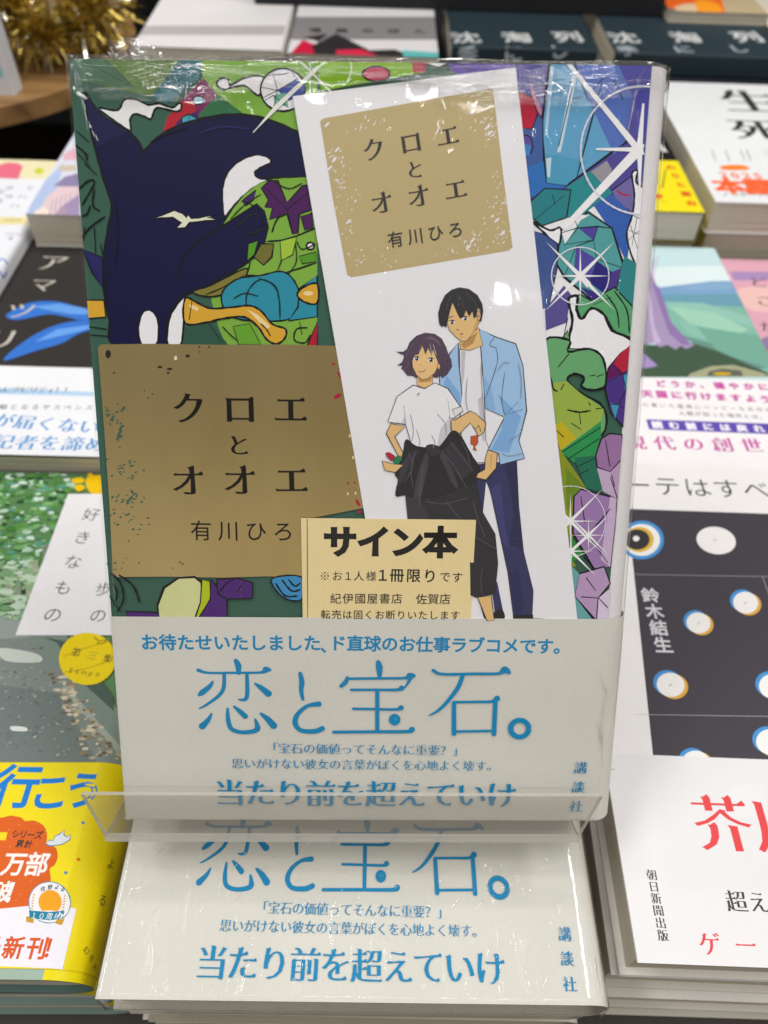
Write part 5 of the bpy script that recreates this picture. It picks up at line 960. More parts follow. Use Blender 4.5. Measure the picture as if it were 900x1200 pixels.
["l","0a090c",0.18,1,[75.13,104.86,77.65,103.26,82.66,102.26,86.05,106.84,88.19,106.13,90.9,101.73,93.4,97.66,92.46,95.03,88.96,93.34,83.82,91.04,78.63,90.24,75.19,91.13,72.81,90.96,73.36,94.89,72.6,96.54,74.38,100.87,75.13,104.86],1],
["p","302c34",0,[74.05,98.64,76.06,101.92,78.54,102.38,75.97,97.91,74.48,94.15,73.09,92.93]],
["p","302c34",0,[84.27,102.42,86.55,104.65,90.21,100.24,91.79,97.27,88.9,95,85.84,98.72]],
["p","3d3942",0,[80.15,102.54,78.61,98.67,77.52,94.17,77,89.62,78.81,88.41,79.89,94.18,81.09,100.18]],
["l","0a090c",0.15,0,[80.15,102.54,78.61,98.67,77.52,94.17,77,89.62,78.81,88.41,79.89,94.18,81.09,100.18,80.15,102.54],1],
["p","4a4650",0,[79.2,98.68,78.31,91.15,78.77,90.39,79.66,97.93]],
["p","3d3942",0,[82.66,102.26,84.36,98.71,86.41,94.23,87.79,92.58,88.36,93.34,86.6,97.98,84.12,102.57]],
["l","0a090c",0.15,0,[82.66,102.26,84.36,98.71,86.41,94.23,87.79,92.58,88.36,93.34,86.6,97.98,84.12,102.57,82.66,102.26],1],
["p","302c34",1,[79.99,103.13,81.3,103.73,83.15,103.15,83.55,101.68,82.1,100.78,80.48,101.21]],
["l","0a090c",0.15,1,[79.99,103.13,81.3,103.73,83.15,103.15,83.55,101.68,82.1,100.78,80.48,101.21,79.99,103.13],1],
["p","35323a",0,[75.27,91.13,78.64,89.63,81.73,84.9,75.88,84.87]],
["p","3a373f",0,[74.05,98.64,76.21,101.62,75.17,97.15,73.37,94.14]],
["l","35323a",0.09,1,[92.81,78.92,92.91,65.42],0],
["l","35323a",0.09,1,[93.49,78.93,93.67,65.43],0],
["l","35323a",0.09,1,[94.17,78.93,94.44,65.43],0],
["l","35323a",0.09,1,[94.85,78.94,95.21,65.44],0],
["l","35323a",0.09,1,[95.53,78.94,95.97,65.44],0],
["l","35323a",0.09,1,[96.21,78.94,96.74,65.44],0],
["l","35323a",0.09,1,[96.89,78.95,97.51,65.45],0],
["l","0e0d10",0.15,1,[81.33,102.4,80.68,98.69,82.96,95.71],0],
["l","0e0d10",0.15,1,[76.21,101.62,78.48,97.92],0],
["l","0e0d10",0.15,1,[91.89,94.27,81.62,89.65],0],
["p","e2bf8b",0,[94.09,64.46,97.53,64.96,98.57,58.29,96.72,58.12]],
["l","2a2430",0.19,0,[94.09,64.46,97.53,64.96,98.57,58.29,96.72,58.12,94.09,64.46],1],
["p","e2bf8b",0,[95.13,102.5,97.51,101.78,97.38,98.06,94.98,95.04,92.59,95.63,92.92,96.68,94.58,97.67,94.63,100.28]],
["l","2a2430",0.18,0,[95.13,102.5,97.51,101.78,97.38,98.06,94.98,95.04,92.59,95.63,92.92,96.68,94.58,97.67,94.63,100.28,95.13,102.5],1],
["l","2a2430",0.12,1,[96.06,101.4,96.05,98.05],0],
["p","e2bf8b",0,[69.33,99.72,70.36,99.36,71.83,98.92,74.49,98.64,72.6,96.76,70.01,97.27]],
["l","2a2430",0.15,0,[69.33,99.72,70.36,99.36,71.83,98.92,74.49,98.64,72.6,96.76,70.01,97.27,69.33,99.72],1],
["p","b02c40",0,[70.19,101.58,71.07,101.73,72.4,100.86,72.71,99.97,71.46,99.66,70.49,100.69]],
["l","501020",0.11,0,[70.19,101.58,71.07,101.73,72.4,100.86,72.71,99.97,71.46,99.66,70.49,100.69,70.19,101.58],1],
["p","2f7a50",0,[71.97,99.96,73.28,101.01,74.39,100.28,73.45,98.93,72.28,98.77]],
["l","103020",0.11,0,[71.97,99.96,73.28,101.01,74.39,100.28,73.45,98.93,72.28,98.77,71.97,99.96],1],
["l","8a8a96",0.13,1,[89.56,119.82,89.37,114.83,90.21,111.24],0],
["l","8a8a96",0.13,1,[92.67,123.37,93.29,116.3,94.14,109.09],0],
["l","8a8a96",0.13,1,[77.57,107.51,78.5,104.59,78.23,103.26],0],
["l","8a8a96",0.13,1,[82.58,111.18,84.46,109.02,84.9,106.1],0],
["l","8a8a96",0.13,1,[76.05,111.13,76.84,107.5,76.6,104.58],0],
["l","8a8a96",0.13,1,[81.25,106.08,82.17,104.25,81.69,102.85],0],
["l","8a8a96",0.13,1,[101.62,123.45,102.54,119.22,102.61,114.94],0],
["l","8a8a96",0.13,1,[96.69,121.3,98.04,123.42,99.47,123.43],0],
["l","8a8a96",0.13,1,[100.32,104.75,102.45,106.24,103.55,107.71],0],
["l","8a8a96",0.13,1,[98.62,101.79,100.49,101.06,103.99,101.83],0],
["l","57535e",0.15,1,[75.84,101.62,76.99,98.66,74.85,94.15],0],
["l","57535e",0.15,1,[77.66,102.37,76.42,97.91,77.1,92.66],0],
["l","57535e",0.15,1,[84.29,101.68,87.33,97.99,90.46,92.75],0],
["l","57535e",0.15,1,[85.67,104.64,88.72,100.97,91.79,97.27],0],
["l","57535e",0.15,1,[79.29,94.18,78.79,89.63,79.11,88.49],0],
["l","57535e",0.15,1,[88.6,104.67,90.16,101.73,91,98.76],0],
["l","57535e",0.15,1,[80.13,89.64,84.62,88.91,90.54,90.47],0],
["l","57535e",0.15,1,[85.34,89.68,87.67,86.63,89.22,84.95],0],
["l","57535e",0.15,1,[92.05,89.72,93.34,85.13,95.39,80.5],0],
["l","57535e",0.15,1,[93.13,80.49,95.45,78.94,98.54,77.39],0],
["l","57535e",0.15,1,[94.94,72.64,94.7,68.65,95.22,65.03],0]],
"slip":[
["l","1a1612",0.21,0,[50.79,84.94,50.52,57.83],0],
["l","3a342c",0.16,0,[50.52,57.95,92.28,57.89],0],
["t","14110e","サイン本",8.48,"heavy",0,[59.01,79.15,84.13,79.09]],
["t","14110e","お",2.76,"g",0,[58.18,70.01,58.23,70.01]],
["l","14110e",0.16,0,[54.09,70.98,55.99,68.99],0],
["l","14110e",0.16,0,[56.01,70.99,54.07,68.98],0],
["p","14110e",0,[55.26,70.88,55.2,70.72,55.05,70.66,54.9,70.72,54.84,70.88,54.9,71.03,55.05,71.1,55.2,71.04]],
["p","14110e",0,[55.25,69.1,55.18,68.94,55.03,68.87,54.88,68.94,54.82,69.1,54.88,69.25,55.04,69.32,55.19,69.26]],
["p","14110e",0,[54.4,69.98,54.34,69.83,54.19,69.76,54.04,69.82,53.98,69.98,54.04,70.14,54.19,70.21,54.34,70.14]],
["p","14110e",0,[56.1,69.99,56.04,69.84,55.89,69.77,55.74,69.83,55.68,69.99,55.74,70.15,55.89,70.22,56.04,70.15]],
["t","14110e","１",2.76,"g",0,[60.94,70.02,60.99,70.02]],
["t","14110e","人様",2.76,"g",0,[63.65,70.04,66.79,70]],
["t","14110e","１",3.82,"gm",0,[69.71,70.3,69.76,70.3]],
["t","14110e","冊限り",3.82,"gm",0,[73.33,70.32,81.74,70.15]],
["t","14110e","です",2.97,"g",0,[85.58,69.95,88.68,69.85]],
["t","14110e","紀伊國屋書店",2.97,"g",0,[57.77,63.95,73.41,64.04]],
["t","14110e","佐賀店",3.02,"g",0,[79.73,63.96,85.74,64]],
["t","14110e","転売は固くお断りいたします",2.65,"g",0,[55.16,59.63,88.45,59.58]]],
"obi":[
["t","2786b4","お待たせいたしました",4.64,"gb",0,[9.54,51.78,51.59,51.76]],
["t","2786b4","、",4.44,"gb",0,[55.8,51.06,55.8,51.06]],
["t","2786b4","ド直球のお仕事ラブコメです。",4.55,"gb",0,[58.25,51.79,116.61,51.14]],
["b","2786b4",[31.69,46.71,1.22,32.25,45.31,1.74,32.26,43.25,1.04]],
["b","2786b4",[21.79,44.04,1.03,24.36,43.3,0.69,31.14,43.34,0.69,37.92,43.46,0.69,39.42,44.22,1.89,40.46,44.23,0.86]],
["b","2786b4",[28.51,42.85,0.96,28.19,39.07,1.04,26.7,36.69,0.96,23.34,34.09,0.7,21.54,33.13,0.35]],
["b","2786b4",[34.43,42.88,0.96,34.34,37.49,1.13,33.67,35.77,1.04,32.09,35.76,0.44]],
["b","2786b4",[25.48,40.96,0.44,24.54,39.44,1.22,22.63,37.81,1.57,21.72,37.05,0.87]],
["b","2786b4",[36.44,40.34,0.52,37.98,39.21,1.39,39.86,37.51,1.91]],
["b","2786b4",[24.73,31.69,0.44,23.77,29.85,1.23,22.1,28,1.85]],
["b","2786b4",[29.02,33.16,0.61,29.06,29.78,1.22,29.86,27.26,1.22,32.48,26.29,1.13,35.68,26.6,1.31,36.77,27.58,1.57,36.22,30.1,0.52]],
["b","2786b4",[30.79,33.74,0.62,32.24,32.4,1.32,33.6,30.96,1.5]],
["b","2786b4",[37.77,31.75,0.7,39.49,30.21,1.58,41.04,28.28,1.94]],
["b","2786b4",[48.36,43.32,0.96,48.76,40.87,1.39,48.55,38.5,1.13,48.94,35.93,0.78]],
["b","2786b4",[53.15,34.61,1.5,50.15,34.02,0.97,47.56,31.69,1.23,46.8,29.08,1.41,48.27,26.94,1.23,51.82,26.66,1.41,53.96,27.45,1.5]],
["b","2786b4",[68.76,46.61,1.13,69.03,45.11,1.83,69.14,42.67,1.04]],
["b","2786b4",[60.67,42.25,0.78,60.23,40.93,1.31,59.09,39.79,1.04]],
["b","2786b4",[61.02,41.88,0.7,68.71,42.01,0.7,75.52,42.13,0.7,77,42.71,1.91,77.96,42.81,1.22]],
["b","2786b4",[77.27,42.14,1.06,76.42,40.43,0.62,75.65,39.29,0.35]],
["b","2786b4",[61.71,38.75,0.7,67.85,38.78,0.7,73.55,38.81,0.79,74.95,39.29,1.5]],
["b","2786b4",[62.24,33.3,0.7,67.88,33.23,0.7,73.62,33.16,0.79,74.85,33.64,1.5]],
["b","2786b4",[68.55,38.59,1.06,68.63,26.93,1.06]],
["b","2786b4",[57.08,26.49,0.89,67.03,26.63,0.89,76.63,26.76,0.98,77.87,27.35,1.6]],
["b","2786b4",[83.17,44.34,0.96,85.64,43.31,0.78,94.03,43.45,0.78,100.15,43.57,0.78,101.85,44.62,2,103.11,43.87,0.96]],
["b","2786b4",[90.98,43.15,1.04,89.86,39.74,1.13,87.42,35.91,1.04,84.85,33.01,0.78,82.4,31.46,0.35]],
["b","2786b4",[88.85,35.15,1.06,89.12,26.13,1.23]],
["b","2786b4",[88.85,35.34,0.7,94.31,35.46,0.7,98.72,35.57,0.79,100.19,36.44,1.67]],
["b","2786b4",[99.78,35.58,1.14,99.82,26.07,1.23]],
["b","2786b4",[89.27,26.81,0.71,99.51,27.05,0.71]],
["l","2786b4",1.17,1,[109.01,27.77,108.98,27.23,108.83,26.71,108.57,26.24,108.21,25.86,107.76,25.56,107.26,25.38,106.73,25.31,106.19,25.37,105.67,25.55,105.2,25.84,104.8,26.23,104.49,26.69,104.29,27.21,104.2,27.75,104.24,28.3,104.39,28.81,104.66,29.28,105.02,29.66,105.46,29.95,105.96,30.14,106.49,30.2,107.03,30.14,107.54,29.96,108.01,29.67,108.41,29.29,108.72,28.83,108.93,28.32,109.01,27.77],0],
["p","2786b4",0,[74.72,30.26,74.67,29.83,74.53,29.43,74.29,29.09,73.99,28.83,73.62,28.66,73.23,28.6,72.84,28.66,72.48,28.82,72.16,29.08,71.92,29.42,71.76,29.82,71.71,30.25,71.76,30.67,71.9,31.07,72.14,31.41,72.45,31.68,72.81,31.84,73.19,31.9,73.58,31.85,73.95,31.68,74.26,31.42,74.51,31.08,74.66,30.69]],
["p","4a93b4",0,[74.1,30.45,73.92,30.11,73.48,29.96,73.04,30.1,72.86,30.45,73.04,30.79,73.47,30.93,73.91,30.79]],
["t","2786b4","「宝石の価値ってそんなに重要？」",3.44,"m",0,[40.44,21.77,90.53,21.2]],
["t","2786b4","思いがけない彼女の言葉がぼくを心地よく壊す。",3.33,"m",0,[31.12,17.15,99.94,16.63]],
["t","2786b4","当たり前を超えていけ",8.58,"mb2",0,[28.72,8.35,102.64,7.8]],
["t","2786b4","講談社",3.73,"mb2",1,[123.64,16.2,123.25,4.44]]],
"yellow":[
["p","62875c",0,[16.52,193.43,92.8,196.01,131.86,59.13,58.63,57.75]],
["leaf",["4f8244","6a9a58","8cb884","3c6a3c","b4d0ba","669a82","2e5434","78a874","d4e6da"],[26.07,187.62,94.28,189.87,92.12,111.06,37.74,122.77],1100,2.3,3],
["p","828c88",0,[50.15,118.02,78.23,115.62,94.01,104.54,110.89,86.89,127.58,65.73,129.6,60.97,63.26,59.71]],
["p","98a39e",0,[50.15,118.02,78.23,115.62,87.22,106.74,50.61,103.5]],
["p","737d7b",0,[60.77,90.13,103.69,84.58,121.37,60.81,63.26,59.71]],
["p","7f8f84",0,[84.81,107.87,98.1,108.19,125.99,76.68,128.04,65.73,110.76,83.67]],
["p","a3ada4",0,[103.77,87.81,127.35,66.69,128.71,62.86,102.61,86.71]],
["p","4f6058",0,[90.27,106.81,96.04,104.58,110.61,87.96,122.64,78.67,121.4,83.9,102.13,104.73]],
["leaf",["b8ac94","8f8268","6d614c","d5ccb8"],[96.32,93.14,103.24,93.3,129.28,62.39,117.35,62.16],160,1.3,5],
["leaf",["98a09c","6d7674","a8aeaa","5f6866"],[70.74,103.98,90.97,104.46,115.39,62.6,80.67,61.93],220,0.7,8],
["p","a9a79a",0,[73.99,141.07,78.39,141.19,84,123.97,78.92,123.84]],
["p","98998c",0,[68.43,132.74,71.23,132.81,75.4,121.19,71.83,121.1]],
["p","7f8a78",0,[77.96,148.23,79.52,148.27,85.94,127.91,83.59,127.85]],
["p","8c9484",0,[71.46,136.87,72.76,136.91,77.73,122.52,75.62,122.47]],
["p","a4a598",0,[62.59,133.92,65.83,134.01,70.57,121.06,66.58,120.96]],
["leaf",["8fae88","a8c4a2","c4d6c4","7d9f7a"],[57.01,140.6,87.74,141.45,85.02,113.93,62.31,113.37],160,2.6,13],
["p","dfe3e0",1,[90.13,72.39,94.91,72.18,95.81,70.8,91.08,70.9]],
["p","ccd3cc",1,[76.56,101.79,90.34,99.8,92.36,96.42,80.26,96.71]],
["p","f2c915",1,[85.79,185.22,92.14,186.6,94.67,176.34,91.28,175.59,87.76,179.03]],
["p","f2c915",1,[81.94,180.15,84.38,181.37,86.72,179.32,84.26,177.3]],
["p","f2c915",1,[79.43,184.02,83.29,185.47,85.51,183.06,82.45,181.8]],
["p","f2c915",1,[85.79,187.57,87.48,188.13,88.12,185.63,86.55,185.58]],
["p","f2c915",1,[87.65,175.8,91.28,175.59,91.26,171.93,89.06,172.65]],
["p","f0eff2",0,[80.46,175.89,99.42,176.49,115.68,108.02,80.41,107.17]],
["t","2a2a2c","好きなもの",7.19,"gl",1,[93.04,164.98,91.33,116.32]],
["t","2a2a2c","歩の",6.64,"gl",1,[107.21,128.21,108.02,116.36]],
["p","f0d81a",0,[118.77,98.39,119.03,96.76,119.04,95.18,118.79,93.68,118.31,92.3,117.59,91.07,116.67,90.02,115.56,89.16,114.29,88.53,112.88,88.14,111.39,87.98,109.83,88.07,108.24,88.4,106.66,88.97,105.12,89.76,103.67,90.76,102.33,91.94,101.15,93.28,100.13,94.75,99.33,96.31,98.74,97.93,98.4,99.57,98.32,101.19,98.49,102.74,98.92,104.19,99.6,105.5,100.51,106.63,101.63,107.56,102.94,108.25,104.4,108.69,105.97,108.86,107.61,108.77,109.28,108.4,110.93,107.78,112.52,106.92,114.01,105.84,115.36,104.58,116.53,103.17,117.51,101.64,118.26,100.03]],
["l","8a7a20",0.2,1,[99.89,98.87,106.81,102.5,116.15,106.01],0],
["l","8a7a20",0.2,1,[101.91,92.71,109.88,94.57,118.02,98.15],0],
["t","2a2a2c","第三集",3.6,"mb2",0,[104.04,100.69,115.93,98.44]],
["t","6a6020","Sampo",2.77,"g",0,[104.17,93.54,113.91,92.43]],
["l","7a6a20",0.31,1,[108.65,107.25,111.14,105.53,113.54,106.18,112.45,104.39,110.27,104.92],0]],
"yellowobi":[
["t","2f7ecb","行",14.52,"gb",0,[98.19,52.74,98.23,52.74]],
["t","2f7ecb","こう",12.54,"gb",0,[109.28,51.14,119.58,51.91]],
["p","d2682a",1,[84.64,38.76,89.72,42.67,96.22,42.78,99.26,43.48,102.73,42.89,104.1,41.97,106.89,42.11,109.87,40.88,111.45,39.21,112.28,37.13,112.76,35.48,115.67,34.3,117,31.88,116.84,29.47,115.72,28.26,116.77,25.53,116.99,23.21,116.44,20.16,114.79,17.51,111.67,14.52,106.21,12.81,97.93,13.6,86.38,25.07]],
["t","2a2a2c","シリーズ",2.58,"gb",0,[102.54,38.02,109.57,37.84]],
["t","2a2a2c","累計",2.41,"gb",0,[104.7,35.27,107.29,35.19]],
["p","f0d81a",0,[96.8,38.46,99.88,38.52,100.13,36.19,97.15,36.14]],
["t","f2f0ee","０万部",6.93,"gb",0,[98.1,29.57,111.63,29.59]],
["p","dfe4ea",0,[112.23,35.56,113.35,36.4,114.44,36.34,114.51,37.59,115.83,38.24,116.86,39.51,117.1,38.05,118.21,37.44,119.09,38.16,119.3,36.63,117.51,35.36,115.49,34.91,113.61,34.76]],
["l","3a6aa0",0.21,0,[112.23,35.56,113.35,36.4,114.44,36.34,114.51,37.59,115.83,38.24,116.86,39.51,117.1,38.05,118.21,37.44,119.09,38.16,119.3,36.63,117.51,35.36,115.49,34.91,113.61,34.76,112.23,35.56],1],
["p","5b86b8",0,[122.56,41.73,122.28,41.2,121.55,41.39,121.37,42.04,122,42.25]],
["p","d2682a",0,[123.94,31.1,123.67,30.6,122.96,30.78,122.79,31.39,123.4,31.59]],
["p","5b86b8",0,[121.27,27.32,121,26.83,120.29,27.01,120.13,27.6,120.73,27.8]],
["t","f2f0ee","破",6,"gb",0,[103.81,21.87,103.85,21.87]],
["t","f2f0ee","！",6.15,"heavy",0,[107.61,21.92,107.65,21.92]],
["p","eceaf2",0,[93,16.09,112.54,18.22,126.05,17.97,126.29,2.67,97.69,3.39]],
["p","eab58a",0,[111.42,39.07,111.35,38.91,111.14,38.97,111.08,39.17,111.25,39.23]],
["p","eab58a",0,[97.94,37.08,97.88,36.92,97.67,36.98,97.6,37.17,97.77,37.23]],
["p","eab58a",0,[103.27,32.09,103.2,31.93,103,31.99,102.93,32.18,103.1,32.24]],
["p","eab58a",0,[99.51,36.71,99.44,36.55,99.23,36.6,99.17,36.8,99.34,36.86]],
["p","eab58a",0,[100.36,39.26,100.29,39.1,100.08,39.16,100.01,39.36,100.19,39.42]],
["p","eab58a",0,[104.86,34.44,104.79,34.28,104.58,34.33,104.52,34.53,104.69,34.59]],
["p","eab58a",0,[110.13,35.16,110.06,35,109.85,35.06,109.79,35.25,109.97,35.32]],
["p","eab58a",0,[99.59,29.28,99.52,29.13,99.32,29.18,99.26,29.37,99.42,29.43]],
["p","eab58a",0,[95.75,39.84,95.69,39.68,95.48,39.74,95.41,39.94,95.58,40]],
["p","eab58a",0,[110.48,32.02,110.41,31.86,110.21,31.92,110.15,32.11,110.32,32.17]],
["p","eab58a",0,[102.06,34.45,102,34.29,101.79,34.35,101.72,34.54,101.89,34.6]],
["p","eab58a",0,[110.35,32.66,110.28,32.51,110.07,32.56,110.01,32.75,110.18,32.82]],
["p","eab58a",0,[111.32,24.79,111.25,24.64,111.05,24.69,110.99,24.88,111.16,24.93]],
["p","eab58a",0,[108.04,41.15,107.97,40.99,107.76,41.05,107.7,41.25,107.87,41.31]],
["p","eab58a",0,[116.37,19.42,116.3,19.28,116.1,19.33,116.04,19.51,116.21,19.56]],
["p","eab58a",0,[108.74,19.59,108.67,19.45,108.47,19.5,108.42,19.68,108.58,19.73]],
["p","eab58a",0,[98.1,31.8,98.04,31.65,97.83,31.7,97.77,31.89,97.94,31.95]],
["p","eab58a",0,[102.53,20.22,102.47,20.08,102.27,20.13,102.21,20.3,102.37,20.36]],
["p","eab58a",0,[101.85,37.08,101.78,36.92,101.57,36.97,101.51,37.17,101.68,37.23]],
["p","eab58a",0,[102.87,40.75,102.8,40.59,102.59,40.65,102.53,40.84,102.7,40.91]],
["p","eab58a",0,[102.38,19.33,102.32,19.18,102.12,19.23,102.06,19.41,102.22,19.47]],
["p","eab58a",0,[109.25,21.27,109.18,21.13,108.98,21.18,108.93,21.36,109.09,21.41]],
["p","eab58a",0,[104.13,20.09,104.06,19.95,103.86,20,103.8,20.18,103.97,20.24]],
["p","f0eff2",0,[124.13,19.33,124.3,18.38,124.28,17.47,124.08,16.62,123.71,15.85,123.17,15.19,122.49,14.65,121.68,14.25,120.77,14,119.78,13.9,118.75,13.97,117.7,14.19,116.67,14.57,115.68,15.08,114.76,15.73,113.94,16.48,113.25,17.32,112.71,18.22,112.33,19.15,112.13,20.1,112.11,21.02,112.28,21.9,112.64,22.69,113.16,23.39,113.85,23.96,114.67,24.38,115.6,24.65,116.62,24.75,117.68,24.68,118.77,24.44,119.83,24.05,120.84,23.5,121.77,22.83,122.58,22.05,123.26,21.19,123.78,20.27]],
["l","4a80a0",0.2,0,[124.13,19.33,124.3,18.38,124.28,17.47,124.08,16.62,123.71,15.85,123.17,15.19,122.49,14.65,121.68,14.25,120.77,14,119.78,13.9,118.75,13.97,117.7,14.19,116.67,14.57,115.68,15.08,114.76,15.73,113.94,16.48,113.25,17.32,112.71,18.22,112.33,19.15,112.13,20.1,112.11,21.02,112.28,21.9,112.64,22.69,113.16,23.39,113.85,23.96,114.67,24.38,115.6,24.65,116.62,24.75,117.68,24.68,118.77,24.44,119.83,24.05,120.84,23.5,121.77,22.83,122.58,22.05,123.26,21.19,123.78,20.27,124.13,19.33],1],
["p","eaa83a",0,[121.74,19.4,121.85,18.75,121.81,18.13,121.62,17.56,121.29,17.07,120.84,16.68,120.28,16.41,119.64,16.26,118.95,16.25,118.24,16.38,117.53,16.63,116.85,17,116.25,17.48,115.73,18.04,115.33,18.66,115.06,19.31,114.94,19.96,114.96,20.59,115.14,21.17,115.46,21.67,115.92,22.07,116.48,22.36,117.13,22.5,117.83,22.52,118.56,22.39,119.28,22.12,119.96,21.74,120.57,21.25,121.08,20.68,121.48,20.06]],
["p","f0eff2",0,[123.3,15.71,123.27,15.33,122.97,14.97,122.41,14.66,121.65,14.42,120.72,14.26,119.7,14.19,118.65,14.23,117.64,14.36,116.74,14.58,116.01,14.87,115.5,15.22,115.25,15.59,115.27,15.98,115.57,16.34,116.12,16.65,116.88,16.9,117.81,17.06,118.84,17.12,119.91,17.09,120.92,16.95,121.83,16.73,122.55,16.43,123.06,16.09]],
["p","c39a4a",0,[112.67,15.45,114.95,15.66,115.32,13.77,113.21,14.1]],
["p","c39a4a",0,[121.45,14.84,123.69,15.05,123.34,13.41,121.56,13.75]],
["p","2a7f9c",0,[113.03,17.04,118.87,16.75,123.11,17.11,123.2,15.05,119.51,14.56,113.83,15.1]],
["p","c9903a",0,[113.61,21.01,113.34,21.02,112.9,21.25,112.72,21.47,112.99,21.47,113.43,21.24]],
["p","c9903a",0,[122.46,21.24,122.41,21.01,122.11,20.77,121.84,20.76,121.89,20.98,122.19,21.22]],
["p","c9903a",0,[113.67,20.26,113.4,20.26,112.96,20.49,112.79,20.71,113.06,20.71,113.5,20.48]],
["p","c9903a",0,[122.54,20.48,122.5,20.25,122.2,20.01,121.93,20,121.98,20.23,122.28,20.47]],
["p","c9903a",0,[113.74,19.5,113.47,19.51,113.03,19.74,112.86,19.96,113.12,19.95,113.56,19.73]],
["p","c9903a",0,[122.63,19.73,122.59,19.5,122.28,19.26,122.02,19.25,122.06,19.47,122.37,19.71]],
["p","c9903a",0,[113.8,18.76,113.54,18.76,113.1,18.99,112.92,19.21,113.19,19.2,113.63,18.98]],
["p","c9903a",0,[122.72,18.98,122.67,18.75,122.37,18.51,122.11,18.5,122.15,18.73,122.45,18.96]],
["p","c9903a",0,[114.11,18.01,113.85,18.02,113.41,18.24,113.23,18.46,113.5,18.46,113.94,18.23]],
["p","c9903a",0,[122.8,18.23,122.76,18.01,122.46,17.77,122.2,17.76,122.24,17.98,122.54,18.22]],
["p","c9903a",0,[114.18,17.27,113.91,17.27,113.47,17.5,113.3,17.72,113.57,17.71,114,17.49]],
["p","c9903a",0,[122.89,17.48,122.85,17.26,122.54,17.03,122.28,17.01,122.32,17.24,122.63,17.47]],
["t","f0f4f4","１０周年",1.92,"g",0,[114.84,15.74,121.52,15.57]],
["t","24485c","住野",1.39,"gb",0,[115.33,22.8,117.25,23.29]],
["t","24485c","よる",1.39,"gb",0,[119.23,23.32,121.11,22.81]],
["t","d0602a","最新刊",5.85,"gb",0,[105.17,7.64,118.26,7.63]],
["t","d0602a","！",5.85,"gb",0,[122.82,7.7,122.86,7.7]],
["t","2a2a2c","よ",3.36,"gl",0,[133.33,31.53,133.37,31.53]],
["t","2a2a2c","る",3.49,"gl",0,[133.29,21.35,133.33,21.35]],
["t","2a2a2c","幻冬舎",2.03,"m",0,[131.63,7.99,136.32,4.57]]],
"goethe":[
["p","3a363f",0,[26.03,162.03,125.21,162.61,70.45,20.53,11.81,18.43]],
["l","b8b4ba",0.28,0,[16.93,128.95,113.28,131.66],0],
["l","b8b4ba",0.24,0,[12.37,71.87,91.01,73.87],0],
["l","b8b4ba",0.28,0,[71.9,130.47,71.81,99.55],0],
["p","4f90cc",0,[37.73,146.44,37.24,144.74,36.5,143.08,35.54,141.53,34.39,140.12,33.07,138.9,31.64,137.89,30.13,137.13,28.59,136.63,27.06,136.42,25.58,136.49,24.21,136.84,22.96,137.46,21.9,138.35,21.03,139.46,20.4,140.78,20.02,142.27,19.9,143.87,20.06,145.56,20.48,147.27,21.17,148.95,22.1,150.55,23.24,152.03,24.56,153.32,26.03,154.4,27.59,155.22,29.19,155.76,30.79,155.99,32.33,155.92,33.76,155.54,35.03,154.86,36.11,153.91,36.97,152.72,37.57,151.33,37.9,149.79,37.95,148.14]],
["p","f2f0ee",0,[36.19,146.36,35.79,144.96,35.19,143.59,34.39,142.31,33.44,141.14,32.35,140.12,31.17,139.29,29.92,138.66,28.64,138.24,27.37,138.06,26.15,138.12,25.01,138.41,23.98,138.94,23.1,139.67,22.38,140.59,21.86,141.69,21.55,142.92,21.46,144.24,21.59,145.63,21.95,147.04,22.52,148.43,23.29,149.75,24.23,150.96,25.32,152.02,26.53,152.91,27.82,153.58,29.14,154.02,30.45,154.21,31.72,154.15,32.89,153.84,33.94,153.28,34.84,152.51,35.54,151.53,36.04,150.39,36.32,149.12,36.37,147.77]],
["p","d8b45a",0,[33.74,146.48,33.35,145.16,32.73,143.88,31.9,142.71,30.91,141.7,29.79,140.89,28.6,140.31,27.39,139.98,26.2,139.92,25.09,140.13,24.1,140.61,23.27,141.32,22.65,142.25,22.25,143.36,22.1,144.6,22.21,145.91,22.57,147.24,23.17,148.53,23.98,149.73,24.97,150.78,26.1,151.63,27.32,152.24,28.57,152.58,29.79,152.64,30.93,152.42,31.94,151.92,32.77,151.17,33.39,150.2,33.76,149.06,33.88,147.81]],
["p","2b262c",0,[32.1,146.4,31.78,145.33,31.26,144.3,30.56,143.35,29.72,142.53,28.76,141.87,27.73,141.39,26.68,141.12,25.65,141.07,24.68,141.24,23.81,141.62,23.09,142.2,22.53,142.95,22.18,143.84,22.03,144.84,22.11,145.9,22.41,146.98,22.92,148.02,23.61,148.99,24.45,149.83,25.42,150.52,26.47,151.01,27.54,151.29,28.6,151.35,29.59,151.17,30.47,150.77,31.2,150.17,31.74,149.4,32.08,148.48,32.21,147.47]],
["p","f0eeec",0,[28.16,146.69,27.57,145.63,26.54,145.16,25.67,145.54,25.47,146.55,26.05,147.62,27.09,148.1,27.96,147.71]],
["p","f2f0ee",0,[65.82,145.82,65.22,144.67,64.43,143.6,63.46,142.64,62.35,141.83,61.12,141.18,59.82,140.71,58.49,140.44,57.15,140.37,55.85,140.51,54.63,140.85,53.53,141.38,52.57,142.09,51.79,142.96,51.21,143.96,50.84,145.06,50.71,146.23,50.81,147.44,51.14,148.65,51.71,149.83,52.48,150.93,53.44,151.92,54.57,152.77,55.81,153.45,57.14,153.95,58.52,154.23,59.9,154.31,61.23,154.16,62.48,153.8,63.61,153.24,64.57,152.49,65.34,151.59,65.91,150.56,66.24,149.43,66.34,148.24,66.19,147.02]],
["l","4a4650",0.29,1,[57.19,146.93,58.88,147.98],0],
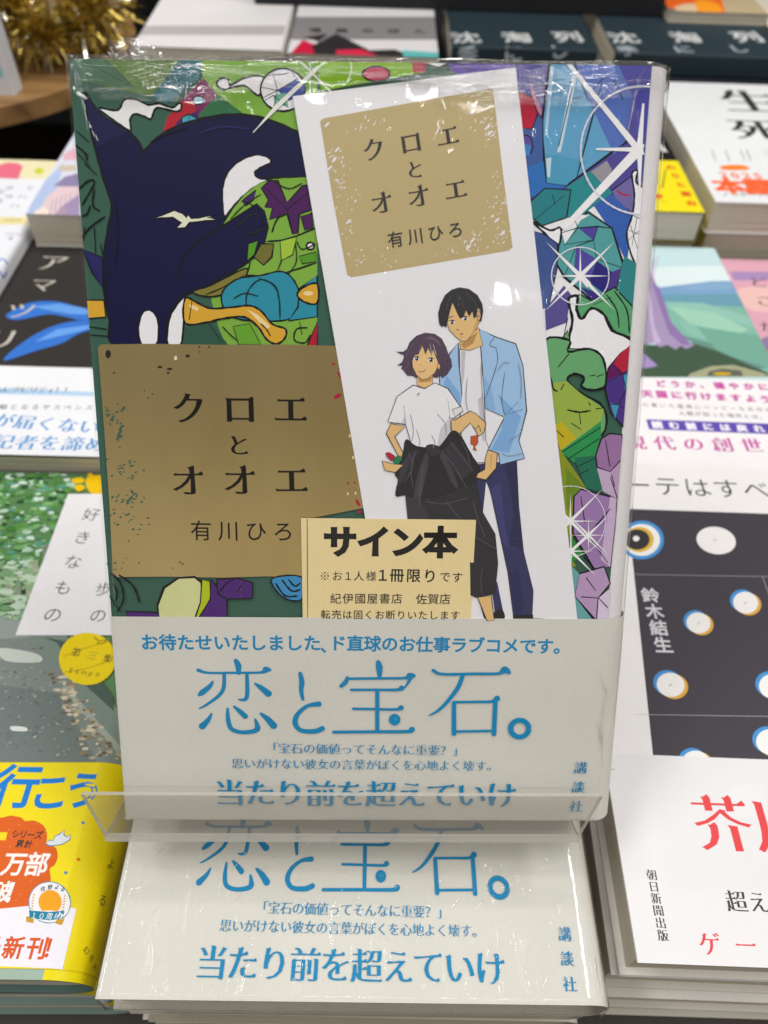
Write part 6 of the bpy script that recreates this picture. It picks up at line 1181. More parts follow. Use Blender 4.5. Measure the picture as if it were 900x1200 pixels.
["p","4f90cc",0,[45.47,108.49,45,107.58,44.36,106.75,43.61,106.03,42.75,105.45,41.84,105.05,40.92,104.83,40.01,104.8,39.16,104.97,38.41,105.33,37.78,105.86,37.31,106.55,37.02,107.36,36.91,108.25,37,109.2,37.28,110.15,37.74,111.08,38.37,111.93,39.13,112.67,39.99,113.26,40.92,113.68,41.87,113.91,42.79,113.94,43.66,113.76,44.42,113.39,45.05,112.84,45.51,112.13,45.79,111.31,45.88,110.4,45.77,109.45]],
["p","d9ab5a",0,[47.3,107.05,46.82,106.14,46.18,105.32,45.42,104.6,44.57,104.03,43.66,103.63,42.74,103.41,41.83,103.39,40.99,103.56,40.24,103.91,39.62,104.44,39.15,105.12,38.86,105.92,38.76,106.81,38.85,107.75,39.14,108.7,39.6,109.62,40.23,110.46,40.99,111.2,41.85,111.79,42.78,112.2,43.72,112.43,44.65,112.46,45.51,112.28,46.27,111.91,46.89,111.36,47.35,110.66,47.63,109.85,47.71,108.94,47.6,108]],
["p","f2f0ee",0,[46.36,107.67,45.89,106.78,45.27,105.97,44.52,105.27,43.67,104.72,42.77,104.32,41.84,104.11,40.94,104.09,40.09,104.26,39.34,104.61,38.71,105.14,38.24,105.81,37.94,106.59,37.83,107.47,37.91,108.39,38.19,109.32,38.64,110.22,39.26,111.05,40.01,111.76,40.87,112.34,41.79,112.75,42.73,112.97,43.65,112.99,44.52,112.81,45.28,112.44,45.91,111.9,46.38,111.22,46.66,110.41,46.76,109.52,46.65,108.6]],
["l","4a4650",0.26,1,[41.43,107.84,42.91,108.93],0],
["p","4f90cc",0,[65.42,118.17,64.87,117.18,64.16,116.27,63.31,115.49,62.38,114.86,61.39,114.42,60.39,114.18,59.43,114.16,58.54,114.34,57.75,114.73,57.11,115.31,56.65,116.05,56.37,116.93,56.3,117.91,56.44,118.94,56.79,119.98,57.33,120.98,58.04,121.91,58.88,122.71,59.83,123.36,60.83,123.82,61.85,124.07,62.84,124.1,63.75,123.9,64.55,123.5,65.19,122.9,65.65,122.13,65.91,121.23,65.95,120.24,65.79,119.21]],
["p","d9ab5a",0,[67.29,116.6,66.73,115.61,66.02,114.71,65.18,113.94,64.24,113.32,63.26,112.88,62.26,112.64,61.3,112.62,60.41,112.8,59.63,113.19,59,113.76,58.53,114.5,58.27,115.37,58.2,116.34,58.35,117.36,58.7,118.39,59.24,119.39,59.94,120.31,60.79,121.11,61.74,121.75,62.74,122.21,63.76,122.46,64.74,122.49,65.65,122.29,66.44,121.89,67.08,121.29,67.53,120.53,67.78,119.64,67.83,118.66,67.66,117.63]],
["p","f2f0ee",0,[66.33,117.27,65.78,116.3,65.08,115.42,64.24,114.66,63.32,114.06,62.34,113.63,61.34,113.41,60.38,113.38,59.49,113.57,58.71,113.95,58.07,114.52,57.6,115.25,57.32,116.1,57.24,117.05,57.38,118.06,57.71,119.07,58.24,120.05,58.94,120.95,59.78,121.73,60.72,122.36,61.71,122.8,62.73,123.04,63.71,123.06,64.62,122.87,65.42,122.47,66.06,121.88,66.52,121.13,66.78,120.25,66.84,119.29,66.68,118.28]],
["l","4a4650",0.27,1,[61.12,117.49,62.69,118.63],0],
["p","4f90cc",0,[30.27,83.21,29.78,82.27,29.13,81.42,28.33,80.68,27.42,80.09,26.45,79.68,25.44,79.45,24.46,79.43,23.53,79.6,22.69,79.97,21.99,80.51,21.45,81.21,21.09,82.04,20.94,82.96,21,83.93,21.27,84.91,21.73,85.86,22.38,86.73,23.18,87.49,24.1,88.1,25.09,88.54,26.12,88.77,27.13,88.8,28.08,88.62,28.93,88.23,29.63,87.67,30.17,86.94,30.51,86.1,30.64,85.16,30.56,84.19]],
["p","d9ab5a",0,[32.31,81.73,31.82,80.8,31.17,79.95,30.37,79.22,29.46,78.64,28.49,78.23,27.49,78,26.5,77.98,25.58,78.15,24.75,78.51,24.05,79.05,23.51,79.75,23.16,80.57,23.02,81.48,23.08,82.45,23.35,83.42,23.82,84.36,24.47,85.23,25.27,85.98,26.19,86.59,27.18,87.02,28.2,87.25,29.21,87.28,30.16,87.1,31,86.72,31.7,86.15,32.23,85.44,32.57,84.59,32.69,83.67,32.61,82.7]],
["p","f2f0ee",0,[31.27,82.36,30.79,81.45,30.14,80.62,29.35,79.91,28.45,79.34,27.48,78.94,26.48,78.72,25.5,78.7,24.57,78.87,23.74,79.23,23.03,79.77,22.49,80.45,22.13,81.26,21.98,82.16,22.03,83.1,22.29,84.06,22.75,84.98,23.39,85.83,24.18,86.57,25.09,87.16,26.08,87.57,27.1,87.8,28.11,87.82,29.06,87.64,29.9,87.26,30.61,86.71,31.15,86,31.49,85.17,31.63,84.26,31.55,83.31]],
["l","4a4650",0.25,1,[26.01,82.63,27.37,83.6],0],
["p","4f90cc",0,[65.6,84.09,65.01,83.11,64.25,82.23,63.35,81.46,62.36,80.85,61.31,80.42,60.25,80.19,59.23,80.16,58.28,80.34,57.44,80.72,56.77,81.29,56.27,82.02,55.98,82.88,55.9,83.83,56.05,84.84,56.42,85.86,56.99,86.85,57.74,87.75,58.64,88.54,59.65,89.18,60.72,89.63,61.8,89.87,62.85,89.9,63.82,89.71,64.67,89.31,65.35,88.72,65.84,87.97,66.11,87.09,66.16,86.12,65.99,85.1]],
["p","d9ab5a",0,[67.58,82.55,66.99,81.59,66.23,80.7,65.33,79.95,64.34,79.34,63.29,78.91,62.24,78.68,61.21,78.65,60.27,78.83,59.44,79.21,58.77,79.77,58.28,80.5,57.99,81.35,57.92,82.3,58.07,83.3,58.44,84.31,59.02,85.29,59.77,86.19,60.67,86.97,61.68,87.6,62.75,88.05,63.83,88.29,64.88,88.32,65.84,88.13,66.68,87.73,67.36,87.15,67.84,86.4,68.11,85.53,68.15,84.57,67.97,83.56]],
["p","f2f0ee",0,[66.56,83.21,65.98,82.26,65.23,81.4,64.34,80.66,63.36,80.07,62.32,79.65,61.26,79.43,60.24,79.4,59.29,79.58,58.46,79.96,57.78,80.51,57.28,81.23,56.98,82.06,56.9,83,57.04,83.98,57.4,84.97,57.96,85.93,58.7,86.81,59.59,87.58,60.59,88.19,61.65,88.63,62.73,88.86,63.78,88.88,64.75,88.7,65.59,88.3,66.27,87.73,66.77,86.99,67.05,86.13,67.1,85.19,66.94,84.2]],
["l","4a4650",0.25,1,[61.16,83.51,62.6,84.48],0],
["p","4f90cc",0,[58.67,64.03,58.11,63.12,57.38,62.29,56.51,61.58,55.55,61.01,54.53,60.61,53.49,60.39,52.48,60.37,51.55,60.53,50.73,60.89,50.05,61.42,49.55,62.1,49.25,62.9,49.16,63.79,49.29,64.73,49.63,65.68,50.18,66.6,50.9,67.44,51.77,68.18,52.75,68.77,53.79,69.19,54.85,69.42,55.88,69.44,56.84,69.27,57.67,68.89,58.35,68.35,58.84,67.64,59.13,66.82,59.19,65.92,59.04,64.97]],
["p","d9ab5a",0,[60.64,62.59,60.08,61.69,59.35,60.87,58.48,60.16,57.52,59.6,56.5,59.2,55.46,58.98,54.46,58.96,53.53,59.13,52.71,59.48,52.04,60,51.55,60.68,51.25,61.47,51.17,62.36,51.3,63.29,51.65,64.23,52.2,65.14,52.92,65.98,53.79,66.71,54.76,67.3,55.81,67.72,56.86,67.94,57.89,67.97,58.84,67.79,59.67,67.43,60.35,66.88,60.83,66.18,61.11,65.37,61.17,64.47,61.01,63.53]],
["p","f2f0ee",0,[59.63,63.21,59.08,62.32,58.36,61.52,57.5,60.83,56.54,60.28,55.53,59.89,54.5,59.68,53.49,59.66,52.56,59.83,51.74,60.18,51.06,60.7,50.56,61.36,50.25,62.14,50.16,63.01,50.28,63.93,50.61,64.85,51.15,65.74,51.86,66.57,52.72,67.28,53.69,67.85,54.72,68.26,55.78,68.47,56.81,68.5,57.76,68.32,58.59,67.96,59.27,67.42,59.77,66.73,60.06,65.93,60.13,65.05,59.98,64.13]],
["l","4a4650",0.24,1,[54.35,63.51,55.71,64.38],0],
["p","4f90cc",0,[32.26,56.16,31.8,55.35,31.18,54.61,30.44,53.97,29.59,53.46,28.68,53.09,27.74,52.9,26.82,52.88,25.95,53.03,25.17,53.35,24.52,53.82,24.02,54.43,23.7,55.15,23.56,55.95,23.62,56.79,23.88,57.64,24.32,58.47,24.92,59.23,25.67,59.88,26.53,60.41,27.46,60.79,28.42,60.99,29.36,61.02,30.24,60.86,31.03,60.53,31.69,60.03,32.18,59.41,32.49,58.67,32.61,57.86,32.53,57.01]],
["p","d9ab5a",0,[34.15,54.88,33.7,54.07,33.08,53.33,32.33,52.7,31.48,52.19,30.57,51.83,29.64,51.64,28.72,51.61,27.85,51.76,27.08,52.08,26.43,52.55,25.94,53.16,25.62,53.87,25.49,54.66,25.55,55.5,25.81,56.35,26.25,57.17,26.86,57.92,27.61,58.57,28.47,59.1,29.4,59.47,30.35,59.67,31.29,59.7,32.17,59.54,32.96,59.21,33.61,58.72,34.1,58.1,34.4,57.37,34.52,56.56,34.43,55.72]],
["p","f2f0ee",0,[33.18,55.43,32.74,54.64,32.13,53.91,31.39,53.29,30.54,52.8,29.64,52.45,28.71,52.26,27.79,52.24,26.92,52.39,26.15,52.71,25.49,53.17,24.99,53.77,24.66,54.47,24.52,55.25,24.57,56.07,24.82,56.9,25.26,57.7,25.86,58.44,26.6,59.08,27.45,59.59,28.37,59.95,29.33,60.15,30.26,60.17,31.15,60.01,31.93,59.68,32.59,59.2,33.09,58.59,33.4,57.87,33.53,57.08,33.45,56.25]],
["l","4a4650",0.23,1,[28.28,55.66,29.55,56.5],0],
["p","f2f0ee",0,[47.95,45.11,47.5,44.02,46.81,42.97,45.91,42.02,44.84,41.19,43.66,40.52,42.4,40.05,41.12,39.78,39.89,39.73,38.74,39.91,37.72,40.3,36.89,40.89,36.27,41.65,35.89,42.55,35.78,43.57,35.93,44.64,36.35,45.73,37.02,46.8,37.91,47.78,38.97,48.64,40.18,49.33,41.47,49.83,42.78,50.12,44.05,50.17,45.23,49.98,46.27,49.57,47.1,48.95,47.71,48.16,48.06,47.23,48.14,46.19]],
["t","d6d4da","鈴木結生",6.67,"gb",1,[27.05,119.85,27.4,98.74]],
["t","232227","ゲーテはすべてを言った",11.9,"gl",0,[20.49,175.59,144.35,175.41]]],
"goetheobi":[
["t","d8494c","芥川賞",17.62,"mh",0,[32.5,37.4,67.94,37.5]],
["t","232227","超え",6.1,"mb2",0,[30.8,16,37.07,16]],
["t","d8494c","ゲーテ",6.35,"mb2",0,[20.6,4.98,40.18,5.04]],
["t","232227","朝日新聞出版",3.09,"mb2",1,[8.07,22.14,8.12,6.63]],
["l","9a9a9a",0.27,1,[0.85,52.61,2.78,52.96],0]],
"tree":[
["p","c6dee2",0,[14.3,179.96,138.71,182.34,154.29,46.38,-18.81,39.81]],
["p","dfecee",0,[22.28,154.17,144.54,164.26,149.46,145.18,19.45,131.54]],
["p","7fa2c4",0,[83.63,138.27,117.68,146.64,132.51,147.75,159.1,141.91,155.34,130.76,81.59,129.09]],
["p","6f9cae",0,[84.31,131.92,135.71,135.27,152.91,123.54,148.78,111.29,83.76,120.35]],
["p","86b6a6",0,[84.36,123,129.74,122.47,165.5,75.37,154.29,46.38,102.25,75.78,86.32,96.95]],
["p","95c0b4",0,[85.42,125.35,107.64,124.97,137.89,109.12,141.68,96.13,117.84,109.9,91.23,117.22]],
["p","8fbcae",0,[90.17,108.66,115.41,101.48,134.44,83.22,128.52,79.9,106.61,91.42,92.33,97.21]],
["p","b0d4c2",0,[96.58,114.03,112.63,113.05,122.49,105.1,110.26,104.55]],
["p","8aa9c8",0,[97.17,141.71,117.11,144.55,130.09,144.99,126.61,140.34,104.6,137.44]],
["p","6a9088",0,[86.32,96.95,105.72,88.23,125.58,70.76,119.34,69.03,100.05,81.77]],
["p","a2ccb8",0,[87.08,121.38,111.52,116.43,125.56,101.93,113.52,94.91,94.85,107.19]],
["p","78a898",0,[98.06,104.01,133.61,95.78,141.77,62.66,103.97,81.94]],
["p","4b6450",0,[80.6,89.51,93.27,89.27,104.32,83.18,122.8,68,107.2,72.98,96.55,83.17]],
["p","3f5542",0,[-5.7,85.03,72.16,86.8,92.94,88,103.97,81.94,124.39,67.04,123.21,63.36,-8.19,58.12]],
["p","2c2226",0,[68.5,116.18,74.89,116.47,71.53,88.34,59.74,83.16]],
["p","a394b4",0,[44.67,159.21,84.59,161.23,85.74,147.73,84.8,120.4,85.9,103.47,87.33,92.98,93.35,87.7,88.04,84.04,85.76,86.59,82.54,83.35,79.05,87.09,74.68,85.03,72.52,88.38,32.02,78.92]],
["p","8b74a6",0,[83.69,145.74,86.84,138.43,85.68,106.78,91.87,87.64,86.94,87.43,82.31,96.78,82.72,120.3]],
["p","c3b0d0",0,[78.29,138.02,80.68,134.47,75.78,103.02,76.46,88.55,72.52,88.38]],
["l","b8a4c8",0.67,1,[84.37,160.23,94.43,171.76],0],
["l","b8a4c8",0.67,1,[84.02,158.64,93.49,169.08],0],
["l","b8a4c8",0.66,1,[83.68,157.06,92.55,166.41],0],
["l","b8a4c8",0.66,1,[83.34,155.48,91.62,163.77],0],
["l","b8a4c8",0.66,1,[83,153.92,90.7,161.14],0],
["l","b8a4c8",0.66,1,[82.66,152.36,89.78,158.54],0],
["l","b8a4c8",0.66,1,[82.33,150.8,88.88,155.95],0],
["l","b8a4c8",0.66,1,[81.99,149.26,87.98,153.39],0],
["l","b8a4c8",0.65,1,[81.66,147.72,87.08,150.85],0],
["p","a28fbe",0,[61.05,80.13,64.94,80.3,70.31,69.99,65.15,68.01,58.55,68.03]],
["p","a3a688",0,[85.01,64.43,97.06,70.78,108.87,72.16,122.72,66.24,123.21,63.36,83.4,61.77]],
["p","5f6058",0,[94.98,66.58,102.28,69.08,111.44,67.98,111.07,63.6,93.04,62.88]],
["p","c9a83a",0,[105.92,65.28,104.79,64.46,102.27,63.89,99.34,63.77,97.1,64.15,96.4,64.89,97.52,65.71,100.04,66.28,102.99,66.4,105.24,66.02]]],
"treeobi":[
["t","c2579f","どうか、穏やかに",5.21,"heavy",0,[68.35,56,118.33,55.43]],
["t","c2579f","天国に行けますように",5.48,"heavy",0,[60.03,48.3,123.44,46.18]],
["t","6a6a70","私の書いた最高にハッピーな名作の",3.12,"g",0,[53.47,40.38,115.35,38.88]],
["t","5a5a60","人類が知った場所とは。",3.24,"g",0,[73.56,34.96,111.31,33.77]],
["p","5b4aa6",0,[55.7,30.11,128.12,29.06,126.42,21.97,55.82,23.38]],
["t","f4f2fa","読む前には戻れない",5.06,"heavy",0,[60.07,26.59,122.5,25.43]],
["t","c2579f","現代の創世記",9.76,"mh",0,[47.38,14.76,113.32,14.45]]],
"black":[
["p","3f74c8",1,[8.64,97.45,16.71,108.12,30.64,110.03,46.55,104.79,79.69,98.26,49.06,95.2,41.66,96.31,29.47,99.12,15.52,93.7]],
["p","6fa0e2",0,[19.04,105.25,32.57,108.36,64.98,100.01,40.75,99.64,30.05,102.07]],
["p","3f74c8",1,[19.04,61.7,23.88,76.08,33.88,88.86,49.06,95.2,79.83,97.55,51.49,85.91,42.97,76.45,31.41,69.32]],
["p","6fa0e2",0,[29.29,76.31,37.24,86.91,66.09,95.25,48.73,85.79]],
["t","c9c5ba","ア",16.74,"mb",0,[18.03,146.14,18.18,146.14]],
["t","c9c5ba","マ",13.89,"mb",0,[18.96,124.91,19.1,124.91]],
["t","c9c5ba","ツ",14.82,"mb",0,[14.79,101.37,14.93,101.38]],
["t","c9c5ba","リ",17.02,"mb",0,[13.01,77.85,13.15,77.86]]],
"blackobi":[
["p","b9d4ee",0,[-1.61,42.4,67.21,40.54,67.9,37.83,0.23,37.56]],
["t","3a3a48","ジャーナリズムにグビリティ！！",4.29,"mb2",0,[0.61,39.92,55.31,41.65]],
["t","55555e","新たな機軸となるサスペンス",3.72,"g",0,[11.09,28.79,67.58,30.16]],
["t","5a96d2","声が届くない",9.52,"mb2",0,[23.56,21.1,71.16,17.76]],
["t","5a96d2","記者を諦め",9.53,"mb2",0,[37.25,7.38,76.7,7.03]]],
"sei":[
["p","e2523e",0,[52.7,193.46,137.79,196.44,131.9,180.64,50.13,177.31]],
["t","f4f0ee","賞受賞作",7.77,"heavy",0,[60.08,183.77,108.54,185.74]],
["t","2e3230","生",40.7,"mh",0,[63.23,144.63,63.36,144.64]],
["t","2e3230","死",34.58,"mh",0,[53.83,98.89,53.94,98.89]],
["t","8a8e94","ニ",10.02,"mb2",0,[52.11,65.45,52.22,65.46]],
["l","8a8e94",0.99,1,[15.62,66.59,14.13,51.38],0],
["l","8a8e94",1,1,[24.45,67.18,22.78,51.94],0],
["l","8a8e94",1,1,[34.41,67.84,32.53,52.57],0],
["l","8a8e94",1,1,[38.29,68.09,36.32,52.81],0],
["p","ee8a4a",1,[16.1,45.19,29.24,46.92,31.75,41.28,15.64,39.82]],
["t","f0785a","2025",10,"gb",0,[13.75,33.15,34.44,33.14]],
["t","f0714e","本屋",19.6,"heavy",0,[13.52,19.76,31.3,19.8]],
["t","f0714e","大賞",19.79,"heavy",0,[49.61,19.87,67.96,19.94]],
["t","6a6a70","ノミネート作",6.13,"g",0,[8.15,9.78,34.27,10.13]]],
"yelb":[
["p","e8e6e4",0,[122.08,90.4,124.35,88.07,125.98,75.99,121.52,78.1]],
["p","8a8a8a",0,[120.36,102.94,124.39,98.1,122.65,87.95,117.54,90.09]]],
"yelbobi":[
["t","d8502a","わりと面白",6.12,"heavy",1,[122.6,54.79,124.06,10.22]],
["l","7a7a2a",1.29,1,[112.89,51.92,108.93,31.99],0],
["l","7a7a2a",1.3,1,[118.82,52.3,111.09,27.89],0],
["p","d8502a",0,[100.13,19.95,109.15,19.46,108.11,14.91,99.09,15.19]],
["l","6a6a2a",0.51,1,[100.51,12.45,110.31,11.42],0]],
"purple":[
["p","d9a9b8",0,[-2.23,170.89,73.83,174.71,46.55,55.31,-12.57,53.06]],
["p","e6c0bc",1,[5.57,151.64,66.04,154.56,57.27,131.86,5.33,129.48]],
["p","a58cb6",0,[3.75,168.18,72.63,171.61,69.1,162.48,3.4,159.26]],
["p","8f7a9e",1,[4.04,105.36,47.76,107.25,38.94,84.43,1.84,82.91]],
["p","d8903a",0,[4.37,91.61,3.51,90.27,2.14,89.41,0.77,89.35,-0.08,90.12,-0.09,91.42,0.76,92.76,2.14,93.63,3.52,93.69,4.37,92.91]],
["t","2e3230","どこ",11.31,"mb",1,[17.43,158,15.26,139]],
["t","2e3230","か",9.46,"mb",0,[9.12,114.82,9.22,114.83]]],
"city":[
["p","dfe2ee",0,[-31.92,90.33,4.22,92.81,29.27,-1.07,0.89,-2.68]],
["p","b7c6e6",0,[-2.37,29.75,1.59,44.61,4.31,60.07,12.05,8.48,1.53,-2.64]],
["p","e6b8c8",0,[0.71,67.74,4.84,79.39,11.99,63.7,3.88,61.61]],
["p","cfc3b0",0,[2.08,55.27,11.01,56.61,14.24,49.92,5.6,47.86]],
["p","8f86a8",0,[6.43,30.28,9.33,42.11,16.43,47.04,21.42,28.34,11.17,30.57]],
["p","e3cdd0",0,[6.29,19.02,9.82,30.49,20.67,31.15,26.5,9.32,15.7,-1.84,6.55,0.24]],
["p","a493b4",0,[17.3,8.78,22.9,22.79,29.27,-1.07,15.7,-1.84]],
["p","f3e4d8",0,[4.47,2.74,7.47,8.21,12.27,3.18,11.83,-2.06,4.75,-2.46]],
["p","b09ab0",0,[15.61,0.75,18.61,8.86,24.1,-1.37]],
["l","9c8fae",0.6,1,[10.4,16.51,13.02,0.61],0],
["l","9c8fae",0.6,1,[12.26,18.27,15.16,2.3],0],
["l","9c8fae",0.6,1,[14.13,20.04,17.32,4],0],
["l","9c8fae",0.6,1,[16.01,21.82,19.49,5.71],0],
["l","9c8fae",0.6,1,[17.91,23.61,21.67,7.43],0]],
"cream":[
["p","efe8c4",0,[33.95,194.76,125.43,195.7,127.67,166.77,46.4,164.07]],
["p","e27a8c",0,[91.09,166.06,90.2,181.87,94.78,186.24,100.97,185.82,105.81,181.24,106.94,171.74,107.8,165.54]],
["p","cfd45a",0,[119.84,176.51,120.07,174.46,119.5,172.91,118.27,172.29,116.72,172.74,115.26,174.15,114.27,176.16,114.02,178.22,114.59,179.79,115.82,180.43,117.39,179.97,118.86,178.53]],
["t","55585e","やさし",5.69,"g",0,[106.16,154.77,99.54,145.49]],
["t","55585e","いここ",5.55,"g",0,[118.47,154.77,116.22,133.55]],
["t","55585e","ろの本",5.47,"g",0,[109.46,144.62,101.09,132.67]],
["p","efe3b0",0,[77.87,120.28,126.58,121.67,129.71,113.79,81.4,111.11]],
["t","8a8468","心の処方",3,"g",0,[115.69,118.09,123.23,118.1]],
["t","55585e","どうぞこちらへ",1.98,"g",0,[121.16,103.52,129.93,103.35]],
["t","55585e","る",3.91,"g",0,[124.89,99.24,124.96,99.25]],
["l","6f86d0",0.99,1,[132.49,72.87,132.89,71.2,132.99,69.67,132.78,68.41,132.27,67.52,131.52,67.07,130.58,67.11,129.53,67.63,128.47,68.58,127.47,69.89,126.63,71.45,126.03,73.13,125.7,74.78,125.69,76.26,126,77.44,126.6,78.21,127.44,78.5,128.44,78.29,129.53,77.59,130.59,76.48],0]],
"darka":[
["t","d6d8d8","沈淘列",23.2,"gb",0,[110.2,11.04,101.39,89.14]],
["t","b4bec4","季にし",15.06,"gb",0,[134.3,12.68,126.84,79.08]]],
"darkb":[
["t","d6d8d8","沈淘列",23.97,"gb",0,[97.37,11.68,86.75,109.44]],
["t","b4bec4","季にし",15.51,"gb",0,[122.13,9.99,113.02,95.07]]],
"manga":[
["p","8d8a8c",0,[-7.55,74.52,128.81,87.57,119.68,36.61,-9.11,25.11]],
["p","cc2f4e",0,[0.26,-10.59,9.03,26.73,21.96,15.32,23.97,-16.31]],
["p","2b2628",0,[15.98,14.79,32.71,41.81,58.25,10.28,76.27,13.47,94.01,-2.66,23.97,-16.31]],
["p","d9405a",0,[34.37,8.21,52.22,11.39,76.26,-11.94,35.53,-15.34]],
["p","6fc0bc",0,[82.29,12.36,115.27,8.71,117.41,-8.5,82.11,-11.45]],
["p","2b2628",0,[8.7,30.97,26.53,41.25,21.44,23.61]],
["t","3a3638","漫画のほん",9.37,"heavy",0,[16.8,47.43,95.2,51.94]]],
"greyw":[
["p","bdbab8",0,[-12.19,40.06,104.14,50.9,104.09,30.96,-1.79,21.37]]],
"orange":[
["p","e8702e",0,[6.09,63.31,56.09,68.58,37.68,-27.54,-16.1,-34.13]],
["p","d8c0a0",1,[5.12,8.79,25.06,19.42,24.06,-6.21,4.68,-16.26]],
["p","f0a03a",1,[27.4,28.49,42.94,21.21,36.18,-13.26,19.64,-22.89]],
["p","7a7060",1,[-3.66,7.92,5.94,0.38,-1.02,-16.8,-10.02,-13.59]]]}''')

# ------------------------------------------------------------------ materials
def lin(h, k=0.86):
    o = []
    for i in (0, 2, 4):
        c = int(h[i:i + 2], 16) / 255
        o.append((c / 12.92 if c <= .04045 else ((c + .055) / 1.055) ** 2.4) * k)
    g = .3 * o[0] + .6 * o[1] + .1 * o[2]          # printing inks are a little purer than the photograph shows
    return tuple(max(.004, g + 1.16 * (c - g)) for c in o) + (1.0,)

def new_mat(name):
    m = bpy.data.materials.new(name)
    m.use_nodes = True
    nt = m.node_tree
    return m, nt, nt.nodes['Principled BSDF']

def N(nt, t, **kw):
    n = nt.nodes.new(t)
    for k, v in kw.items():
        if k in n.inputs.keys():
            n.inputs[k].default_value = v
        else:
            setattr(n, k, v)
    return n

def print_mat(name, rough, bump=.02, scale=900, vary=.05, coat=0, spec=.5):
    m, nt, b = new_mat(name)
    at = N(nt, 'ShaderNodeAttribute', attribute_name='Col')
    tc = N(nt, 'ShaderNodeTexCoord')
    no = N(nt, 'ShaderNodeTexNoise', Scale=scale, Detail=4.0)
    no2 = N(nt, 'ShaderNodeTexNoise', Scale=35.0, Detail=3.0)
    nt.links.new(tc.outputs['Object'], no.inputs['Vector'])
    nt.links.new(tc.outputs['Object'], no2.inputs['Vector'])
    ad = N(nt, 'ShaderNodeMath', operation='ADD')
    nt.links.new(no.outputs[0], ad.inputs[0])
    nt.links.new(no2.outputs[0], ad.inputs[1])
    mr = N(nt, 'ShaderNodeMapRange')
    mr.inputs[1].default_value = .6
    mr.inputs[2].default_value = 1.4
    mr.inputs[3].default_value = 1 - vary
    mr.inputs[4].default_value = 1 + vary
    nt.links.new(ad.outputs[0], mr.inputs[0])
    mx = N(nt, 'ShaderNodeVectorMath', operation='SCALE')
    nt.links.new(at.outputs['Color'], mx.inputs[0])
    nt.links.new(mr.outputs[0], mx.inputs['Scale'])
    nt.links.new(mx.outputs[0], b.inputs['Base Color'])
    b.inputs['Roughness'].default_value = rough
    b.inputs['Specular IOR Level'].default_value = spec
    b.inputs['Coat Weight'].default_value = coat
    b.inputs['Coat Roughness'].default_value = .12
    bp = N(nt, 'ShaderNodeBump', Strength=bump, Distance=.0003)
    nt.links.new(no.outputs[0], bp.inputs['Height'])
    nt.links.new(bp.outputs[0], b.inputs['Normal'])
    return m

M_PRINT = print_mat('laminated_print', .42, bump=.02, vary=.05, spec=.15)
M_MATT = print_mat('matt_print', .62, bump=.05, vary=.04, spec=.35)
M_PAPER = print_mat('textured_paper', .75, bump=.14, scale=1400, vary=.05, spec=.25)
M_CARD = print_mat('coated_card', .42, bump=.015, vary=.02)

def foil_mat():
    m, nt, b = new_mat('gold_foil')
    tc = N(nt, 'ShaderNodeTexCoord')
    mp = N(nt, 'ShaderNodeMapping')
    mp.inputs['Scale'].default_value = (25, 9, 30)
    no = N(nt, 'ShaderNodeTexNoise', Scale=1.0, Detail=5.0)
    nt.links.new(tc.outputs['Object'], mp.inputs[0])
    nt.links.new(mp.outputs[0], no.inputs['Vector'])
    cr = N(nt, 'ShaderNodeValToRGB')
    cr.color_ramp.elements[0].color = (.46, .345, .14, 1)
    cr.color_ramp.elements[1].color = (.54, .42, .195, 1)
    cr.color_ramp.elements[0].position = .35
    cr.color_ramp.elements[1].position = .7
    nt.links.new(no.outputs[0], cr.inputs[0])
    nt.links.new(cr.outputs[0], b.inputs['Base Color'])
    b.inputs['Metallic'].default_value = .82
    b.inputs['Roughness'].default_value = .22
    bp = N(nt, 'ShaderNodeBump', Strength=.25, Distance=.002)
    nt.links.new(no.outputs[0], bp.inputs['Height'])
    nt.links.new(bp.outputs[0], b.inputs['Normal'])
    return m
M_FOIL = foil_mat()

def pages_mat():
    m, nt, b = new_mat('page_edges')
    tc = N(nt, 'ShaderNodeTexCoord')
    mp = N(nt, 'ShaderNodeMapping')
    mp.inputs['Scale'].default_value = (8, 8, 2200)
    no = N(nt, 'ShaderNodeTexNoise', Scale=1.0, Detail=3.0)
    nt.links.new(tc.outputs['Object'], mp.inputs[0])
    nt.links.new(mp.outputs[0], no.inputs['Vector'])
    cr = N(nt, 'ShaderNodeValToRGB')
    cr.color_ramp.elements[0].color = (.34, .30, .23, 1)
    cr.color_ramp.elements[1].color = (.68, .64, .54, 1)
    cr.color_ramp.elements[0].position = .3
    cr.color_ramp.elements[1].position = .65
    nt.links.new(no.outputs[0], cr.inputs[0])
    nt.links.new(cr.outputs[0], b.inputs['Base Color'])
    b.inputs['Roughness'].default_value = .8
    bp = N(nt, 'ShaderNodeBump', Strength=.3, Distance=.0002)
    nt.links.new(no.outputs[0], bp.inputs['Height'])
    nt.links.new(bp.outputs[0], b.inputs['Normal'])
    return m
M_PAGES = pages_mat()

